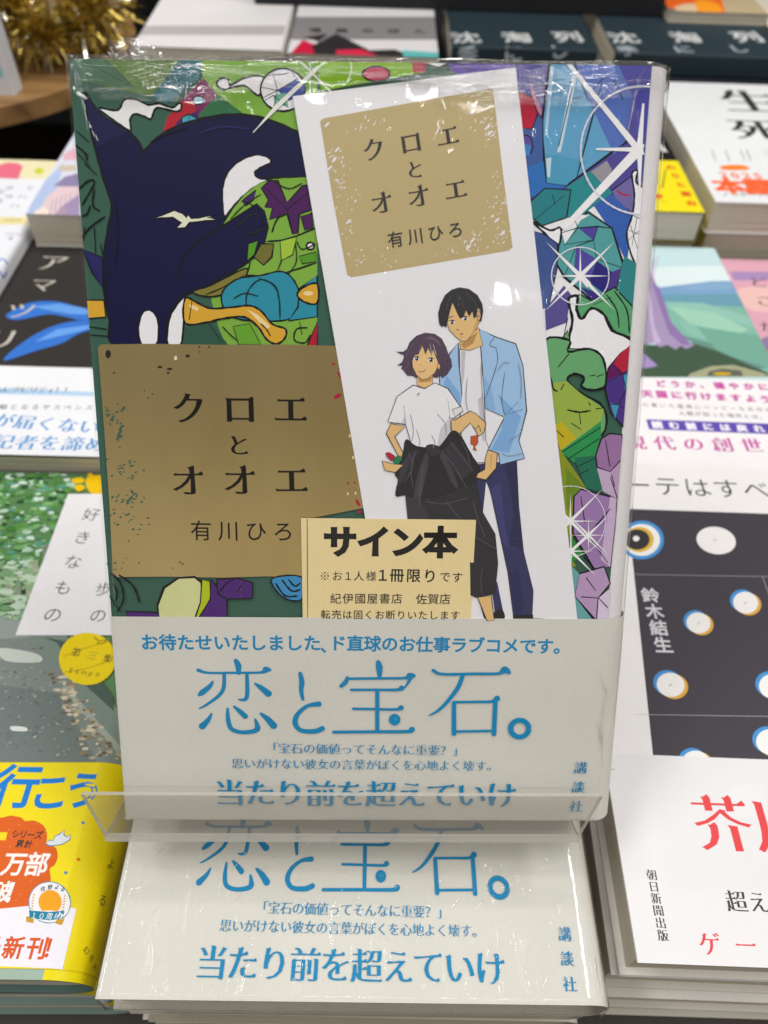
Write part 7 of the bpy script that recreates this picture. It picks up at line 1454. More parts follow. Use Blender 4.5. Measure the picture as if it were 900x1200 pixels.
def clear_mat(name, base, gloss_rough, tint=(1, 1, 1, 1), bump=0, bscale=60, ior=1.45, stretch=(1, 1, 1), haze=0.0, crease=0.0):
    """thin clear plastic: light passes straight through, the surface mirrors by fresnel"""
    m = bpy.data.materials.new(name)
    m.use_nodes = True
    nt = m.node_tree
    nt.nodes.remove(nt.nodes['Principled BSDF'])
    out = nt.nodes['Material Output']
    tr = N(nt, 'ShaderNodeBsdfTransparent', Color=tint)
    gl = N(nt, 'ShaderNodeBsdfGlossy', Roughness=gloss_rough)
    fr = N(nt, 'ShaderNodeFresnel', IOR=ior)
    ge = N(nt, 'ShaderNodeNewGeometry')          # thin sheet: the same mirror strength from either side
    mi = N(nt, 'ShaderNodeMapRange')
    mi.inputs[3].default_value = ior
    mi.inputs[4].default_value = 1 / ior
    nt.links.new(ge.outputs['Backfacing'], mi.inputs[0])
    nt.links.new(mi.outputs[0], fr.inputs['IOR'])
    mu = N(nt, 'ShaderNodeMath', operation='MULTIPLY')
    mu.inputs[1].default_value = base
    nt.links.new(fr.outputs[0], mu.inputs[0])
    if bump:
        tc = N(nt, 'ShaderNodeTexCoord')
        mp = N(nt, 'ShaderNodeMapping')
        mp.inputs['Scale'].default_value = stretch
        no = N(nt, 'ShaderNodeTexNoise', Scale=bscale, Detail=4.0, Distortion=1.2)
        no.inputs['Roughness'].default_value = .6
        nt.links.new(tc.outputs['Object'], mp.inputs[0])
        nt.links.new(mp.outputs[0], no.inputs['Vector'])
        bp = N(nt, 'ShaderNodeBump', Strength=bump, Distance=.002)
        nt.links.new(no.outputs[0], bp.inputs['Height'])
        last_n = bp
        if crease:      # short sharp tucks scattered over the skin
            m2 = N(nt, 'ShaderNodeMapping')
            m2.inputs['Rotation'].default_value = (0, 0, .9)
            m2.inputs['Scale'].default_value = (1, .22, 1)
            n2 = N(nt, 'ShaderNodeTexNoise', Scale=420.0, Detail=2.0, Distortion=.4)
            r2_ = N(nt, 'ShaderNodeMapRange', interpolation_type='SMOOTHSTEP')
            r2_.inputs[1].default_value = .63
            r2_.inputs[2].default_value = .74
            nt.links.new(tc.outputs['Object'], m2.inputs[0])
            nt.links.new(m2.outputs[0], n2.inputs['Vector'])
            nt.links.new(n2.outputs[0], r2_.inputs[0])
            b2 = N(nt, 'ShaderNodeBump', Strength=crease, Distance=.0006)
            nt.links.new(r2_.outputs[0], b2.inputs['Height'])
            nt.links.new(bp.outputs[0], b2.inputs['Normal'])
            last_n = b2
        nt.links.new(last_n.outputs[0], gl.inputs['Normal'])
        nt.links.new(last_n.outputs[0], fr.inputs['Normal'])
    mx = N(nt, 'ShaderNodeMixShader')
    nt.links.new(mu.outputs[0], mx.inputs[0])
    nt.links.new(tr.outputs[0], mx.inputs[1])
    nt.links.new(gl.outputs[0], mx.inputs[2])
    last = mx
    if haze:
        df = N(nt, 'ShaderNodeBsdfDiffuse', Color=(.72, .70, .65, 1))
        m2 = N(nt, 'ShaderNodeMixShader', Fac=haze)
        nt.links.new(mx.outputs[0], m2.inputs[1])
        nt.links.new(df.outputs[0], m2.inputs[2])
        last = m2
    nt.links.new(last.outputs[0], out.inputs['Surface'])
    return m
M_FILM = clear_mat('shrink_film', .6, .04, bump=.022, bscale=50, stretch=(1, .5, 1), crease=.10)
M_FILM_LOOSE = clear_mat('loose_film', 1.0, .07, bump=.10, bscale=60, stretch=(1, .5, 1), crease=.55)
M_FILM_CRUMPLED = clear_mat('crumpled_film', 2.6, .08, bump=.30, bscale=150, stretch=(.28, 1.8, 1), haze=.012)
M_TUCK = clear_mat('film_tuck', 4.0, .10, bump=.12, bscale=200)
M_ACRYL = clear_mat('clear_acrylic', 1.2, .02, tint=(.945, .942, .93, 1), ior=1.49)
M_LIP = clear_mat('hazy_acrylic', 1.3, .06, tint=(.93, .925, .91, 1), ior=1.49, bump=.05, bscale=120, haze=.05)  # pale diffuse haze mixed in to brighten the lip, in place of refraction
M_ACRYL_EDGE = clear_mat('acrylic_edge', 1.3, .10, tint=(.50, .48, .42, 1), ior=1.5, haze=.45)

def plain_mat(name, col, rough, metal=0, spec=.5, vary=.08, scale=40, bump=.1):
    m, nt, b = new_mat(name)
    tc = N(nt, 'ShaderNodeTexCoord')
    no = N(nt, 'ShaderNodeTexNoise', Scale=scale, Detail=5.0)
    nt.links.new(tc.outputs['Object'], no.inputs['Vector'])
    cr = N(nt, 'ShaderNodeValToRGB')
    cr.color_ramp.elements[0].color = tuple(c * (1 - vary) for c in col[:3]) + (1,)
    cr.color_ramp.elements[1].color = tuple(min(1, c * (1 + vary)) for c in col[:3]) + (1,)
    cr.color_ramp.elements[0].position = .3
    cr.color_ramp.elements[1].position = .7
    nt.links.new(no.outputs[0], cr.inputs[0])
    nt.links.new(cr.outputs[0], b.inputs['Base Color'])
    b.inputs['Roughness'].default_value = rough
    b.inputs['Metallic'].default_value = metal
    b.inputs['Specular IOR Level'].default_value = spec
    bp = N(nt, 'ShaderNodeBump', Strength=bump, Distance=.001)
    nt.links.new(no.outputs[0], bp.inputs['Height'])
    nt.links.new(bp.outputs[0], b.inputs['Normal'])
    return m
M_TABLE = plain_mat('table_laminate', (.035, .028, .022), .6)
M_DARK = plain_mat('dark_backdrop', (.006, .008, .009), .85, spec=.2)
M_BOARD = plain_mat('black_board', (.012, .013, .017), .6, spec=.3)
M_TIN_G = plain_mat('gold_tinsel_foil', (.62, .47, .12), .3, metal=1, vary=.3, scale=300)
M_TIN_S = plain_mat('silver_tinsel_foil', (.7, .68, .6), .25, metal=1, vary=.2, scale=300)

def wood_mat():
    m, nt, b = new_mat('varnished_wood')
    tc = N(nt, 'ShaderNodeTexCoord')
    mp = N(nt, 'ShaderNodeMapping')
    mp.inputs['Scale'].default_value = (6, 60, 30)
    no = N(nt, 'ShaderNodeTexNoise', Scale=1.2, Detail=6.0, Distortion=.6)
    nt.links.new(tc.outputs['Object'], mp.inputs[0])
    nt.links.new(mp.outputs[0], no.inputs['Vector'])
    cr = N(nt, 'ShaderNodeValToRGB')
    cr.color_ramp.elements[0].color = (.16, .075, .025, 1)
    cr.color_ramp.elements[1].color = (.42, .24, .09, 1)
    cr.color_ramp.elements[0].position = .3
    cr.color_ramp.elements[1].position = .7
    nt.links.new(no.outputs[0], cr.inputs[0])
    nt.links.new(cr.outputs[0], b.inputs['Base Color'])
    b.inputs['Roughness'].default_value = .45
    return m
M_WOOD = wood_mat()

# ------------------------------------------------------------------ mesh building helpers
class MB:
    def __init__(s):
        s.v = []; s.f = []; s.c = []; s.m = []; s.mats = []
    def mi(s, mat):
        if mat not in s.mats:
            s.mats.append(mat)
        return s.mats.index(mat)
    def face(s, pts, col, mat):
        i = len(s.v)
        s.v.extend(pts)
        s.f.append(tuple(range(i, i + len(pts))))
        s.c.append(col)
        s.m.append(s.mi(mat))
    def mesh(s, verts, faces, col, mat):
        i = len(s.v)
        s.v.extend(verts)
        k = s.mi(mat)
        for f in faces:
            s.f.append(tuple(i + a for a in f))
            s.c.append(col)
            s.m.append(k)
    def box(s, lo, hi, col, mat):
        (a, b, c), (d, e, f) = lo, hi
        vs = [(a, b, c), (d, b, c), (d, e, c), (a, e, c), (a, b, f), (d, b, f), (d, e, f), (a, e, f)]
        s.mesh(vs, [(0, 3, 2, 1), (4, 5, 6, 7), (0, 1, 5, 4), (1, 2, 6, 5), (2, 3, 7, 6), (3, 0, 4, 7)], col, mat)
    def prism(s, profile, y0, y1, col, mat, axis='y', cap=True):
        n = len(profile)
        if axis == 'y':
            vs = [(x, y0, z) for x, z in profile] + [(x, y1, z) for x, z in profile]
        else:
            vs = [(y0, a, b) for a, b in profile] + [(y1, a, b) for a, b in profile]
        fs = [(i, (i + 1) % n, n + (i + 1) % n, n + i) for i in range(n)]
        s.mesh(vs, fs, col, mat)
        if cap:
            tri = tessellate_polygon([[Vector((a, b, 0)) for a, b in profile]])
            s.mesh(vs, [t for t in tri] + [tuple(n + a for a in t[::-1]) for t in tri], col, mat)
    def build(s, name, parent=None, smooth=False, bevel=0):
        me = bpy.data.meshes.new(name)
        me.from_pydata(s.v, [], s.f)
        for m in s.mats:
            me.materials.append(m)
        me.polygons.foreach_set('material_index', s.m)
        at = me.attributes.new('Col', 'FLOAT_COLOR', 'CORNER')
        buf = []
        for f, c in zip(s.f, s.c):
            buf.extend(list(c) * len(f))
        at.data.foreach_set('color', buf)
        if smooth:
            me.polygons.foreach_set('use_smooth', [True] * len(me.polygons))
        me.update()
        o = bpy.data.objects.new(name, me)
        COL.objects.link(o)
        if parent:
            o.parent = parent
        if bevel:
            bm = bmesh.new(); bm.from_mesh(me)
            bmesh.ops.remove_doubles(bm, verts=bm.verts, dist=1e-7)
            bmesh.ops.recalc_face_normals(bm, faces=bm.faces)
            bm.to_mesh(me); bm.free()
            md = o.modifiers.new('bevel', 'BEVEL'); md.width = bevel; md.segments = 2
        return o

def tag(o, label=None, cat=None, group=None, kind=None):
    if label: o['label'] = label
    if cat: o['category'] = cat
    if group: o['group'] = group
    if kind: o['kind'] = kind
    return o

def empty(name, loc=(0, 0, 0), rz=0):
    o = bpy.data.objects.new(name, None)
    o.empty_display_size = .01
    COL.objects.link(o)
    o.location = loc
    o.rotation_euler = (0, 0, rz)
    return o

# ---- lettering: outlines of the built-in font, thickened or thinned into the style wanted
STYLES = {  # dx, dy, serif
    'gl': (-.006, -.006, 0), 'g': (.002, .002, 0), 'gm': (.012, .012, 0), 'gb': (.026, .024, 0), 'heavy': (.052, .046, 0),
    'm': (.005, -.020, .05), 'mb': (.012, -.014, .062), 'mb2': (.020, -.017, .065), 'mh': (.028, -.016, .07), 'deco': (.030, -.014, .075)}
_txt = bpy.data.curves.new('lettering', 'FONT')
_txt.resolution_u = 3
_txto = bpy.data.objects.new('lettering', _txt)
COL.objects.link(_txto)
_gl = {}
def glyph(ch, style):
    key = (ch, style)
    if key in _gl:
        return _gl[key]
    _txt.body = ch
    dg = bpy.context.evaluated_depsgraph_get()
    dg.update()
    me = bpy.data.meshes.new_from_object(_txto.evaluated_get(dg))
    bm = bmesh.new(); bm.from_mesh(me)
    bpy.data.meshes.remove(me)
    bmesh.ops.remove_doubles(bm, verts=bm.verts, dist=1e-5)
    dx, dy, ser = STYLES[style]
    acc = {}
    bnd = []
    for e in bm.edges:
        if len(e.link_faces) == 1:
            a, b = e.verts
            d = (b.co - a.co)
            if d.length < 1e-7: continue
            n = Vector((d.y, -d.x, 0)).normalized()
            fc = e.link_faces[0].calc_center_median()
            third = [v for v in e.link_faces[0].verts if v not in (a, b)]
            ref = third[0].co if third else fc
            if n.dot(ref - a.co) > 0: n = -n
            bnd.append((a.index, b.index, n, d.length))
            for v in (a, b): acc.setdefault(v.index, []).append(n)
    bm.verts.ensure_lookup_table()
    co = [v.co.copy() for v in bm.verts]
    for i, ns in acc.items():
        n = sum(ns, Vector((0, 0, 0)))
        if n.length < 1e-4: continue
        n = n / len(ns)
        k = 1 / max(.35, n.length_squared)
        n = n * k
        co[i] = co[i] + Vector((dx * n.x, dy * n.y, 0))
    V = [(c.x, c.y) for c in co]
    F = [tuple(v.index for v in f.verts) for f in bm.faces]
    if ser:
        for a, b, n, L in bnd:
            if n.x > .93 and .02 < L < .11:
                t = co[a] if co[a].y > co[b].y else co[b]
                k = len(V)
                V += [(t.x - 2.1 * ser, t.y - .004), (t.x + .006, t.y - .006), (t.x - .55 * ser, t.y + ser * .85)]
                F.append((k, k + 1, k + 2))
            if n.y > .93 and .03 < L < .12 and ser > .04:   # brush head at the top of upright strokes
                l, r = (co[a], co[b]) if co[a].x < co[b].x else (co[b], co[a])
                k = len(V)
                V += [(l.x - ser * .45, l.y + ser * .25), (r.x, r.y - .002), (l.x, l.y - ser * .6)]
                F.append((k, k + 1, k + 2))
    xs = [v[0] for v in V] or [0]
    wide = ord(ch) > 0x2fff or ch in '※'
    cx = .5 if wide else (min(xs) + max(xs)) / 2
    bm.free()
    V = [(x - cx, y - (.38 if wide else .36)) for x, y in V]
    _gl[key] = (V, F)
    return _gl[key]

def catmull(pts, closed, sub=4):
    n = len(pts)
    if n < 3: return pts
    out = []
    rng = range(n) if closed else range(n - 1)
    for i in rng:
        P = [pts[(i + k) % n] if closed else pts[max(0, min(n - 1, i + k))] for k in (-1, 0, 1, 2)]
        for j in range(sub):
            t = j / sub
            o = []
            for d in (0, 1):
                a, b, c, e = (q[d] for q in P)
                o.append(.5 * (2 * b + (c - a) * t + (2 * a - 5 * b + 4 * c - e) * t * t + (3 * b - a - 3 * c + e) * t ** 3))
            out.append(tuple(o))
    if not closed: out.append(pts[-1])
    return out

def clip(poly, axis, val, keep_less):
    out = []
    n = len(poly)
    for i in range(n):
        a, b = poly[i], poly[(i + 1) % n]
        ia = (a[axis] <= val) == keep_less or a[axis] == val
        ib = (b[axis] <= val) == keep_less or b[axis] == val
        if ia: out.append(a)
        if ia != ib:
            t = (val - a[axis]) / (b[axis] - a[axis])
            out.append((a[0] + (b[0] - a[0]) * t, a[1] + (b[1] - a[1]) * t))
    return out

class Sheet:
    """prints artwork onto a face: maps millimetres (u, v) to the surface, clipped to the printed rectangle"""
    def __init__(s, mb, rect, fn, mat, cuts=(), foil=None):
        s.mb = mb; s.rect = rect; s.fn = fn; s.mat = mat; s.cuts = list(cuts); s.h = .02; s.foil = foil
    def poly(s, pts, col, mat=None):
        u0, v0, u1, v1 = s.rect
        for ax, val, kl in ((0, u0, False), (0, u1, True), (1, v0, False), (1, v1, True)):
            pts = clip(pts, ax, val, kl)
            if len(pts) < 3: return
        edges = [u0] + [c for c in s.cuts if u0 < c < u1] + [u1]
        for a, b in zip(edges[:-1], edges[1:]):
            q = pts
            if len(edges) > 2:
                q = clip(clip(pts, 0, a, False), 0, b, True)
            if len(q) < 3: continue
            tri = tessellate_polygon([[Vector((x, y, 0)) for x, y in q]])
            vs = [s.fn(x, y, s.h) for x, y in q]
            fs = []
            for t in tri:
                (x0, y0), (x1, y1), (x2, y2) = (q[k] for k in t)
                fs.append(t if (x1 - x0) * (y2 - y0) - (x2 - x0) * (y1 - y0) > 0 else t[::-1])
            s.mb.mesh(vs, fs, col, mat or s.mat)
    def stroke(s, pts, w, col, closed):
        n = len(pts)
        L = []; R = []
        for i in range(n):
            a = pts[i - 1] if (i > 0) else (pts[-2] if closed else pts[0])
            b = pts[i + 1] if (i < n - 1) else (pts[1] if closed else pts[-1])
            dx, dy = b[0] - a[0], b[1] - a[1]
            l = math.hypot(dx, dy) or 1
            k = w / 2
            if not closed and i in (0, n - 1): k *= .55
            k *= 1 + .22 * math.sin(i * 2.3 + pts[0][0])
            L.append((pts[i][0] - dy / l * k, pts[i][1] + dx / l * k))
            R.append((pts[i][0] + dy / l * k, pts[i][1] - dx / l * k))
        for i in range(n - 1):
            s.poly([R[i], R[i + 1], L[i + 1], L[i]], col)
            s.h += 0.0001
    def brush(s, c, col):
        P = [tuple(c[i:i + 3]) for i in range(0, len(c), 3)]
        xy = catmull([p[:2] for p in P], False, 6) if len(P) > 2 else [p[:2] for p in P]
        w = []
        for i in range(len(P) - 1):
            k = 6 if len(P) > 2 else 1
            w += [P[i][2] + (P[i + 1][2] - P[i][2]) * (j / k) ** 1.0 for j in range(k)]
        w.append(P[-1][2])
        n = len(xy)
        L = []; R = []
        for i in range(n):
            a = xy[max(0, i - 1)]; b = xy[min(n - 1, i + 1)]
            dx, dy = b[0] - a[0], b[1] - a[1]; l = math.hypot(dx, dy) or 1
            k = w[i] / 2
            L.append((xy[i][0] - dy / l * k, xy[i][1] + dx / l * k)); R.append((xy[i][0] + dy / l * k, xy[i][1] - dx / l * k))
        for i in range(n - 1):
            s.h += .0004
            s.poly([R[i], R[i + 1], L[i + 1], L[i]], col)
        for i in (0, n - 1):
            s.h += .0006
            s.poly([(xy[i][0] + math.cos(q * .524) * w[i] / 2, xy[i][1] + math.sin(q * .524) * w[i] / 2) for q in range(12)], col)
        s.h += .002
    def text(s, it):
        _, colh, string, size, style, vert, (x0, y0, x1, y1) = it
        col = lin(colh)
        n = len(string)
        dx, dy = x1 - x0, y1 - y0
        if n == 1 or abs(dx) + abs(dy) < size * .4: ang = 0 if not (n > 1) else math.atan2(dy, dx)
        else: ang = math.atan2(dy, dx) + (math.pi / 2 if vert else 0)
        ang += s.tilt
        ca, sa = math.cos(ang), math.sin(ang)
        u0, v0, u1, v1 = s.rect
        for i, ch in enumerate(string):
            if ch in ' 　': continue
            t = i / (n - 1) if n > 1 else 0
            px, py = x0 + dx * t, y0 + dy * t
            V, F = glyph(ch, style)
            if vert and ch == 'ー': V = [(y, -x) for x, y in V]
            P = [(px + (x * ca - y * sa) * size, py + (x * sa + y * ca) * size) for x, y in V]
            if any(not (u0 <= a <= u1 and v0 <= b <= v1) for a, b in P):
                for f in F: s.poly([P[k] for k in f], col)
                continue
            thick = STYLES[style][0] > .02
            if not thick and not STYLES[style][2]:
                s.mb.mesh([s.fn(a, b, s.h) for a, b in P], F, col, s.mat)
            else:
                for q, f in enumerate(F):
                    (ax, ay), (bx, by), (cx, cy) = (P[k] for k in f[:3])
                    ar = (bx - ax) * (cy - ay) - (cx - ax) * (by - ay)
                    if ar < 0 and len(f) == 3: f = f[::-1]
                    hh = s.h + .0003 * q
                    s.mb.face([s.fn(*P[k], hh) for k in f], col, s.mat)
        s.h += .004
    tilt = 0
    def draw(s, items):
        for it in items:
            s.h += .00015 if it[0] == 'p' and len(it[3]) <= 14 else .0009
            if it[0] == 'p':
                c = it[3]
                pts = [(c[i], c[i + 1]) for i in range(0, len(c), 2)]
                if it[2]: pts = catmull(pts, True)
                if it[1] == 'FOIL': s.poly(pts, (.5, .4, .2, 1), s.foil)
                else: s.poly(pts, lin('bcab80' if it[1] == 'GOLDMATT' else it[1]))
            elif it[0] == 'l':
                c = it[4]
                pts = [(c[i], c[i + 1]) for i in range(0, len(c), 2)]
                if it[3]:
                    pts = catmull(pts[:-1] if it[5] else pts, bool(it[5]))
                    if it[5]: pts.append(pts[0])
                s.stroke(pts, it[2] * 1.2, lin(it[1]), it[5])
            elif it[0] == 't':
                s.text(it)
            elif it[0] == 'b':
                s.brush(it[2], lin(it[1]))
            elif it[0] == 'leaf':
                _, cols, quad, cnt, size, seed = it
                rng = random.Random(seed)
                Q = [(quad[i], quad[i + 1]) for i in range(0, 8, 2)]
                for k in range(cnt):
                    a, b = rng.random(), rng.random()
                    x = (Q[0][0] * (1 - a) + Q[1][0] * a) * (1 - b) + (Q[3][0] * (1 - a) + Q[2][0] * a) * b
                    y = (Q[0][1] * (1 - a) + Q[1][1] * a) * (1 - b) + (Q[3][1] * (1 - a) + Q[2][1] * a) * b
                    an = rng.uniform(0, 6.28); r = size * rng.uniform(.4, 1.5)
                    pts = [(x + math.cos(an + t) * r * rng.uniform(.5, 1), y + math.sin(an + t) * r * .55 * rng.uniform(.5, 1)) for t in (0, 1.2, 2.4, 3.6, 4.9)]
                    s.h += .0004
                    s.poly(pts, lin(rng.choice(cols)))

# ------------------------------------------------------------------ one book, with cover, pages, paper band, film
def profile(W, T, r, off=0.0, x0=0.0, n=14):
    n = 40 if r > 6 else n
    """closed end over the spine: from the fore edge on top, round the spine, back to the fore edge below (mm)"""
    pts = [(x0, T + off)]
    for i in range(n + 1):
        a = math.pi / 2 * i / n
        pts.append((W - r + (r + off) * math.sin(a), T - r + (r + off) * math.cos(a)))
    for i in range(n + 1):
        a = math.pi / 2 * i / n
        pts.append((W - r + (r + off) * math.cos(a), r - (r + off) * math.sin(a)))
    pts.append((x0, -off))
    return pts

def make_book(name, label, W, L, T, cov, r=4.0, board=.9, group=None, mat=None, art=None, edge=None, obi=None, spine=None,
              film=False, foil=None, sq=2.0, pages=True, cat='book', art_u=None):
    """all sizes in mm; returns the Empty at the back cover's fore-edge foot; local x across, y up the cover, z through the book"""
    mat = mat or M_PRINT
    root = empty(name)
    tag(root, label, cat, group)
    out = profile(W, T, r)
    ri = max(.3, r - board)
    inn = []
    nn = 40 if r > 6 else 14
    for i in range(nn + 1):
        a = math.pi / 2 * i / nn
        inn.append((W - r + ri * math.sin(a), T - r + ri * math.cos(a)))
    for i in range(nn + 1):
        a = math.pi / 2 * i / nn
        inn.append((W - r + ri * math.cos(a), r - ri * math.sin(a)))
    inn = [(0, T - board)] + inn + [(0, board)]
    mb = MB()
    c = lin(cov); ce = lin(edge or cov); cs = lin(spine or cov)
    n = len(out)
    def S(p, y): return (p[0] * MM, y * MM, p[1] * MM)
    for i in range(n - 1):
        colr = c if (i == 0 or i == n - 2) else cs
        mb.face([S(out[i], 0), S(out[i + 1], 0), S(out[i + 1], L), S(out[i], L)], colr, mat)
        mb.face([S(inn[i], L), S(inn[i + 1], L), S(inn[i + 1], 0), S(inn[i], 0)], ce, mat)
        mb.face([S(out[i + 1], 0), S(out[i], 0), S(inn[i], 0), S(inn[i + 1], 0)], ce, mat)
        mb.face([S(out[i], L), S(out[i + 1], L), S(inn[i + 1], L), S(inn[i], L)], ce, mat)
    for i in (0, n - 1):
        mb.face([S(out[i], 0), S(out[i], L), S(inn[i], L), S(inn[i], 0)], ce, mat)
    u1 = W - r
    def fn(off):
        def f(u, v, h):
            h = h + off
            if u <= u1: return (u * MM, v * MM, (T + h) * MM)
            a = (u - u1) / r
            if a > math.pi / 2:
                return ((W + h) * MM, v * MM, (T - r - (a - math.pi / 2) * r) * MM)
            return ((u1 + (r + h) * math.sin(a)) * MM, v * MM, (T - r + (r + h) * math.cos(a)) * MM)
        return f
    cuts = [u1 + r * k * .065 for k in range(25)]
    if art:
        sh = Sheet(mb, (0, 0, u1 + r * 1.57 + T - 2 * r, L), fn(0), mat, cuts, foil)
        if art_u: sh.rect = (0, 0, art_u, L)
        sh.draw(art)
    mb.build('cover', root)
    if pages:
        pb = MB()
        pr = [(sq, board), (W - board - .3, board), (W - board - .3, T - board), (sq, T - board)]
        if r > 5:
            q = []
            m = 8
            for i in range(m + 1):
                a = math.pi * i / m
                q.append((W - r + (ri - .2) * math.sin(a), T / 2 - (T / 2 - board) * math.cos(a)))
            pr = [(sq, board)] + q + [(sq, T - board)]
        pb.prism([(a * MM, b * MM) for a, b in pr], sq * MM, (L - sq) * MM, (.6, .55, .45, 1), M_PAGES)
        pb.build('page_block', root)
    if obi:
        ob = MB()
        o1 = obi.get('off', .32)
        po = profile(W, T, r, o1)
        pi_ = profile(W, T, r, o1 - .14)
        oc = lin(obi['col']); om = obi.get('mat', M_MATT)
        n = len(po)
        y0, y1 = obi.get('y0', -.2), obi['y1']
        for i in range(n - 1):
            sc = lin(obi['spine']) if obi.get('spine') and 1 < i < n - 2 else oc
            ob.face([S(po[i], y0), S(po[i + 1], y0), S(po[i + 1], y1), S(po[i], y1)], sc, om)
            ob.face([S(po[i + 1], y0), S(po[i], y0), S(pi_[i], y0), S(pi_[i + 1], y0)], sc, om)
            ob.face([S(po[i], y1), S(po[i + 1], y1), S(pi_[i + 1], y1), S(pi_[i], y1)], sc, om)
        sh = Sheet(ob, (0, y0, u1 + r * 1.57 + T - 2 * r, y1), fn(o1), obi.get('ink', om), cuts)
        sh.draw(obi.get('art', []))
        ob.build('paper_band', root)
    if film:
        make_film(root, W, L, T, r, film)
    return root

def make_film(root, W, L, T, r, seed):
    """clear shrink wrap: a loose skin over the front, spine and head, creased near the top edge"""
    fb = MB()
    nx, ny = 74, 110
    prof = [(-.9, T * .35), (-1.0, T - .6)]
    def z(x, y, a):
        n = mnoise.noise(Vector((x * .05 + seed * 7, y * .03, seed)))
        m = mnoise.noise(Vector((x * .12, y * .33, seed * 3.1)))
        k = max(0, (y - L + 12) / 12)
        return 1.05 + .30 * n + (.55 * m + .3) * k * a
    V = []; Fc = []
    xs = [-.5] + [-.3 + (W - r + .3) * i / nx for i in range(nx + 1)]
    rows = [-1.0] + [L * j / ny for j in range(ny + 1)] + [L + .5, L + .6]
    cols = len(xs) + 6
    for jj, y in enumerate(rows):
        for ii, x in enumerate(xs):
            zz = T + z(x, y, 1)
            if ii == 0: zz = T * .3
            if jj == 0: zz = T * .35
            if jj == len(rows) - 1: zz = T * .15
            V.append((x * MM, y * MM, zz * MM))
        for i in range(6):
            a = math.pi / 2 * (i + 1) / 5
            h = z(W, y, .6) * .7
            zz = T - r + (r + h) * math.cos(a) if i < 5 else T * .15
            xx = W - r + (r + h) * math.sin(min(a, math.pi / 2))
            if jj == 0: zz = min(zz, T * .35)
            if jj == len(rows) - 1: zz = min(zz, T * .15)
            V.append((xx * MM, y * MM, zz * MM))
    smooth_f = []; crump = []
    for j in range(len(rows) - 1):
        for i in range(cols - 1):
            f = (j * cols + i, j * cols + i + 1, (j + 1) * cols + i + 1, (j + 1) * cols + i)
            (crump if rows[j] > L - 7 - 3 * math.sin(i * .13) else smooth_f).append(f)
    fb.mesh(V, smooth_f, (1, 1, 1, 1), M_FILM if seed == 2 else M_FILM_LOOSE)
    fb.mesh(V, crump, (1, 1, 1, 1), M_FILM_CRUMPLED)
    def ridge(pts, h, wd):
        """a folded tuck of film standing a fraction of a millimetre above the skin"""
        P = catmull(pts, False, 5) if len(pts) > 2 else [(pts[0][0] + (pts[1][0] - pts[0][0]) * k / 5, pts[0][1] + (pts[1][1] - pts[0][1]) * k / 5) for k in range(6)]
        pv = []
        n = len(P)
        for i, (x, y) in enumerate(P):
            a = P[max(0, i - 1)]; b = P[min(n - 1, i + 1)]
            dx, dy = b[0] - a[0], b[1] - a[1]; l = math.hypot(dx, dy) or 1
            k = math.sin(math.pi * (i + .25) / (n - .5)) * (.7 + .3 * math.sin(i * 1.9 + pts[0][0]))
            zz = T + 1.12
            if x > W - r:
                zz -= r * (1 - math.cos(min(1.3, (x - W + r) / r)))
            for q, hh in ((-1, 0), (-.55, .75), (0, 1), (.55, .75), (1, 0)):
                pv.append(((x - dy / l * wd * q * k) * MM, (y + dx / l * wd * q * k) * MM, (zz + .3 * h * hh * k) * MM))
        fb.mesh(pv, [(i * 5 + m, i * 5 + m + 1, i * 5 + m + 6, i * 5 + m + 5) for i in range(n - 1) for m in range(4)], (1, 1, 1, 1), M_TUCK)
    rg = random.Random(seed + 40)
    if seed == 2:
        for pts, h, wd in (([(.4, 187.4), (1.6, 183.5), (2.7, 179.6), (3.5, 173)], .5, .5), ([(126.3, 187.4), (125.1, 184.1), (124.4, 179.7), (123.6, 174)], .5, .5),
                           ([(12.9, 187.2), (29.7, 186.4), (46.5, 184.6)], .6, .6), ([(40.9, 187), (63.4, 185.4), (82.3, 183.9), (105, 183.8)], .8, .8),
                           ([(46.5, 182.5), (69.1, 184.1), (97.3, 186.5)], .7, .6), ([(89.9, 182.3), (106.9, 184.2), (116.3, 185.7)], .7, .7),
                           ([(55, 186.6), (75, 186.8), (100, 187.4)], .6, .6), ([(34, 186.2), (44, 183.5), (58, 181)], .5, .5), ([(100, 186), (108, 183), (112, 178)], .4, .4),
                           ([(129.2, 41), (128.4, 28), (130, 15)], .5, .4), ([(126.4, 45.4), (129.4, 36.9)], .4, .4), ([(127, 30), (129.5, 22)], .4, .4), ([(1.2, 77), (1.6, 60)], .3, .3)):
            ridge(pts, h, wd)
        for k in range(9):
            ridge([(33.2 + .06 * k, 62.5 + k * 1.7), (34.0 + .06 * k, 63.3 + k * 1.7)], .25, .18)
        for k in range(16):
            x = rg.uniform(5, 122); y = rg.uniform(180, 187); a = rg.uniform(-.5, .5); l = rg.uniform(3, 9)
            ridge([(x, y), (x + l * math.cos(a), min(187.6, y + l * math.sin(a)))], rg.uniform(.25, .5), rg.uniform(.2, .45))
    else:
        for k in range(46):
            x = rg.choice((rg.uniform(3, 40), rg.uniform(40, 126))); y = rg.uniform(1, 44); a = rg.gauss(.95, .25); l = rg.choice((1.2, 1.8, 2.6, 4.5, 7))
            ridge([(x, y), (x + l * math.cos(a), y + l * math.sin(a))], rg.uniform(.12, .3), rg.uniform(.14, .3))
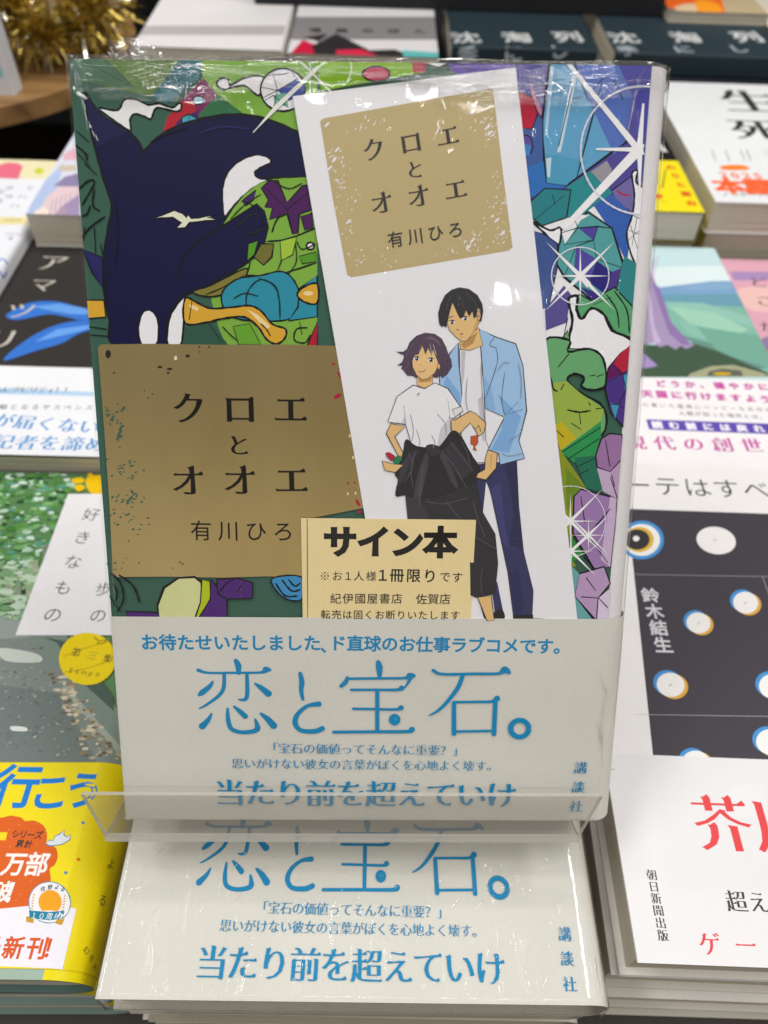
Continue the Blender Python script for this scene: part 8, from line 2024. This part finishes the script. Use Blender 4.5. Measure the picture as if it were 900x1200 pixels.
    if seed == 2:       # the gathered corner of the wrap sticking up at the head
        rg = random.Random(9)
        for k in range(9):
            x0 = 9 + k * .9; pv = []
            for j in range(6):
                for i in range(4):
                    pv.append(((x0 + i * 1.1 + rg.uniform(-.5, .5)) * MM, (L + .3 + j * .95 * (1 - abs(k - 4) * .09) + rg.uniform(-.3, .3)) * MM, (T + .6 - k * .5 + rg.uniform(-.7, .7)) * MM))
            fb.mesh(pv, [(j * 4 + i, j * 4 + i + 1, j * 4 + i + 5, j * 4 + i + 4) for j in range(5) for i in range(3)], (1, 1, 1, 1), M_FILM_CRUMPLED)
    fb.build('shrink_wrap', root, smooth=True)

def place(root, x, y, z, yaw=0):
    root.location = (x, y, z)
    root.rotation_euler = (0, 0, math.radians(yaw))
    return root

# ------------------------------------------------------------------ the setting
TZ = -0.0800
tb = MB(); tb.box((-.62, -.06, TZ - .03), (.85, .70, TZ), lin('2a2522'), M_TABLE)
tag(tb.build('tabletop', bevel=.003), kind='structure')
fl = MB(); fl.box((-4, -4, -.95), (4, 4, -.9), lin('222222'), M_DARK)
tag(fl.build('floor'), kind='structure')
wl = MB(); wl.box((-4, 2.6, -.9), (4, 2.7, 2.6), lin('222222'), M_DARK)
tag(wl.build('back_wall'), kind='structure')

BT = 19.3
# ------------------------------------------------------------------ stacks of books lying flat
def stack_under(top_z, x, y, yaw, n, T, spec, seed):
    """the copies lying under a top book, down to the tabletop"""
    rng = random.Random(seed)
    pitch = (top_z - TZ) / (n + 1)
    proto = None
    for k in range(n):
        zz = top_z - pitch * (k + 2) + (pitch - spec['T'] * MM) * .5
        if proto is None:
            b = make_book(**spec)
            proto = b
        else:
            b = proto.copy(); COL.objects.link(b)
            for ch in proto.children:
                c = ch.copy(); COL.objects.link(c); c.parent = b
        lab = spec['labels'][k] if 'labels' in spec else None
        place(b, x + rng.uniform(-1, 1) * .0018, y + rng.uniform(-.6, 1) * .0018, zz, yaw + rng.uniform(-.5, .5))

def spec(name, label, W, L, T, cov, **kw):
    return dict(name=name, label=label, W=W, L=L, T=T, cov=cov, **kw)

def pitchT(top, n, gap=.75):
    return (top - TZ) * 1000 / n - gap

# --- the band-wrapped novel: one copy lying flat, more beneath it
FT = pitchT(0, 4)
OBI = dict(col='d6d5ce', y1=58.7, art=ART['obi'], mat=M_PAPER)
flat = make_book('book', 'cream-banded novel lying flat and shrink-wrapped under the clear stand, lowest in the photo', 133.5, 188, FT, '6a8a76',
                 r=5, spine='e6e4e0', obi=OBI, film=5, edge='b9b5ac')
place(flat, 0, 0, -FT * MM - .0004, .06)
stack_under(0, 0.0005, 0.0012, .1, 3, FT, spec('book', 'shrink-wrapped novel lying in the stack directly beneath the flat cream-banded copy', 133.5, 188, FT, '6a8a76',
            r=5, spine='dcdad4', edge='a8a294', obi=dict(col='d8d4ca', y1=58.7), group='novels stacked under the flat cream-banded copy'), 3)

# --- yellow-banded book
YT = pitchT(-.011, 3)
yel = make_book('book', 'book with a wooded path cover and a yellow band of blue letters', 132.5, 188, YT, '9fb3a6', r=YT / 2 - .4,
                art=ART['yellow'], spine='e6d81c', obi=dict(col='eedd1e', y0=2.6, y1=62.5, art=ART['yellowobi'], spine='e6d41a', mat=M_PRINT), edge='5d7470')
place(yel, -.1405, .0055, -.011 - YT * MM - .0003)
stack_under(-.011, -.1415, .0035, .2, 2, YT, spec('book', 'book with dark green and silver edges lying in the stack under the yellow-banded book', 132.5, 188, YT, '3c4b49', r=YT / 2 - .4, edge='7f918e',
            spine='d8ca20', group='books stacked under the yellow-banded book'), 5)

# --- black-covered book with the translucent white band
GT = pitchT(0, 4)
M_VELLUM = print_mat('vellum_paper', .55, bump=.05, vary=.02, spec=.3)
M_VINK = print_mat('band_ink', .6, bump=.02, vary=.03)
nt = M_VELLUM.node_tree
_p = nt.nodes['Principled BSDF']
_t = N(nt, 'ShaderNodeBsdfTransparent')
_m = N(nt, 'ShaderNodeMixShader', Fac=.12)
nt.links.new(_p.outputs[0], _m.inputs[1]); nt.links.new(_t.outputs[0], _m.inputs[2])
nt.links.new(_m.outputs[0], nt.nodes['Material Output'].inputs['Surface'])
goe = make_book('book', 'white book with a black panel of discs and a translucent band of red letters', 132, 188, GT, 'efedec', r=4,
                art=ART['goethe'], mat=M_MATT, obi=dict(col='f3f2f4', y1=58.0, art=ART['goetheobi'], mat=M_VELLUM, ink=M_VINK), edge='e8e4de')
place(goe, .1425, .0100, -GT * MM - .0004, -1.2)
stack_under(0, .1415, .0085, -1.0, 3, GT, spec('book', 'white-edged copy lying in the stack beneath the white and black book with red letters', 132, 188, GT, 'e4e0da', r=4, edge='dedad2', mat=M_MATT,
            group='copies stacked under the white and black book'), 8)

# --- second row
KT = pitchT(0, 4)
blk = make_book('book', 'black book with two blue petals and a white band of blue letters', 128, 188, KT, '2b2826', r=3,
                art=ART['black'], mat=M_MATT, obi=dict(col='f0f1f5', y1=57.5, art=ART['blackobi'], mat=M_MATT), edge='16151a')
place(blk, -.127, .1935, -KT * MM - .0004)
stack_under(0, -.126, .192, 0, 3, KT, spec('book', 'black-edged copy lying in the stack beneath the black book with blue petals', 128, 188, KT, '1d1c20', r=3, edge='16151a', mat=M_MATT,
            group='copies stacked under the black book with blue petals'), 12)
TT = pitchT(-.005, 4)
tre = make_book('book', 'book with a purple tree trunk and green hills above a band of pink letters', 131, 182, TT, 'a9cbb8', r=3,
                art=ART['tree'], mat=M_MATT, obi=dict(col='f2f0f2', y1=60.5, art=ART['treeobi'], mat=M_MATT), edge='e6e4e0')
place(tre, .138, .2005, -.005 - TT * MM - .0004)
stack_under(-.005, .138, .2005, 0, 3, TT, spec('book', 'copy lying in the stack beneath the book with the purple tree trunk', 131, 182, TT, 'd9d6d2', r=3, edge='d9d6d0', mat=M_MATT,
            group='copies stacked under the purple tree book'), 14)
PT = pitchT(-.012, 3)
pur = make_book('book', 'pink and mauve book with black brush lettering, right of the purple tree book', 130, 182, PT, 'd9a9b8', r=3, art=ART['purple'], mat=M_MATT, edge='e0dcd6')
place(pur, .2715, .2005, -.012 - PT * MM - .0003)
stack_under(-.012, .2715, .2005, 0, 2, PT, spec('book', 'copy lying in the stack beneath the pink and mauve book', 130, 182, PT, 'd0b4bc', r=3, edge='d9d6d0', mat=M_MATT,
            group='copies stacked under the pink and mauve book'), 15)
CT = pitchT(.008, 4)
cre = make_book('book', 'white book with a cream top and a pink blob at the left edge', 130, 190, CT, 'eef0f6', r=3, art=ART['cream'], mat=M_MATT, edge='e8e8ea')
place(cre, -.257, .250, .008 - CT * MM - .0003)
stack_under(.008, -.257, .250, 0, 3, CT, spec('book', 'copy lying in the stack beneath the white book with the pink blob', 130, 190, CT, 'e2e4ea', r=3, edge='e0e0e2', mat=M_MATT,
            group='copies stacked under the white book with the pink blob'), 16)

# --- third row
cit = make_book('book', 'book with a pastel city street cover, partly on the black petal book', 115, 175, 19.2, 'cfd0e2', r=1.2, art=ART['city'], mat=M_MATT, board=.4, sq=.3, edge='dcdce4')
place(cit, -.122, .354, .0004)
stack_under(.0193, -.122, .388, 0, 4, 19.2, spec('book', 'copy lying in the stack beneath the pastel city book', 115, 150, 19.1, 'c9cadc', r=1.2, mat=M_MATT, board=.4, sq=.3, edge='d5d5da',
            group='copies stacked under the pastel city book'), 18)
VT = pitchT(.015, 5)
yeb = make_book('book', 'black book with a bright yellow band and red vertical letters, behind the purple tree book', 130, 188, VT, '1d1d20', r=1.5, art=ART['yelb'], board=.5, sq=.4,
                obi=dict(col='f3e40e', y1=64, art=ART['yelbobi'], mat=M_MATT), edge='1a1a1a')
place(yeb, .126, .3855, .015 - VT * MM - .0003)
stack_under(.015, .126, .3855, 0, 4, VT, spec('book', 'copy lying in the stack beneath the black book with the yellow band', 130, 188, VT, '2a2a2c', r=1.5, board=.5, sq=.4,
            edge='2a2a2a', obi=dict(col='e6d818', y1=64), group='copies stacked under the black book with the yellow band'), 19)
ST = pitchT(.020, 5)
sei = make_book('book', 'large white book with bold black characters and orange award print, behind the pink book', 130, 175, ST, 'eceef0', r=2, art=ART['sei'], mat=M_MATT, board=.6, sq=.8, edge='f0f0f0')
place(sei, .261, .389, .020 - ST * MM - .0003)
stack_under(.020, .262, .390, .3, 4, ST, spec('book', 'copy lying in the stack beneath the large white book with bold black characters', 130, 175, ST, 'e6e6e8', r=2, mat=M_MATT, board=.6, sq=.8, edge='eeeeee',
            group='copies stacked under the large white book'), 20)

# --- the far row, raised on a dark riser
rb = MB(); rb.box((-.13, .545, TZ), (.47, .86, -.0030), lin('1a1c20'), M_BOARD)
tag(rb.build('display_riser', bevel=.001), 'low black riser carrying the far row of books behind the standing novel', 'riser')
RT = 15.6
def far_book(label, x, y, W, L, cov, art=None, yaw=0, edge=None, spine=None, under=None, ulabel=None, band=None, group=None, **kw):
    b = make_book('book', label, W, L, RT, cov, r=1.5, art=art, mat=M_MATT, board=.5, sq=.6, edge=edge or cov, spine=spine, **kw)
    place(b, x, y, .0300 - RT * MM, yaw)
    u = make_book('book', ulabel, W, L, RT, under or cov, r=1.5, mat=M_MATT, board=.5, sq=.6, edge=edge or under or cov, spine=under or spine, art=band)
    place(u, x + .0006, y - .001, .0300 - 2 * RT * MM - .0006, yaw + .4)
dark_spine = [['t', 'd4d6d8', '知之助', 9, 'g', 0, [128 - 1.5 + 2.36 + 6, 25, 128 - 1.5 + 2.36 + 6, 52]], ['t', 'd4d6d8', 'C', 11, 'gb', 0, [128 - 1.5 + 2.36 + 6, 112, 128 - 1.5 + 2.36 + 6, 113]]]
far_book('dark teal book with pale brush characters lying in the far row, left of its twin', .118, .718, 128, 108, '24343c', ART['darka'], -90, under='1b2226',
         ulabel='dark book under the left one of the two dark teal books')
far_book('dark teal book with pale brush characters just behind the large white book', .238, .716, 128, 130, '24343c', ART['darkb'], -90, under='1e2733', band=dark_spine,
         ulabel='navy book with pale spine letters under the right dark teal book')
far_book('plain white book with a grey head lying at the far left of the back row', -.110, .570, 106, 120, 'eceaea', ART['greyw'], 0, edge='d8d6d4', ulabel='white book lying under the grey-headed white book in the back row')
far_book('book with grey title strip and red, black and white drawing in back row', .000, .566, 108, 130, 'e6e4e6', ART['manga'], 0, edge='8a878a', ulabel='book lying under the red, black and white drawn book of the back row')
org = make_book('book', 'thin orange and grey illustrated book lying on the dark teal books beside the black board', 78, 110, 8, 'b9a98a', r=1.2, art=ART['orange'], mat=M_MATT, board=.5, sq=.6, edge='d0c8ba')
place(org, .292, .655, .0303)
bx = make_book('book', 'thick book with brown page edges at the top right corner of the photo', 120, 175, 30, 'd8d0c4', r=3, mat=M_MATT, board=.8, edge='9a7f60')
place(bx, .378, .640, -.0028, 4)

# --- black board, wooden stand, upright book and tinsel
bb = MB(); bb.box((-.0350, .6665, .0303), (.2900, .6740, .62), lin('14151a'), M_BOARD)
tag(bb.build('display_board', bevel=.0008), 'tall matt black board standing on the far row of books', 'board')

wt = empty('round_stand', (-.290, .660, TZ))
tag(wt, 'small round wooden stand holding tinsel and an upright book, top left of the photo', 'stand')
w = MB()
w.prism([(.152 * math.cos(a), .152 * math.sin(a)) for a in [2 * math.pi * k / 64 for k in range(64)]], -.014 - TZ, -.0002 - TZ, lin('8a5a2a'), M_WOOD, axis='x')
top = w.build('round_top', wt, bevel=.002)
top.data.transform(Matrix(((0, 1, 0, 0), (0, 0, 1, 0), (1, 0, 0, 0), (0, 0, 0, 1))))
for k in range(4):
    a = math.radians(-75 + 90 * k)
    w = MB()
    c0 = Vector((.120 * math.cos(a), .120 * math.sin(a), 0)); c1 = Vector((.062 * math.cos(a), .062 * math.sin(a), -.014 - TZ))
    sd = Vector((-math.sin(a), math.cos(a), 0)) * .009; ou = Vector((math.cos(a), math.sin(a), 0)) * .006
    q = [c0 - sd - ou, c0 + sd - ou, c0 + sd + ou, c0 - sd + ou, c1 - sd - ou, c1 + sd - ou, c1 + sd + ou, c1 - sd + ou]
    w.mesh([tuple(v) for v in q], [(0, 3, 2, 1), (4, 5, 6, 7), (0, 1, 5, 4), (1, 2, 6, 5), (2, 3, 7, 6), (3, 0, 4, 7)], lin('6a4520'), M_WOOD)
    w.build('leg', wt)

ub = make_book('book', 'white book with a yellow strip standing upright on the round wooden stand, top left corner', 105, 150, 16, 'e6e8ee', r=2, mat=M_MATT, board=.6, sq=.8, edge='d8dae0',
     art=[['p', 'f0d83a', 0, [60, 37, 104, 37, 104, 44, 60, 44]], ['p', 'e8a0b8', 1, [70, 48, 100, 48, 102, 60, 72, 60]], ['p', '3a4a6a', 0, [101, 48, 110, 48, 110, 90, 101, 90]],
          ['t', '55565c', 'る', 15, 'gl', 0, [97, 28, 97.1, 28]], ['p', '8fd0dc', 0, [60, 12, 101, 12, 101, 19, 60, 19]], ['t', 'e05a4a', '新', 6, 'gb', 0, [97, 40.5, 97.1, 40.5]]])
ub.location = (-.302, .562 + .016, -.0002)
ub.rotation_euler = (math.radians(90), 0, math.radians(-4))

tn = MB()
rng = random.Random(11)
path = [(-.245, .640), (-.215, .615), (-.185, .612), (-.160, .630), (-.145, .650)]
for k in range(1500):
    t = rng.random() * (len(path) - 1.001)
    i = int(t); f = t - i
    cx = path[i][0] * (1 - f) + path[i + 1][0] * f; cy = path[i][1] * (1 - f) + path[i + 1][1] * f
    cz = .030 + .010 * math.sin(t * 2.1) - .0022 * max(0, t - 2) ** 2
    d = Vector((rng.gauss(0, 1), rng.gauss(0, 1), rng.gauss(0, 1))).normalized()
    if cz + d.z * .03 < .002: d.z = abs(d.z) * .3
    L = rng.uniform(.018, .034)
    s_ = d.cross(Vector((rng.gauss(0, 1), rng.gauss(0, 1), rng.gauss(0, 1)))).normalized() * rng.uniform(.0006, .0012)
    curl = Vector((rng.gauss(0, 1), rng.gauss(0, 1), rng.gauss(0, 1) - .6)) * .005
    c = Vector((cx, cy, cz))
    m = M_TIN_G if rng.random() < .84 else M_TIN_S
    vs = []
    for j in range(4):
        g = j / 3
        p = c + d * L * g + curl * g * g
        p.z = max(p.z, .0006)
        tw = s_ * (1 - .35 * g)
        vs += [tuple(p - tw), tuple(p + tw)]
    tn.mesh(vs, [(2 * j, 2 * j + 1, 2 * j + 3, 2 * j + 2) for j in range(3)], (.6, .45, .1, 1), m)
tag(tn.build('tinsel_garland'), 'bushy gold and silver tinsel garland lying on the round wooden stand', 'tinsel')

# ------------------------------------------------------------------ the standing copy, its stand, bookmark and slip
HT = 21.0
SO = Vector((0.0029, 0.0401, 0.0166))
lean, yaw_s, roll_s = 0.6386, -0.0004, 0.0175
R0 = Vector((math.cos(yaw_s), math.sin(yaw_s), 0)); n0 = Vector((-math.sin(yaw_s), math.cos(yaw_s), 0))
U0 = n0 * math.sin(lean) + Vector((0, 0, 1)) * math.cos(lean)
SA = R0 * math.cos(roll_s) + U0 * math.sin(roll_s)
SB = -R0 * math.sin(roll_s) + U0 * math.cos(roll_s)
SN = SA.cross(SB)
HM = Matrix((SA, SB, SN)).transposed().to_4x4()
HM.translation = SO - SN * (HT * MM)

hero = make_book('book', 'novel with an orca and a gold title plate, standing on the clear stand', 133.0, 188, HT, 'e0dee0', r=5.2,
                 art=ART['cover'], art_u=128.1, spine='e6e4e6', foil=M_FOIL, edge='c8c6c2', obi=dict(col='d6d5ce', y1=58.7, art=ART['obi'], mat=M_PAPER, off=.78), film=2)
hero.matrix_world = HM

def leaf_on_cover(name, quad, h0, thick, colr, art, mat, label, cat, lift=None, tilt=0):
    """a thin paper lying on the standing cover (quad in mm on the cover)"""
    o = Vector((quad[0][0], quad[0][1], 0))
    mb = MB()
    lf = lift or (lambda u, v: 0)
    def fn(u, v, h): return ((u - o.x) * MM, (v - o.y) * MM, (h0 + thick + h + lf(u, v)) * MM)
    nu, nv = 10, 16
    def at(a, b):
        x = (quad[0][0] * (1 - a) + quad[1][0] * a) * (1 - b) + (quad[3][0] * (1 - a) + quad[2][0] * a) * b
        y = (quad[0][1] * (1 - a) + quad[1][1] * a) * (1 - b) + (quad[3][1] * (1 - a) + quad[2][1] * a) * b
        return x, y
    c = lin(colr)
    for i in range(nu):
        for j in range(nv):
            P = [at(i / nu, j / nv), at((i + 1) / nu, j / nv), at((i + 1) / nu, (j + 1) / nv), at(i / nu, (j + 1) / nv)]
            mb.face([fn(x, y, 0) for x, y in P], c, mat)
            mb.face([fn(x, y, -thick) for x, y in P[::-1]], c, mat)
    rim = [at(i / nu, 0) for i in range(nu)] + [at(1, j / nv) for j in range(nv)] + [at(1 - i / nu, 1) for i in range(nu)] + [at(0, 1 - j / nv) for j in range(nv)]
    for i in range(len(rim)):
        a, b = rim[i], rim[(i + 1) % len(rim)]
        mb.face([fn(*a, -thick), fn(*b, -thick), fn(*b, 0), fn(*a, 0)], c, mat)
    us = [q[0] for q in quad]; vs = [q[1] for q in quad]
    sh = Sheet(mb, (min(us), min(vs), max(us), max(vs)), fn, mat)
    sh.tilt = tilt
    sh.draw(art)
    ob = mb.build(name)
    m = HM.copy()
    m.translation = HM @ Vector((o.x * MM, o.y * MM, HT * MM))
    ob.matrix_world = m
    tag(ob, label, cat)
    return ob

leaf_on_cover('bookmark', [(72.9, 40.0), (123.3, 40.0), (98.0, 187.2), (48.9, 180.9)], .50, .12, 'efeef3', ART['bookmark'], M_CARD,
              'white paper bookmark with a gold square and a drawn couple, slanting over orca cover', 'bookmark')
leaf_on_cover('paper_slip', [(49.25, 56.0), (92.4, 56.0), (92.9, 84.9), (49.25, 85.1)], .66, .08, 'ecdaac', ART['slip'], M_MATT,
              'small pale orange paper slip with bold black lettering at the lower edge of the bookmark', 'slip',
              lift=lambda u, v: .25 * max(0, (v - 60) / 25) ** 2)

# clear bent acrylic stand
st = empty('book_stand')
tag(st, 'clear bent acrylic book stand resting on the flat cream-banded novel', 'book stand')
st.matrix_world = HM
def slab(name, quads, face=None):
    """quads: inner and outer faces (4 points each, mm, in the standing book's frame)"""
    mb = MB()
    a, b = quads
    q = [tuple(c * MM for c in p) for p in a + b]
    mb.mesh(q, [(0, 1, 2, 3), (7, 6, 5, 4)], (1, 1, 1, 1), face or M_ACRYL)
    mb.mesh(q, [(0, 4, 5, 1), (1, 5, 6, 2), (2, 6, 7, 3), (3, 7, 4, 0)], (1, 1, 1, 1), M_ACRYL_EDGE)
    return mb.build(name, st)
TH = 1.5
g = .15
L0, L1 = -3.3, 122.6
slab('back_panel', ([(L0, -g, -g), (L1, -g, -g), (L1 - 12, 105, -g), (L0 + 12, 105, -g)], [(L0, -g, -g - TH), (L1, -g, -g - TH), (L1 - 12, 105, -g - TH), (L0 + 12, 105, -g - TH)]))
ZF = HT + 8.2
slab('shelf', ([(L0, -g - .05, -g - TH), (L1, -g - .05, -g - TH), (L1, -g - .05, ZF), (L0, -g - .05, ZF)], [(L0, -g - TH, -g - TH), (L1, -g - TH, -g - TH), (L1, -g - TH, ZF), (L0, -g - TH, ZF)]))
slab('lip', ([(L0, -g, ZF - TH), (L1, -g, ZF - TH), (128.0, 12.2, ZF - TH), (-8.6, 12.2, ZF - TH)], [(L0, -g, ZF), (L1, -g, ZF), (128.0, 12.2, ZF), (-8.6, 12.2, ZF)]), M_LIP)
inv = HM.inverted()
tw = HM @ Vector((.06, .105, -.0011))
ft = Vector((tw.x, tw.y + .032, .0018))
d = (ft - tw).normalized(); nn = Vector((0, d.z, -d.y)) * (TH * MM / 2)
q = []
for base in (nn, -nn):
    for p, hx in ((tw, -.050), (tw, .050), (ft, .050), (ft, -.050)):
        q.append(inv @ (p + base + Vector((hx, 0, 0))))
q = [tuple(v / MM) for v in q]
slab('rear_leg', (q[:4], q[4:]))

bpy.data.objects.remove(_txto)
bpy.data.curves.remove(_txt)
